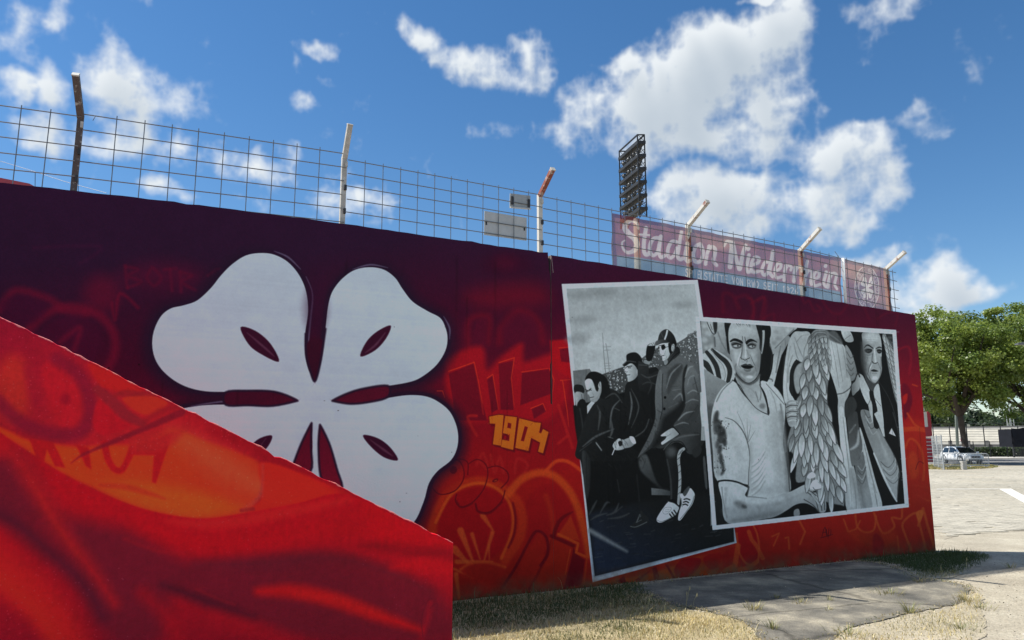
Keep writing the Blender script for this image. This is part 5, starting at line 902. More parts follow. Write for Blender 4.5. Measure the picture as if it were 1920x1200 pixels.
pad_px = [(1186, 1100), (1420, 1072), (1600, 1054), (1668, 1062), (1722, 1084), (1800, 1096), (1816, 1112), (1790, 1134), (1700, 1152), (1600, 1178), (1548, 1206), (1440, 1206), (1400, 1172), (1340, 1150), (1262, 1136), (1222, 1118)]
def ragged(P, amp, n=6, seed=1):
    Q = spline(P, True, n); r = np.random.default_rng(seed); return [tuple(q) for q in Q+r.normal(size=Q.shape)*amp]
pad = ragged(gp(pad_px), .016, 8, 2)
kind(sheet('asphalt_pad', pad, .009, old_asphalt), 'structure')
vergeA = ragged(gp([(700, 1150), (850, 1128), (1100, 1103), (1196, 1094), (1236, 1122), (1275, 1140), (1350, 1154), (1408, 1176), (1446, 1212), (1520, 1290), (1400, 1600), (500, 1600)]), .018, 8, 3)
vergeB = ragged(gp([(1604, 1051), (1700, 1041), (1757, 1034), (1800, 1034), (1858, 1042), (1836, 1062), (1800, 1080), (1752, 1086), (1724, 1082), (1668, 1060)]), .018, 7, 4)
vergeC = ragged(gp([(1550, 1204), (1602, 1180), (1702, 1155), (1795, 1136), (1820, 1112), (1842, 1118), (1838, 1140), (1850, 1165), (1834, 1210), (1760, 1290), (1560, 1290)]), .018, 7, 5)
sandy_soil = ground_mat('sandy_soil', [(.31, .27, .19), (.37, .325, .235), (.45, .40, .30)], 1.8, 80, 50, .6)
for P, z, m_ in ((vergeA, .006, dry_soil), (vergeB, .006, gravel), (vergeC, .006, sandy_soil)): kind(sheet('dry_verge', P, z, m_), 'structure')

# paved lot: sand bed with real pavers; the ones that show largest are pieces of their own
lot_bed = kind(sheet('paved_lot', gp([(1770, 1012), (1800, 1003), (2100, 985), (2600, 960), (2300, 874), (1757, 873.5), (1690, 874), (1690, 900), (1745, 985)]), .004, gravel), 'structure')
paver_m = attr_mat('paver_concrete', .9, 14, .22, .3)
def paver_mesh():
    b = MB(); x, y, c = .117, .094, .006
    b.v = [(-x, -y, 0), (x, -y, 0), (x, y, 0), (-x, y, 0), (-x, -y, .012), (x, -y, .012), (x, y, .012), (-x, y, .012), (-x+c, -y+c, .016), (x-c, -y+c, .016), (x-c, y-c, .016), (-x+c, y-c, .016)]
    b.f = [(0, 1, 5, 4), (1, 2, 6, 5), (2, 3, 7, 6), (3, 0, 4, 7), (4, 5, 9, 8), (5, 6, 10, 9), (6, 7, 11, 10), (7, 4, 8, 11), (8, 9, 10, 11)]
    return b
def lay_pavers():
    poly = gp([(1774, 1006), (2020, 984), (2360, 962), (2200, 876), (1758, 875.5), (1700, 876), (1700, 905), (1750, 990)])
    A = np.array(poly); ang = R(5); ca, sa = math.cos(ang), math.sin(ang)
    ii, jj = np.meshgrid(np.arange(-40, 190), np.arange(30, 330)); u = ii.ravel()*.24; v = jj.ravel()*.194
    P = np.column_stack([u*ca-v*sa, u*sa+v*ca]); k = inpoly(P, poly); P = P[k]
    keep = rng.random(len(P)) > .012; P = P[keep]
    d = np.hypot(P[:, 0], P[:, 1]); infr = P[:, 0]/P[:, 1] < .70
    order = np.argsort(d+np.where(infr, 0, 1e3)); P = P[order]; n = len(P)
    patch = np.sin(P[:, 0]*.7+1)*np.cos(P[:, 1]*.33)+np.sin(P[:, 0]*.23-P[:, 1]*.41)
    base = np.stack([.35+.03*patch, .322+.028*patch, .258+.024*patch], 1)*(1+rng.normal(size=(n, 1))*.09)
    far = np.clip((P[:, 1]-14)/8, 0, 1)[:, None]; sand = np.clip(np.sin(P[:, 0]*1.1-.4)*np.sin(P[:, 1]*.62+.8)+.7*np.sin(P[:, 0]*.37+P[:, 1]*.9)+rng.normal(size=n)*.35-.25, 0, 1)[:, None]; base = base*(1-sand*.55)+np.array([.40, .355, .27])*sand*.55
    tilt = rng.normal(size=(n, 3))*[.006, .006, .0012]
    src = paver_mesh(); meshes = []
    for q in range(12):                              # a dozen shades of paver share their meshes
        b = MB(); b.v, b.f = list(src.v), list(src.f); me = bpy.data.meshes.new('paver'); me.from_pydata(b.v, [], b.f); me.materials.append(paver_m)
        a = me.color_attributes.new('tint', 'FLOAT_COLOR', 'POINT'); a.data.foreach_set('color', np.tile(np.append(np.array([.35, .322, .258])*(.82+.03*q), 1.0), (len(b.v), 1)).astype(np.float32).ravel())
        meshes.append(me)
    for i in range(300):
        o = bpy.data.objects.new('paver', meshes[int(rng.integers(0, 12))]); o.location = (P[i, 0], P[i, 1], .002+tilt[i, 2]); o.rotation_euler = (tilt[i, 0], tilt[i, 1], ang); COL.objects.link(o); o.parent = lot_bed
    sv = np.array(src.v); R2 = np.array([[ca, sa, 0], [-sa, ca, 0], [0, 0, 1]]); sv = sv@R2; m = n-300; nv = len(sv)
    V = (sv[None]+np.column_stack([P[300:], .002+tilt[300:, 2]])[:, None]).reshape(-1, 3); V[:, 2] += (np.tile(sv[:, 0], m)*np.repeat(tilt[300:, 1], nv)-np.tile(sv[:, 1], m)*np.repeat(tilt[300:, 0], nv))*-1
    Fq = (np.array(src.f)[None]+np.arange(m)[:, None, None]*nv).reshape(-1, 4)
    me = bpy.data.meshes.new('paving'); me.vertices.add(len(V)); me.vertices.foreach_set('co', V.astype(np.float32).ravel()); me.loops.add(Fq.size); me.loops.foreach_set('vertex_index', Fq.astype(np.int32).ravel())
    me.polygons.add(len(Fq)); me.polygons.foreach_set('loop_start', np.arange(0, Fq.size, 4, dtype=np.int32)); me.update(calc_edges=True)
    a = me.color_attributes.new('tint', 'FLOAT_COLOR', 'POINT'); a.data.foreach_set('color', np.repeat(np.column_stack([base[300:], np.ones(m)]), nv, 0).astype(np.float32).ravel()); me.materials.append(paver_m)
    o = bpy.data.objects.new('paver', me); COL.objects.link(o); o.parent = lot_bed; kind(o, 'stuff')
lay_pavers()
white_line = mat('worn_white_paint', (.62, .60, .55), .8, vary=.2, scale=20)
kind(sheet('parking_line', gp([(1873, 917.5), (1896, 917.5), (1990, 968), (1962, 968)]), .026, white_line, .004), 'structure')
kind(sheet('parking_line', gp([(1756, 917.9), (1872, 917.5), (1873, 918.2), (1756, 918.6)]), .026, white_line, .004), 'structure')

# ------------------------------------------------------------------ the painted stadium wall
main_canvas = paint_main_wall(); mural = mural_mat('mural_paint', main_canvas.image('mural'))
raw = mat('raw_render', (.20, .16, .15), .9, vary=.3, scale=4, bump=.4); gap_dark = mat('joint_mastic', (.02, .015, .018), .9)
WM = Matrix(((WALL_T[0], -WALL_N[0], 0, WALL_P[0]), (WALL_T[1], -WALL_N[1], 0, WALL_P[1]), (0, 0, 1, 0), (0, 0, 0, 1)))   # local x along, y into the wall, z up
def painted_slab(name, poly, canvas, M, depth, m_face, m_rest, parent=None, bevel=0.0):
    n = len(poly); V = [tuple(M @ Vector((x, 0, z))) for x, z in poly]+[tuple(M @ Vector((x, depth, z))) for x, z in poly]
    Fc = [tuple(range(n)), tuple(range(n, 2*n))[::-1]]+[((k+1) % n, k, n+k, n+(k+1) % n) for k in range(n)]
    me = bpy.data.meshes.new(name); me.from_pydata(V, [], Fc); me.materials.append(m_face); me.materials.append(m_rest)
    uv = me.uv_layers.new(name='UVMap')
    for p in me.polygons:
        front = p.index == 0; p.material_index = 0 if (front or bevel) else 1
        for li in p.loop_indices:
            k = me.loops[li].vertex_index % n; x, z = poly[k]; uv.data[li].uv = ((x-canvas.s0)/(canvas.s1-canvas.s0), (z-canvas.z0)/(canvas.z1-canvas.z0))
    o = bpy.data.objects.new(name, me); COL.objects.link(o)
    import bmesh
    bm = bmesh.new(); bm.from_mesh(me); bmesh.ops.recalc_face_normals(bm, faces=bm.faces)
    if bevel: bmesh.ops.bevel(bm, geom=[e for e in bm.edges if len({v.index < n for v in e.verts}) == 1 and e.verts[0].index < n], offset=bevel, segments=2, affect='EDGES', profile=.6)
    bm.to_mesh(me); bm.free()
    if parent: o.parent = parent; o.matrix_parent_inverse = Matrix.Translation(-Vector(parent.location))
    return o
wall = thing('stadium_wall', 'long high wall with red graffiti, white leaf emblem and two grey pictures', 'wall', wp(1.25, 0, 0))
r0 = np.random.default_rng(3)
top1 = [(s, np.interp(s, [-9, -4.46, -3.16, -1.37, 1.25], [3.93, 3.972, 4.013, 4.024, 4.006])+r0.normal()*.003) for s in np.linspace(1.215, -9, 90)]
poly1 = [(-9, -.1), (1.2565, -.1), (1.2565, 2.14), (1.236, 2.15), (1.234, 2.62), (1.2475, 2.66), (1.2475, 3.72), (1.228, 3.80)]+top1
painted_slab('wall_section', poly1, main_canvas, WM, .24, mural, raw, wall)
top2 = [(s, np.interp(s, [1.26, 2.62, 4.51, 6.76, 8.29], [3.985, 3.951, 3.899, 3.837, 3.797])+r0.normal()*.003) for s in np.linspace(1.2585, 8.2542, 70)]
poly2 = [(8.2542, -.1)]+top2[::-1]+[(1.2585, -.1)]
painted_slab('wall_section', poly2, main_canvas, WM, .238, mural, raw, wall)
MB().box(1.20, 1.27, .03, .2, 0, 3.95, WM).build('joint_filler', gap_dark, wall)
MB().tube([wp(1.262, .004, 3.97), wp(1.275, .006, 3.86), wp(1.285, .004, 3.76)], .0035, 5).build('loose_cord', mat('dusty_cord', (.35, .25, .25), .9), wall)

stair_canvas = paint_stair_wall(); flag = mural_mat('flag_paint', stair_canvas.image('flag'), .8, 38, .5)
SM = Matrix(((WALL_T[0], -WALL_N[0], 0, STAIR_P[0]), (WALL_T[1], -WALL_N[1], 0, STAIR_P[1]), (0, 0, 1, 0), (0, 0, 0, 1)))
slope = (2.373-.978)/2.795
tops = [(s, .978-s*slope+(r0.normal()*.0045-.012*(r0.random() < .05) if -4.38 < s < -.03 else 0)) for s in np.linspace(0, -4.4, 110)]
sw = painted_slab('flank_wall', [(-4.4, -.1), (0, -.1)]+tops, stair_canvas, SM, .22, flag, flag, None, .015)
tag(sw, 'low sloping wall painted as a red flag, in front of the leaf emblem', 'wall')

# ------------------------------------------------------------------ fence on the wall
FO = -.12
wire_m = mat('galvanised_wire', (.16, .17, .18), .5, .6, vary=.25, scale=30)
peel = [mat('peeling_dark_post', (.10, .075, .065), .8, vary=.3, scale=22, col2=(.42, .40, .36), spots=.62), mat('grey_beige_post', (.42, .40, .35), .65, vary=.1, scale=12, col2=(.52, .50, .45)), mat('rusty_cream_post', (.60, .57, .50), .6, scale=16, col2=(.56, .53, .47)), mat('rusted_post', (.62, .60, .55), .6, scale=9, col2=(.24, .075, .045), spots=.57), mat('rust_arm', (.26, .075, .045), .8, scale=14, col2=(.55, .5, .44), spots=.6)]
black = mat('black_clip', (.03, .03, .032), .6)
fence = thing('perimeter_fence', 'wire mesh fence with cranked steel posts standing along the top of the mural wall', 'fence', wp(1.2, FO, 3.95))
posts = [(-3.896, 4.79, .30, .27, 0, 0, 'post and arm of bare brown steel with peeling paint'), (-1.322, 4.85, .176, .303, 1, 1, 'beige grey post with a clean arm'), (1.197, 4.806, .32, .226, 2, 4, 'cream post with a red rusted arm'), (3.612, 4.749, .405, .21, 2, 3, 'post behind the banner with a half rusted arm'), (5.837, 4.657, .38, .225, 2, 3, 'post behind the banner with a white arm rusting at its tip'), (7.832, 4.582, .355, .183, 2, 3, 'last post at the end of the banner'), (-6.4, 4.70, .3, .25, 1, 1, 'post beside the wall steps')]
for (s, z, out, dz, mp, ma, lab) in posts:
    b = MB(); o0 = FO-.045
    for (x0, x1, y0, y1) in ((-.028, .028, -.025, -.019), (-.028, -.021, -.019, .025), (.021, .028, -.019, .025)):       # open channel section
        M = WM @ Matrix.Translation((s, -o0, 0)); b.box(x0, x1, y0, y1, 3.80, z, M)
    p = b.build('post', peel[mp], fence); p['label'] = lab
    a = MB(); A0 = Vector(wp(s, o0+.01, z-.02)); A1 = Vector(wp(s-(.055 if s < -3 and s > -5 else 0), o0+.01+out, z+dz)); a.bar(A0, A1, .056, .05)
    q = a.build('arm', peel[ma], p)
    tip = MB(); d = (A1-A0).normalized(); tip.bar(A1-d*.002, A1+d*.012, .062, .056); tip.build('end_cap', peel[1], p)
    for k in range(3):
        zz = z-.10-k*.27
        if zz > 4.0: MB().box(-.012, .012, .0, .03, zz-.03, zz+.03, WM @ Matrix.Translation((s+.016, -o0-.05, 0))).build('clip', black if k else peel[1], p)
pole = MB().tube([wp(6.70, FO+.02, 3.7), wp(6.722, FO+.02, 4.60)], .024, 10).build('pole', mat('white_pole', (.72, .72, .70), .5, vary=.08), fence, True); pole['label'] = 'plain white pole between the two banners'
wm_h = bpy.data.meshes.new('wire'); _b = MB().tube([(0, 0, 0), (1, 0, 0)], 1, 6); wm_h.from_pydata(_b.v, [], _b.f); wm_h.materials.append(wire_m)
def wire(a, c, r):
    a = Vector(a); c = Vector(c); d = c-a; o = bpy.data.objects.new('wire', wm_h); COL.objects.link(o)
    x = d.normalized(); z = Vector((0, 0, 1)) if abs(x.z) < .9 else Vector((WALL_N[0], WALL_N[1], 0)); y = z.cross(x).normalized(); z = x.cross(y)
    M = Matrix((x*d.length, y*r, z*r)).transposed().to_4x4(); M.translation = a
    o.parent = fence; o.matrix_parent_inverse = Matrix.Translation(-Vector(fence.location)); o.matrix_basis = M
rw = random.Random(2)
bays = [(-6.35, 4.66, -3.93, 4.765, [-4.374-.236*k for k in range(9)]+[-4.141], .150), (-3.872, 4.797, -1.36, 4.868, [-3.589+.2475*k for k in range(9)], .158), (-1.29, 4.80, 1.17, 4.782, [-1.097+.2105*k for k in range(11)], .151),
        (1.225, 4.763, 3.59, 4.719, [1.421+.212*k for k in range(11)], .154), (3.635, 4.719, 5.81, 4.676, [3.80+.205*k for k in range(10)], .154), (5.86, 4.662, 8.04, 4.511, [6.02+.2*k for k in range(10)]+[7.93], .152)]
for (s0, z0, s1, z1, vs, dz) in bays:
    for k in range(6):
        e = .004*rw.uniform(-1, 1)
        if z0-dz*k > 3.8: wire(wp(s0, FO, z0-dz*k+e), wp(s1+(.03 if s1 < 8 else 0)+rw.uniform(-.02, .02), FO, z1-dz*k+e), .0054)
    for s in vs:
        zt = z0+(z1-z0)*(s-s0)/(s1-s0)+.03; ds = rw.uniform(-.008, .008); wire(wp(s+ds, FO+.007, 3.82), wp(s, FO+.007, zt), .0046)
wire(wp(-3.77, FO+.01, 4.80), wp(-3.79, FO+.02, 4.74), .003)
wire(wp(6.55, FO+.01, 4.70), wp(6.66, FO, 4.61), .004)
plate = mat('sign_back', (.46, .47, .46), .55, .0, vary=.1, scale=5); plate2 = mat('sign_back_grey', (.36, .37, .36), .5, .2, vary=.14, scale=7)
sg = thing('fence_sign', 'smaller grey sign back, hung above the larger one beside a rusty fence arm', 'sign', wp(.895, FO-.02, 4.65), 'sign backs on the fence')
MB().prism([(.752, 4.555), (1.037, 4.575), (1.043, 4.755), (.757, 4.742)], WM, .128, .142).build('plate', plate2, sg)
for s in (.775, 1.015): MB().prism([(s-.014, 4.60), (s+.014, 4.60), (s+.014, 4.70), (s-.014, 4.70)], WM, .108, .128).build('clamp', black, sg)
MB().prism([(.753, 4.552), (1.037, 4.572), (1.037, 4.584), (.753, 4.566)], WM, .104, .128).build('rail', plate, sg)
sg2 = thing('fence_sign', 'larger pale grey sign plate seen from its back, low on the wire fence', 'sign', wp(.69, FO-.02, 4.3), 'sign backs on the fence')
MB().prism([(.401, 4.163), (.986, 4.165), (.988, 4.459), (.405, 4.463)], WM, .130, .136).build('plate', plate, sg2)
for s in (.43, .955): MB().prism([(s-.01, 4.29), (s+.01, 4.29), (s+.01, 4.33), (s-.01, 4.33)], WM, .126, .130).build('tie', black, sg2)

# banners of coarse mesh cloth
ban_canvas = paint_banner(); ban_img = ban_canvas.image('banner')
bm_, bnt, bb, bN, bL = nodes('mesh_banner_cloth'); bnt.nodes.remove(bb); bout = [n for n in bnt.nodes if n.type == 'OUTPUT_MATERIAL'][0]
bt = bN('ShaderNodeTexImage'); bt.image = ban_img; bt.extension = 'EXTEND'; bd = bN('ShaderNodeBsdfDiffuse'); btr = bN('ShaderNodeBsdfTranslucent'); btp = bN('ShaderNodeBsdfTransparent'); m1 = bN('ShaderNodeMixShader'); m2 = bN('ShaderNodeMixShader'); m1.inputs[0].default_value = .42; m2.inputs[0].default_value = .25
for s_, t_ in ((bt.outputs[0], bd.inputs[0]), (bt.outputs[0], btr.inputs[0]), (bd.outputs[0], m1.inputs[1]), (btr.outputs[0], m1.inputs[2]), (m1.outputs[0], m2.inputs[1]), (btp.outputs[0], m2.inputs[2]), (m2.outputs[0], bout.inputs[0])): bL(s_, t_)
def banner(name, s0, s1, zt0, zt1, label):
    nx, nz = int((s1-s0)*26), 18; V = []; UV = []; Fq = []; r = np.random.default_rng(int(s0*10))
    ph = r.random(4)*6
    for j in range(nz+1):
        for i in range(nx+1):
            s = s0+(s1-s0)*i/nx; zt = zt0+(zt1-zt0)*i/nx; v = j/nz; z = zt-v*(zt-3.80)
            sag = .0018*math.sin(s*14+ph[0])*(1-v) ; off = -.134-.006*math.sin(s*9+ph[1]+v*3)-.005*math.sin(s*23+v*9+ph[2])-.004*math.sin(v*17+s*4+ph[3])
            V.append(wp(s+.012*math.sin(v*6+ph[1])*(1 if i in (0, nx) else .3), off, z+sag-.004)); UV.append(((s-ban_canvas.s0)/(ban_canvas.s1-ban_canvas.s0), (z-ban_canvas.z0)/(ban_canvas.z1-ban_canvas.z0)))
    for j in range(nz):
        for i in range(nx): a = j*(nx+1)+i; Fq.append((a, a+nx+1, a+nx+2, a+1))
    me = bpy.data.meshes.new(name); me.from_pydata(V, [], Fq); me.materials.append(bm_); uv = me.uv_layers.new(name='UVMap')
    for l in me.loops: uv.data[l.index].uv = UV[l.vertex_index]
    me.polygons.foreach_set('use_smooth', [True]*len(me.polygons))
    o = bpy.data.objects.new(name, me); COL.objects.link(o); return tag(o, label, 'banner')
banner('stadium_banner', 2.276, 6.69, 4.716, 4.607, 'long faded red mesh banner with large pale script lettering on the fence')
banner('crest_banner', 6.76, 7.872, 4.60, 4.563, 'short dark red mesh banner with a round leaf crest')

# ------------------------------------------------------------------ grass and weeds by the wall
blade_m = leaf_mat('grass_blades', .3)
def turf(name, poly, dens, hmin, hmax, dryf, z0=.004, clump=.0):
    A = np.array(poly); lo, hi = A.min(0), A.max(0); lo[1] = max(lo[1], 4.6); n = int((hi[0]-lo[0])*(hi[1]-lo[1])*dens)
    P = lo+rng.random((n, 2))*(hi-lo); P = P[inpoly(P, poly)]
    rel = (P-WALL_P)@WALL_N
    f = np.sin(P[:, 0]*2.3+1.1)*np.sin(P[:, 1]*3.1)+.6*np.sin(P[:, 0]*7.1+P[:, 1]*5.3)
    de = np.full(len(P), 9.0)
    for i in range(len(poly)):                     # thin out towards the ragged edge
        a, b_ = np.array(poly[i-1]), np.array(poly[i]); ab = b_-a; t = np.clip(((P-a)@ab)/max(ab@ab, 1e-9), 0, 1); de = np.minimum(de, np.hypot(*(P-a-t[:, None]*ab).T))
    P = P[rng.random(len(P)) < np.clip(.08+de/.30, 0, 1)] if len(P) else P; rel = (P-WALL_P)@WALL_N; f = np.sin(P[:, 0]*2.3+1.1)*np.sin(P[:, 1]*3.1)+.6*np.sin(P[:, 0]*7.1+P[:, 1]*5.3)
    P = P[(rng.random(len(P)) < np.maximum(.58+.42*f, np.clip(1.9-rel, 0, 1)))&(rel > .01)]; n = len(P); rel = (P-WALL_P)@WALL_N
    f = np.sin(P[:, 0]*1.7+.4)*np.sin(P[:, 1]*2.3+.7)+.5*np.sin(P[:, 0]*5.1-P[:, 1]*4.3)
    dry = np.clip(dryf+.42*f+rng.normal(size=n)*.28-1.15*np.clip((1.45-rel)/.45, 0, 1), 0, 1)  # greener, darker blades near the wall deepen its shadow strip by colour
    h = (hmin+(hmax-hmin)*rng.random(n)**2)*(1+.9*np.exp(-rel/.18)); h = h*np.where(rng.random(n) < .025, 2.6, 1.0); ang = rng.random(n)*2*PI; lean = .25+rng.random(n)*1.1*(.4+.6*dry)
    d = np.column_stack([np.cos(ang), np.sin(ang)]); w = np.column_stack([-d[:, 1], d[:, 0]])*(.0016+.0022*rng.random((n, 1)))
    z = np.full(n, z0); b0 = np.column_stack([P-w, z]); b1 = np.column_stack([P+w, z])
    mid = P+d*(h*lean*.35)[:, None]; m0 = np.column_stack([mid-w*.8, z+h*.6]); m1 = np.column_stack([mid+w*.8, z+h*.6]); tip = np.column_stack([P+d*(h*lean)[:, None], z+h])
    V = np.stack([b0, b1, m1, m0, tip], 1).reshape(-1, 3); k = np.arange(n)[:, None]*5
    L = np.concatenate([k, k+1, k+2, k+3, k+3, k+2, k+4], 1).ravel(); me = bpy.data.meshes.new(name)
    me.vertices.add(len(V)); me.vertices.foreach_set('co', V.astype(np.float32).ravel()); me.loops.add(len(L)); me.loops.foreach_set('vertex_index', L.astype(np.int32)); me.polygons.add(2*n)
    st = np.stack([np.arange(n)*7, np.arange(n)*7+4], 1).ravel(); me.polygons.foreach_set('loop_start', st.astype(np.int32)); me.update(calc_edges=True)
    g = np.array([.055, .085, .022]); y = np.array([.56, .46, .20]); s = np.array([.66, .57, .36]); pick = rng.random((n, 1)) < .35
    col = g*(1-dry[:, None])+np.where(pick, s, y)*dry[:, None]; col *= (.75+.5*rng.random((n, 1)))  # dry also carries the wall's shadow strip, painted as greener, darker blades
    a = me.color_attributes.new('tint', 'FLOAT_COLOR', 'POINT'); a.data.foreach_set('color', np.repeat(np.column_stack([col, np.ones(n)]), 5, 0).astype(np.float32).ravel()); me.materials.append(blade_m)
    o = bpy.data.objects.new(name, me); COL.objects.link(o); return o
kind(turf('grass', vergeA, 5200, .012, .045, .74), 'stuff'); kind(turf('grass', vergeB, 7000, .015, .05, .40), 'stuff'); kind(turf('grass', vergeC, 2300, .012, .042, .80), 'stuff')
def stray():
    P = np.array(pad); P = P[(P[:, 1] < 12.2)]; k = rng.integers(0, len(P), 2600); q = P[k]+rng.normal(size=(2600, 2))*.055; n = len(q); L_ = .012+.03*rng.random(n)
    kind(cards('grass', np.column_stack([q, .010+.012*rng.random(n)]), L_, rng.normal(size=(n, 3))*[1, 1, .7], np.where(rng.random((n, 1)) < .3, [[.10, .13, .04]], [[.46, .38, .2]])*(.6+.8*rng.random((n, 1))), blade_m, None, .25), 'stuff')
stray()
def tuft(x, y, n, h, label, dry, spread=.06):
    g = ground(x, y); P = []; rr = np.random.default_rng(int(x+y)); root = thing('grass_tuft', label, 'grass tuft', (g[0], g[1], .012))
    b = MB(); cols = []
    for k in range(n):
        a = rr.random()*2*PI; q = rr.random()*spread; le = .3+rr.random()*.9; hh = h*(.4+.6*rr.random()); w = .0022+.002*rr.random()
        bx, by = g[0]+math.cos(a)*q, g[1]+math.sin(a)*q; dx, dy = math.cos(a)*hh*le, math.sin(a)*hh*le; px_, py_ = -math.sin(a)*w, math.cos(a)*w; i = len(b.v)
        b.v += [(bx-px_, by-py_, .008), (bx+px_, by+py_, .008), (bx+dx*.4+px_*.8, by+dy*.4+py_*.8, hh*.6), (bx+dx*.4-px_*.8, by+dy*.4-py_*.8, hh*.6), (bx+dx, by+dy, hh)]; b.f += [(i, i+1, i+2, i+3), (i+3, i+2, i+4)]
        t = np.clip(dry+rr.normal()*.25, 0, 1); cols += [tuple((np.array([.09, .13, .035])*(1-t)+np.array([.46, .38, .18])*t)*(.8+.4*rr.random()))]*5
    me = bpy.data.meshes.new('blades'); me.from_pydata(b.v, [], b.f); a = me.color_attributes.new('tint', 'FLOAT_COLOR', 'POINT'); a.data.foreach_set('color', np.column_stack([np.array(cols), np.ones(len(cols))]).astype(np.float32).ravel()); me.materials.append(blade_m)
    o = bpy.data.objects.new('blades', me); COL.objects.link(o); kind(o, 'stuff'); o.parent = root; o.matrix_parent_inverse = Matrix.Translation(-Vector(root.location))
    return root
for (x, y, n, h, lab, dry, sp) in [(1413, 1144, 60, .10, 'green grass tuft in the asphalt just outside the wall shadow, nearest the tall picture', .45, .11), (1500, 1131, 34, .07, 'sparse flat grass tuft in the middle of the asphalt pad', .6, .12), (1666, 1114, 70, .08, 'broad low grass tuft on the asphalt in front of the wide picture', .4, .2),
    (1448, 1180, 46, .11, 'green tuft near the bottom edge of the asphalt pad', .35, .06), (1705, 1150, 40, .14, 'spiky tuft at the lower edge of the asphalt pad', .35, .05), (1556, 1127, 20, .07, 'tiny grass tuft beside the thin arm shadow on the asphalt', .5, .05), (1553, 1145, 18, .06, 'small flat tuft below the thin arm shadow', .5, .06),
    (1718, 1091, 40, .06, 'low dry tuft at the edge of the shaded grass under the wall end', .6, .12), (1895, 1066, 30, .10, 'lone tuft on the gravel at the edge of the shadow by the frame edge', .5, .06), (1812, 1128, 90, .10, 'thick yellow tuft where asphalt meets gravel', .75, .2), (1838, 1142, 50, .09, 'green and yellow tuft spreading onto the gravel', .6, .16), (1455, 1122, 22, .07, 'small tuft on the shadow edge in front of the wide picture', .5, .06),
    (1800, 1180, 44, .07, 'low green tuft in the dry strip beside the gravel', .4, .14), (1590, 1192, 60, .08, 'greenish tuft in the dry strip at the bottom of the frame', .45, .2)]: tuft(x, y, n, h, lab, dry, sp)
def weed(x, y, hs, label):
    g = ground(x, y); root = thing('weed', label, 'weed', (g[0], g[1], .008)); rr = random.Random(int(x)); st = mat('straw_stem', (.40, .36, .18), .8)
    for h in hs:
        dx, dy = rr.uniform(-.05, .05), rr.uniform(-.04, .02); P = [(g[0]+rr.uniform(-.02, .02), g[1], .0), (g[0]+dx*.4, g[1]+dy*.4, h*.55), (g[0]+dx, g[1]+dy, h)]; MB().tube(P, [.0018, .0016, .0011], 4).build('stem', st, root)
        e = P[2]; MB().tube([(e[0], e[1], h-.03), (e[0]+.002, e[1], h-.01), (e[0]+.004, e[1], h+.015)], [.001, .0045, .001], 5).build('seed_head', st, root)
weed(1214, 1146, [.17, .12], 'thin leaning stalk at the shadow edge left of the asphalt'); weed(1288, 1139, [.20, .15], 'pair of tall straw stalks at the corner of grass and asphalt'); weed(1298, 1140, [.14], 'single short stalk beside the pair of tall stalks'); weed(1144, 1150, [.10], 'short stalk in the sunlit grass under the tall picture'); weed(1812, 1070, [.16, .10], 'thin stalk standing in the shaded grass beyond the wall end')
lit_m = leaf_mat('dead_leaves', .1); P = []
n = 420; s = 1.9+rng.random(n)**1.6*5.6; o_ = .02+np.abs(rng.normal(size=n))*.12
C = np.array([wp(a, b, .018+.01*rng.random()) for a, b in zip(s, o_)]); kind(cards('litter', C, .012+.022*rng.random(n), rng.normal(size=(n, 3))*.5+[0, 0, 1], np.array([.12, .085, .05])*(.4+1.6*rng.random((n, 1))), lit_m, None, .6), 'stuff')
n = 160; C = np.column_stack([np.array([ground(1200+600*rng.random(), 1080+110*rng.random())[:2] for _ in range(n)]), np.full(n, .02)]); kind(cards('litter', C, .006+.014*rng.random(n), rng.normal(size=(n, 3))*.4+[0, 0, 1], np.array([.40, .33, .22])*(.4+1.2*rng.random((n, 1))), lit_m, None, .6), 'stuff')
n = 2600; X = np.array([ground(1600+420*rng.random(), 1040+240*rng.random()**1.3)[:2] for _ in range(n)]); X = X[~inpoly(X, pad)&(((X-WALL_P)@WALL_N) > .3)|(X[:, 0] > 7.6)]; n = len(X)
kind(cards('gravel', np.column_stack([X, np.full(n, .007)]), .008+.016*rng.random(n)**2, rng.normal(size=(n, 3))*.6+[0, 0, 1], np.array([.36, .33, .28])*(.45+1.0*rng.random((n, 1))), lit_m, None, .8), 'stuff')

# ------------------------------------------------------------------ behind the wall: floodlight mast, red roof, cable
steel = mat('dark_steel', (.028, .03, .034), .6, .3, vary=.2); lampm = mat('lamp_housing', (.13, .135, .14), .45, .4, vary=.2); glassm = mat('lamp_glass', (.30, .32, .34), .2, .1, vary=.1); concrete = mat('mast_concrete', (.46, .43, .37), .8, vary=.12, scale=2)
D0 = 95.0; near = at(1195, 252, D0); top_z = near[2]
ga = at(1161, 283, D0); k = (top_z-HCAM)/(ga[2]-HCAM); far = np.array([ga[0]*k, ga[1]*k, top_z])                # far end of the same level edge
back = at(1208, 253, D0); back = np.array([back[0], back[1], top_z]); dep = back-near
bot_z = float(at(1197, 402, D0)[2])
mast = thing('floodlight_mast', 'tall dark lattice floodlight mast with six platforms rising behind the lettered banner', 'floodlight', (float(near[0]), float(near[1]), 0))
def mp(u, v, z): q = near+(far-near)*u+dep*v; return Vector((q[0], q[1], z))
H_ = top_z-bot_z
for u, v in ((0, 0), (1, 0), (0, 1), (1, 1)): MB().bar(mp(u, v, bot_z-.3), mp(u, v, top_z), .16).build('upright', steel, mast)
for u in (.33, .67): MB().bar(mp(u, 0, bot_z), mp(u, 0, top_z-1.0), .08).build('upright', steel, mast)
lv = [top_z-H_*(.085+.165*k) for k in range(6)]
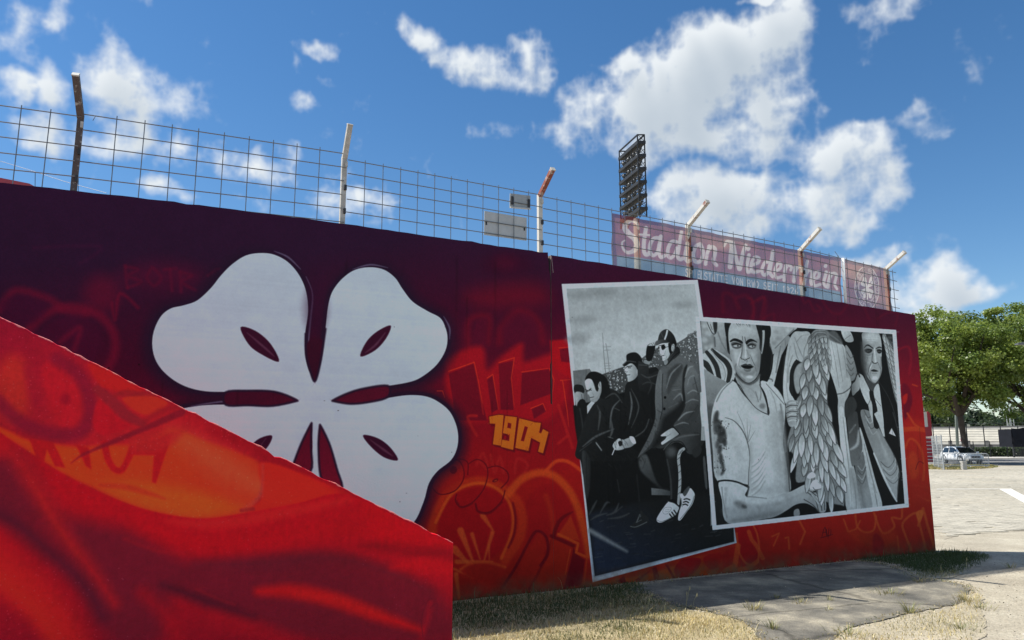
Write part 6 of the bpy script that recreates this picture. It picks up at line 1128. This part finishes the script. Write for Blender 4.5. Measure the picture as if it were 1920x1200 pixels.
for k, z in enumerate(lv):
    b = MB(); P = [mp(-.03, -.1, z), mp(1.03, -.1, z), mp(1.03, 1.1, z), mp(-.03, 1.1, z)]; b.v = [tuple(p) for p in P]+[tuple(p-Vector((0, 0, .42))) for p in P]; b.f = [(0, 1, 2, 3), (7, 6, 5, 4)]+[(i, (i+1) % 4, (i+1) % 4+4, i+4) for i in range(4)]
    pl = b.build('platform', steel, mast); MB().bar(mp(0, 0, z+.75), mp(1, 0, z+.75), .06).build('railing', steel, pl); MB().bar(mp(0, 1, z+.75), mp(1, 1, z+.75), .06).build('railing', steel, pl)
    if k:
        for j in range(7):
            c = mp(.08+.14*j, .45+.25*(j % 2), z+.75); f = Vector((-.75, .35, -.5)).normalized()
            t = MB().tube([c-f*.32, c-f*.1, c+f*.28], [.10, .24, .29], 8).build('floodlight', lampm, mast, True); MB().tube([c+f*.285, c+f*.30], [.27, .27], 8).build('lens', glassm, t); MB().bar(c-Vector((0, 0, .7)), c, .07).build('bracket', steel, t)
for e in ((0, 0, 1, 0), (0, 1, 1, 1), (0, 0, 0, 1), (1, 0, 1, 1)): MB().bar(mp(e[0], e[1], top_z-.05), mp(e[2], e[3], top_z-.05), .14).build('top_rail', steel, mast)
zz = [top_z]+lv+[bot_z-.2]
for i in range(len(zz)-1):
    for (a, c) in (((0, 0), (0, 1)), ((1, 0), (1, 1)), ((0, 1), (.5, 1)), ((.5, 1), (1, 1))):
        MB().bar(mp(*a, zz[i]), mp(*c, zz[i+1]), .05).build('brace', steel, mast); MB().bar(mp(*c, zz[i]), mp(*a, zz[i+1]), .05).build('brace', steel, mast)
m0 = mp(.35, .5, 0); MB().tube([m0, mp(.35, .5, bot_z)], [.62, .40], 14).build('shaft', concrete, mast, True)

redroof = mat('red_sheet_roof', (.30, .03, .045), .5, vary=.12, scale=3)
rr = thing('red_roof', 'sliver of a red sheet roof behind the dark left end of the wall', 'roof', tuple(at(-60, 700, 40)*np.array([1, 1, 0])))
A = [at(-420, 250, 40), at(55, 344, 40)]; b = MB(); w_ = np.array([0, 9.0, 0]); q0, q1 = Vector(A[0]), Vector(A[1]); b.v = [tuple(q0), tuple(q1), tuple(q1+Vector(w_)), tuple(q0+Vector(w_))]+[tuple(p-Vector((0, 0, .5))) for p in (q0, q1, q1+Vector(w_), q0+Vector(w_))]; b.f = [(0, 1, 2, 3), (7, 6, 5, 4), (0, 4, 5, 1), (1, 5, 6, 2), (2, 6, 7, 3), (3, 7, 4, 0)]
b.build('roof_sheet', redroof, rr); MB().box(q0.x, q1.x-2.5, 40.4, 48.5, 0, q1.z-.5).build('gable_wall', raw, rr)
thin = mat('thin_metal', (.04, .04, .045), .5, .5)
cab = MB().tube([at(-60, 284, 45), at(0, 302, 43), at(66, 322, 42), at(120, 340, 41), at(200, 362, 40)], .013, 5).build('cable', thin); tag(cab, 'thin slack cable crossing the sky behind the fence at the far left', 'cable')
for x, y0, y1, lab in ((66, 322, 350, 'short thin rod holding up the slack cable at the far left'), (147, 334, 362, 'short thin rod just right of the brown fence post')):
    c0, c1 = at(x-1, y1+60, 41.5), at(x, y0, 41.5); o = MB().tube([c0, c1], .018, 5).build('antenna_rod', thin); tag(o, lab, 'rod', 'thin rods behind the fence')

# ------------------------------------------------------------------ trees
bark = mat('bark', (.055, .042, .033), .9, vary=.35, scale=3, bump=.8, bscale=8); leafm = leaf_mat('tree_leaves', .5)
def tree(cx_px, Y, h, rad, crown_lo, label, seed, nclump, lean=0.0):
    r = np.random.default_rng(seed); x0 = (cx_px-960)/FPX*Y*1.0; x0 = float(at(cx_px, 836, Y)[0]); root = thing('plane_tree', label, 'tree', (x0, Y, 0))
    th = crown_lo*.9; b = MB(); zs = [0, .3, th*.5, th*.8, th]; b.tube([(x0-.02*z*3+lean*z, Y, z) for z in zs], [.42, .30, .25, .27, .26], 10)
    b.build('trunk', bark, root, True); ends = []; top = Vector((x0+lean*th-.06*th, Y, th*.94))
    for k in range(7):
        a = 2*PI*k/7+r.random()*.5; L = rad*(.62+.3*r.random()); up = (h-th)*(.28+.4*r.random()); P = [top, top+Vector((math.cos(a)*L*.25, math.sin(a)*L*.25, up*.45)), top+Vector((math.cos(a)*L*.6, math.sin(a)*L*.6, up*.75)), top+Vector((math.cos(a)*L, math.sin(a)*L, up))]
        MB().tube(P, [.26, .19, .11, .05], 7).build('limb', bark, root, True); ends += [P[2], P[3]]
        for q in range(3):
            s = P[1+q % 2]; a2 = a+r.normal()*.9; e = s+Vector((math.cos(a2)*L*.4, math.sin(a2)*L*.4, (h-th)*.2*(1+r.random()))); MB().tube([s, (s+e)/2+Vector((0, 0, .2)), e], [.10, .07, .03], 5).build('branch', bark, root, True); ends.append(e)
    cz = (h+crown_lo)/2; rz = (h-crown_lo)/2; C = []; N_ = []; S_ = []; T_ = []; cl = []
    while len(cl) < nclump:
        d = r.normal(size=3); d /= np.linalg.norm(d); q = r.random()**.38
        lump = 1+.16*math.sin(3*math.atan2(d[1], d[0])+seed)+.12*math.sin(5*d[2]*2+seed*2+2*math.atan2(d[1], d[0]))
        p = np.array([x0+d[0]*rad*q*lump, Y+d[1]*rad*q*lump, cz+d[2]*rz*q*lump+(.0 if d[2] > 0 else .15*rz*abs(d[0]))])
        if p[2] > crown_lo*.85: cl.append(p)
    for p in cl:
        n = 210; rc = .5+.75*r.random(); u = r.normal(size=(n, 3)); u /= np.linalg.norm(u, axis=1, keepdims=True); q = r.random((n, 1))**.45
        pos = p+u*q*rc*np.array([1.15, 1.15, .75]); C.append(pos); N_.append(u*.7+r.normal(size=(n, 3))*.6+[0, 0, .5]); S_.append(.17+.15*r.random(n))
        base = np.array([.215, .285, .055]) if r.random() < .6 else np.array([.135, .20, .04]); T_.append(base*(.75+.5*r.random((n, 1)))*(.85+.3*r.random()))
    cards('crown', np.concatenate(C), np.concatenate(S_), np.concatenate(N_), np.concatenate(T_), leafm, root)
    return root
tree(1812, 72, 14.3, 6.6, 5.3, 'broad plane tree with a forked crooked trunk behind the white car', 3, 320, -.012)
tree(1950, 82, 16.0, 6.6, 5.2, 'second plane tree cut off by the right edge of the frame', 5, 270)
tree(1712, 92, 15.0, 5.2, 5.0, 'darker plane tree mostly hidden behind the end of the wall', 8, 150)
def forest():
    r = np.random.default_rng(11); C = []; N_ = []; S_ = []; T_ = []
    for k in range(760):
        X = 70+r.random()*330; Y = 235+r.random()*70; h = 11.5+4.5*r.random()+2.0*math.sin(X*.11)+1.2*math.sin(X*.043+1); rc = 2.2+1.8*r.random(); z = h-rc-(r.random()**2)*8.5
        n = 80; u = r.normal(size=(n, 3)); u /= np.linalg.norm(u, axis=1, keepdims=True); C.append(np.array([X, Y, max(z, 1.5)])+u*rc*np.array([1, 1, 1.05])*(r.random((n, 1))**.3)); N_.append(u*.8+r.normal(size=(n, 3))*.5+[0, 0, .4]); S_.append(.9+.9*r.random(n))
        T_.append(np.array([[.045, .075, .028], [.06, .09, .03], [.035, .06, .03]])[r.integers(0, 3)]*(.8+.4*r.random((n, 1))))
    kind(cards('forest', np.concatenate(C), np.concatenate(S_), np.concatenate(N_), np.concatenate(T_), leafm), 'stuff')
forest()
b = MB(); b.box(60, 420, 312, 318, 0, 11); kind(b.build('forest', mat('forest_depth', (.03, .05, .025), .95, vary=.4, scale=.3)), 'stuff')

# ------------------------------------------------------------------ things beyond the end of the wall
pale_conc = mat('pale_concrete', (.44, .42, .38), .85, vary=.14, scale=.8); dark_conc = mat('dark_concrete', (.12, .12, .12), .85, vary=.2, scale=1.2); galv = mat('galvanised_steel', (.40, .42, .43), .5, .25, vary=.12, scale=12); green_steel = mat('grey_green_steel', (.20, .24, .22), .5, .3, vary=.1)
redm = mat('red_cladding', (.42, .025, .045), .5, vary=.08, scale=3); whitem = mat('white_board', (.78, .78, .76), .5, vary=.04); tarp = mat('black_tarp', (.008, .009, .014), .7, vary=.3, scale=2, bump=.5, bscale=3, spec=.2)
def X(px_, Y): return float(at(px_, 836, Y)[0])
def Z(py, Y): return float(at(1820, py, Y)[2])
# road and its kerbs
kind(sheet('road', [(X(1690, 98), 98), (X(2600, 98), 98), (X(2700, 66), 66), (X(1846, 65), 65), (X(1820, 70), 70), (X(1690, 72), 72)], .006, road_asphalt), 'structure')
kind(sheet('pavement', [(X(1690, 118), 118), (X(2600, 118), 118), (X(2600, 98.5), 98.5), (X(1690, 98.5), 98.5)], .10, pale_conc, .12), 'structure')
for k in range(5):
    a = X(1870, 82)+k*5.5; kind(sheet('lane_mark', [(a, 82), (a+2.6, 82.2), (a+2.6, 82.4), (a, 82.2)], .012, white_line), 'structure')
kerb = MB()
for k in range(26):
    t0, t1 = k/26, (k+.96)/26; a0 = X(1700, 63.5)+t0*(X(1846, 63.5)-X(1700, 63.5)); a1 = X(1700, 63.5)+t1*(X(1846, 63.5)-X(1700, 63.5)); kerb.box(a0, a1, 63.2, 63.36, -.05, .10)
kind(kerb.build('kerb', pale_conc), 'structure')
islandP = [(X(1720, 54.5), 54.5), (X(1790, 53.6), 53.6), (X(1850, 56.5), 56.5), (X(1868, 60), 60), (X(1852, 64.5), 64.5), (X(1720, 64.8), 64.8)]
kind(sheet('dry_verge', ragged(islandP, .06, 5, 7), .010, dry_soil), 'structure')
n = 16000; lo, hi = np.array(islandP).min(0), np.array(islandP).max(0); P = lo+rng.random((n, 2))*(hi-lo); P = P[inpoly(P, islandP)]; n = len(P); t = np.clip(.6+.3*np.sin(P[:, :1]*1.3)+rng.normal(size=(n, 1))*.2, 0, 1)
kind(cards('grass', np.column_stack([P, .03+.07*rng.random(n)]), .06+.09*rng.random(n), rng.normal(size=(n, 3))*[1, 1, .3], np.array([.11, .14, .03])*(1-t)+np.array([.42, .35, .15])*t, blade_m, None, 1.6), 'stuff')

# parked car
white_p = mat('white_car_paint', (.80, .81, .82), .25, vary=.02, spec=.6); glass_d = mat('dark_car_glass', (.015, .018, .02), .08, spec=.8); blk = mat('black_trim', (.02, .02, .022), .5); tyre = mat('tyre_rubber', (.02, .02, .02), .8); alloy = mat('alloy_rim', (.5, .5, .52), .35, .8); chrome = mat('headlight_glass', (.62, .65, .68), .15, .3); tail = mat('number_plate', (.7, .7, .66), .5)
def car():
    yaw = R(-91); c0 = Vector((X(1801, 72), 72, 0)); M = Matrix.Translation(c0) @ Matrix.Rotation(yaw, 4, 'Z')       # local +x is the nose
    root = thing('parked_car', 'white estate-like SUV parked behind the crowd barrier under the plane tree', 'car', tuple(c0))
    st = [(-2.22, .50, .86, .80), (-2.16, .36, .98, .88), (-1.7, .30, 1.02, .915), (-.6, .28, 1.0, .92), (.6, .28, .99, .92), (1.15, .28, .985, .915), (1.7, .30, .93, .88), (2.10, .34, .84, .80), (2.24, .42, .70, .66)]
    b = MB(); prof = [(-1, 0), (-1, .45), (-.97, .78), (-.88, 1), (.88, 1), (.97, .78), (1, .45), (1, 0)]; n = len(prof)
    for (x, z0, z1, w) in st: b.v += [tuple(M @ Vector((x, u*w, z0+(z1-z0)*v))) for u, v in prof]
    for i in range(len(st)-1):
        for k in range(n): q = i*n; b.f.append((q+k, q+(k+1) % n, q+n+(k+1) % n, q+n+k))
    b.f += [tuple(range(n))[::-1], tuple(range((len(st)-1)*n, len(st)*n))]; body = b.build('body', white_p, root, True)
    g = MB(); cab = [(-2.10, .98, .80), (-1.62, 1.50, .66), (-1.2, 1.60, .64), (.05, 1.585, .64), (.30, 1.52, .65), (1.12, .98, .80)]
    def ring(x, z, w): return [tuple(M @ Vector((x, u*w, zz))) for u, zz in ((-1, z), (1, z))]
    top = MB()
    for (x, z, w) in cab: top.v += ring(x, z, w)
    for (x, z, w) in cab: top.v += [tuple(M @ Vector((x, u*.82, .97))) for u in (-1, 1)]
    m = len(cab)
    for i in range(m-1): top.f += [(2*i, 2*i+1, 2*i+3, 2*i+2), (2*i, 2*i+2, 2*m+2*i+2, 2*m+2*i), (2*i+1, 2*m+2*i+1, 2*m+2*i+3, 2*i+3)]
    top.build('roof', white_p, root)
    for s in (-1, 1):
        for (xa, xb, xc, xd, nm) in ((-1.78, -1.52, -.72, -.70, 'side_window'), (-.62, -.60, .18, .62, 'side_window')):
            w = MB(); P = [(xa, s*.80, 1.02), (xb, s*.685, 1.44), (xc, s*.672, 1.50), (xd, s*.80, 1.02)]
            if nm == 'side_window' and xa > -1: P = [(xa, s*.80, 1.02), (xb, s*.672, 1.50), (xc, s*.672, 1.47), (.86, s*.80, 1.02)]
            w.v = [tuple(M @ Vector((x, y+s*.022, z))) for x, y, z in P]+[tuple(M @ Vector((x, y+s*.004, z))) for x, y, z in P]; w.f = [(0, 1, 2, 3), (7, 6, 5, 4)]+[(i, (i+1) % 4, (i+1) % 4+4, i+4) for i in range(4)]; w.build(nm, glass_d, root)
        for x in (-1.36, 1.34):
            c = M @ Vector((x, s*.80, .34)); ax = (M.to_3x3() @ Vector((0, 1, 0))); wh = MB().tube([c-ax*.11, c+ax*.11], [.34, .34], 20).build('wheel', tyre, root); MB().tube([c+ax*s*.105, c+ax*s*.125], [.235, .21], 14).build('rim', alloy, wh)
            MB().tube([M @ Vector((x+.42*math.cos(a), s*.925, .34+.42*math.sin(a))) for a in np.linspace(-.1, PI+.1, 12)], .045, 5).build('wheel_arch', blk, root)
        MB().box(2.02, 2.20, min(s*.42, s*.76), max(s*.42, s*.76), .66, .79, M).build('headlight', chrome, root)
        MB().box(2.20, 2.27, min(s*.50, s*.66), max(s*.50, s*.66), .42, .52, M).build('fog_lamp', chrome, root)
        MB().box(.80, .98, min(s*.92, s*1.08), max(s*.92, s*1.08), 1.0, 1.13, M).build('mirror', white_p, root)
        MB().box(-.66, -.645, min(s*.90, s*.922), max(s*.90, s*.922), .45, .96, M).build('door_seam', blk, root)
        MB().box(-2.0, 2.0, min(s*.905, s*.93), max(s*.905, s*.93), .28, .36, M).build('sill', blk, root)
        MB().bar(M @ Vector((-1.5, s*.60, 1.625)), M @ Vector((.0, s*.60, 1.61)), .03, .04).build('roof_rail', blk, root)
    w = MB(); P = [(.34, -.60, 1.51), (.34, .60, 1.51), (1.10, .74, 1.01), (1.10, -.74, 1.01)]; w.v = [tuple(M @ Vector((x+.02, y, z+.02))) for x, y, z in P]+[tuple(M @ Vector(p)) for p in P]; w.f = [(0, 1, 2, 3), (7, 6, 5, 4)]+[(i, (i+1) % 4, (i+1) % 4+4, i+4) for i in range(4)]; w.build('windscreen', glass_d, root)
    MB().box(2.17, 2.265, -.40, .40, .56, .76, M).build('grille', blk, root); MB().box(2.18, 2.275, -.62, .62, .30, .44, M).build('bumper', blk, root); MB().box(2.27, 2.285, -.26, .26, .46, .56, M).build('number_plate', tail, root)
car()

# crowd barriers
def barrier(x0, x1, Y, label):
    root = thing('crowd_barrier', label, 'barrier', ((x0+x1)/2, Y, 0), 'crowd barriers'); zt, zb, rr_ = 1.08, .20, .14
    MB().tube([(x0, Y, zb), (x0, Y, zt-rr_), (x0+.04, Y, zt-.04), (x0+rr_, Y, zt), (x1-rr_, Y, zt), (x1-.04, Y, zt-.04), (x1, Y, zt-rr_), (x1, Y, zb), (x0, Y, zb)], .032, 6).build('frame', galv, root, True)
    n = 15
    for k in range(1, n): x = x0+(x1-x0)*k/n; MB().tube([(x, Y, zb), (x, Y, zt)], .015, 5).build('bar', galv, root)
    for x in (x0+.25, x1-.25): MB().tube([(x, Y-.32, .02), (x, Y, .20), (x, Y+.32, .02)], .026, 5).build('foot', galv, root)
barrier(X(1767, 56.5), X(1806, 56.5), 56.5, 'left crowd barrier next to the mesh panel'); barrier(X(1808, 57.2), X(1851, 57.2), 57.2, 'right crowd barrier, its rounded end towards the road')
# mesh panel
def panel():
    a, c = Vector((X(1748.5, 58), 58, 0)), Vector((X(1766, 52.8), 52.8, 0)); root = thing('mesh_panel', 'grey welded mesh fence panel standing edge-on beside the end of the wall', 'fence panel', tuple((a+c)/2)); h = 2.35
    for p in (a, c, (a+c)/2): MB().bar(p, p+Vector((0, 0, h+.05)), .06).build('post', galv, root)
    n = 36
    b = MB()
    for k in range(n+1): p = a+(c-a)*k/n; b.bar(p+Vector((0, 0, .05)), p+Vector((0, 0, h)), .007)
    kind(b.build('wire', galv, root), 'stuff')
    for k in range(13): z = .08+k*(h-.1)/12; MB().bar(a+Vector((0, 0, z)), c+Vector((0, 0, z)), .014).build('wire', galv, root)
panel()
# bollard
bx = X(1803.5, 53.6); bo = thing('bollard', 'short squat concrete post on the dry grass in front of the barriers', 'bollard', (bx, 53.6, 0)); MB().box(bx-.14, bx+.14, 53.46, 53.74, 0, .50).build('post', pale_conc, bo); MB().box(bx-.16, bx+.16, 53.44, 53.76, .50, .60).build('cap', pale_conc, bo)
# red kiosk behind the wall end
kx0, kx1 = X(1716, 80), X(1748.5, 80); kio = thing('red_kiosk', 'red clad building end with white lines showing past the wall', 'building', ((kx0+kx1)/2, 81, 0))
MB().box(kx0, kx1, 80, 86, 0, Z(820, 80)).build('wall', redm, kio)
for y in (822, 828.5, 835, 842, 848.5, 855.5, 862): MB().box(kx0-.01, kx1+.012, 79.95, 79.99, Z(y, 80)-.03, Z(y, 80)+.03).build('trim_line', whitem, kio)
MB().box(kx0, X(1747, 80), 79.7, 84, Z(819, 80), Z(801, 80)).build('fascia', redm, kio)
MB().box(kx0, X(1741, 80), 79.75, 84, Z(800.5, 80), Z(772, 80)).build('white_panel', whitem, kio)
q = MB(); cx_, cz_ = X(1741.5, 80), Z(776, 80); q.prism([(X(1741.2, 80), Z(801, 80)), (X(1747, 80), Z(801, 80)), (X(1747, 80), Z(778, 80)), (X(1746, 80), Z(774, 80)), (X(1743.5, 80), Z(772, 80)), (X(1741.2, 80), Z(773, 80))], Matrix.Translation((0, 79.7, 0)), 0, 3).build('corner', redm, kio)
for k in range(9): MB().box(X(1716, 80), X(1736.5, 80), 79.6, 79.75, Z(770, 80)+k*.16, Z(770, 80)+k*.16+.10).build('slat', whitem, kio)
# hedge, fences, terrace
def hedge(x0, x1, Y, h, label):
    root = thing('hedge', label, 'hedge', ((x0+x1)/2, Y, 0)); n = 5200; P = np.column_stack([x0+rng.random(n)*(x1-x0), Y+rng.normal(size=n)*.5, .1+rng.random(n)**.8*h]); cards('foliage', P, .22+.2*rng.random(n), rng.normal(size=(n, 3))+[0, -.4, .4], np.array([.05, .08, .028])*(.6+.8*rng.random((n, 1))), leafm, root); MB().box(x0, x1, Y-.3, Y+.3, 0, h*.9).build('stems', mat('hedge_depth', (.03, .04, .02), .95), root)
hedge(X(1826, 112), X(2200, 112), 112, 1.35, 'dark clipped hedge along the far side of the road')
def rail_fence(px_list, Y, z0, z1, nr, label, w=.09):
    root = thing('rail_fence', label, 'fence', (X(px_list[0], Y), Y, 0))
    for p in px_list: MB().bar((X(p, Y), Y, 0), (X(p, Y), Y, z1+.1), w).build('post', steel, root)
    for k in range(nr): z = z0+(z1-z0)*k/(nr-1); MB().bar((X(px_list[0], Y), Y+.05, z), (X(px_list[-1], Y), Y+.05, z), .045).build('rail', steel, root)
    return root
rail_fence([1766, 1795, 1825, 1856, 1888, 1921, 1955, 1990, 2030], 108, .3, 2.2, 5, 'lower dark rail fence in front of the hedge')
rail_fence([1752, 1783, 1815, 1847, 1879, 1912, 1945, 1980, 2020], 135, 2.4, Z(800, 135), 7, 'tall dark fence along the foot of the pale terrace', .12)
lit_conc = mat('pale_terrace', (.60, .57, .50), .85, vary=.16, scale=.35)
ter = thing('terrace', 'long pale concrete terrace of spectators steps beyond the road', 'stand', (X(1820, 150), 150, 0)); TM = Matrix.Translation((X(1820, 150), 150, 0)) @ Matrix.Rotation(R(-40), 4, 'Z')
zb_, zt_ = Z(832, 150), Z(804, 150); ns = 9; x0, x1 = -24, 24
for k in range(ns): MB().box(x0, x1, k*.7, ns*.7-.002*k, 0 if k == 0 else zb_+(zt_-zb_)*k/ns-.02, zb_+(zt_-zb_)*(k+1)/ns, TM).build('step', lit_conc, ter)
MB().box(x0, x1, -.6, -.03, 0, Z(833, 149), TM).build('front_beam', dark_conc, ter); MB().box(x0, x1, 7.6, 8.0, 0, Z(800, 158), TM).build('rear_wall', dark_conc, ter); MB().box(x0, x1, 7.1, 7.55, zt_, Z(803, 158), TM).build('parapet', lit_conc, ter)
for k in range(12): MB().box(-16+k*3.1, -15.4+k*3.1, -1.1, -.62, 0, Z(826, 149), TM).build('plinth', dark_conc, ter)
for k in range(30): MB().box(x0+k*1.6, x0+k*1.6+.06, 7.7, 7.76, Z(800, 158), Z(795, 158), TM).build('rail_post', steel, ter)
MB().box(x0, x1, 7.7, 7.76, Z(795, 158), Z(795, 158)+.07, TM).build('rail', steel, ter)
# posts, masts, tarp-covered stall, notice board
def pole_thing(name, px0, px1, y0, y1, Y, r_, m, label, cat):
    a = at(px0, y0, Y); c = at(px1, y1, Y); d = c-a; t = (0-c[2])/(d[2]/np.linalg.norm(d)*1.0) if False else 0
    base = np.array([c[0], c[1], 0.0]); o = thing(name, label, cat, tuple(base)); MB().tube([base, a], [r_*1.25, r_*.8], 9).build('pole', m, o, True); return o, a
lp, a = pole_thing('street_lamp', 1788, 1794.5, 690, 836, 100, .16, green_steel, 'leaning grey green lamp post left of the plane tree trunk', 'street lamp')
MB().bar(a, a+np.array([.9, -.4, .15]), .08).build('arm', green_steel, lp); MB().box(a[0]+.8, a[0]+1.5, a[1]-.62, a[1]-.3, a[2]+.08, a[2]+.24).build('lamp_head', lampm, lp)
pole_thing('flag_pole', 1791, 1793, 720, 836, 128, .09, galv, 'thin pale pole just right of the leaning lamp post', 'pole')
L2 = thing('street_lamp', 'street lamp with a flat head reaching in from the right edge', 'street lamp', (X(1952, 44), 44, 0)); hz = float(at(1914, 645, 44)[2]); px1 = X(1952, 44); hx = float(at(1914, 645, 44)[0])
MB().tube([(px1, 44, 0), (px1, 44, hz-.2)], [.11, .07], 10).build('pole', green_steel, L2, True); MB().tube([(px1, 44, hz-.2), (px1-.4, 44, hz+.05), (hx+.2, 44, hz+.02)], [.05, .04, .035], 7).build('arm', green_steel, L2, True)
h_ = MB(); h_.prism([(hx-.26, hz-.05), (hx+.26, hz-.05), (hx+.30, hz+.03), (hx, hz+.10), (hx-.26, hz+.03)], Matrix.Translation((0, 43.84, 0)), 0, .32).build('lamp_head', lampm, L2)
tw = thing('lattice_tower', 'slender pale lattice tower beyond the terrace near the right edge', 'tower', (X(1902, 175), 175, 0)); ztop = Z(748, 175)
for sx in (-.55, .55): MB().bar((X(1902, 175)+sx, 175, 0), (X(1902, 175)+sx*.7, 175, ztop), .10).build('leg', galv, tw); MB().bar((X(1902, 175)+sx, 176, 0), (X(1902, 175)+sx*.7, 176, ztop), .10).build('leg', galv, tw)
for k in range(10): z0 = ztop*k/10; z1 = ztop*(k+1)/10; s = 1 if k % 2 else -1; MB().bar((X(1902, 175)+.52*s, 175, z0), (X(1902, 175)-.5*s, 175, z1), .05).build('brace', galv, tw)
MB().bar((X(1893, 175), 175, ztop-5), (X(1899, 175), 175, ztop-8.5), .10).build('stay', galv, tw); MB().bar((X(1893, 175), 175, ztop-2), (X(1893, 175), 175, ztop-5), .10).build('stay', galv, tw)
st = thing('covered_stall', 'tall boxy stall wrapped in black tarpaulin at the right edge', 'stall', (X(1920, 104), 104, 0)); x0, x1 = X(1899, 104), X(1960, 104); zt = Z(802.5, 104)
b = MB(); nx, nz = 14, 10
def tp(i, j): u = i/nx; v = j/nz; return (x0+(x1-x0)*u+.12*(1-v)*(1 if i == 0 else 0), 104+.10*math.sin(i*1.9+j*.6)+.05*math.sin(i*4.1-j*1.3), zt*.38+zt*.62*v-.10*math.sin(u*PI*3)*(1 if j == nz else 0))
b.v = [tp(i, j) for j in range(nz+1) for i in range(nx+1)]; b.f = [(j*(nx+1)+i, j*(nx+1)+i+1, (j+1)*(nx+1)+i+1, (j+1)*(nx+1)+i) for j in range(nz) for i in range(nx)]
b.build('tarpaulin', tarp, st, True); MB().box(x0+.1, x1, 104.2, 107, zt*.38, zt-.15).build('box', tarp, st)
for k in range(6): MB().box(x0+.12, x1, 104.1, 104.22, .35+k*.27, .50+k*.27).build('slat', blk, st)
for x in (x0+.15, x1-.2): MB().box(x, x+.16, 104.24, 104.4, 0, zt*.4).build('leg', blk, st)
nb = thing('notice_board', 'small red and white notice board on a post in front of the terrace', 'sign', (X(1805, 140), 140, 0)); xx = X(1805, 140)
MB().box(xx-.05, xx+.05, 140, 140.1, 0, Z(831, 140)).build('post', galv, nb); MB().box(xx-.35, xx+.35, 139.94, 139.99, Z(831, 140), Z(818, 140)).build('board', whitem, nb); MB().box(xx-.30, xx+.22, 139.90, 139.935, Z(827, 140), Z(822, 140)).build('red_field', redm, nb)
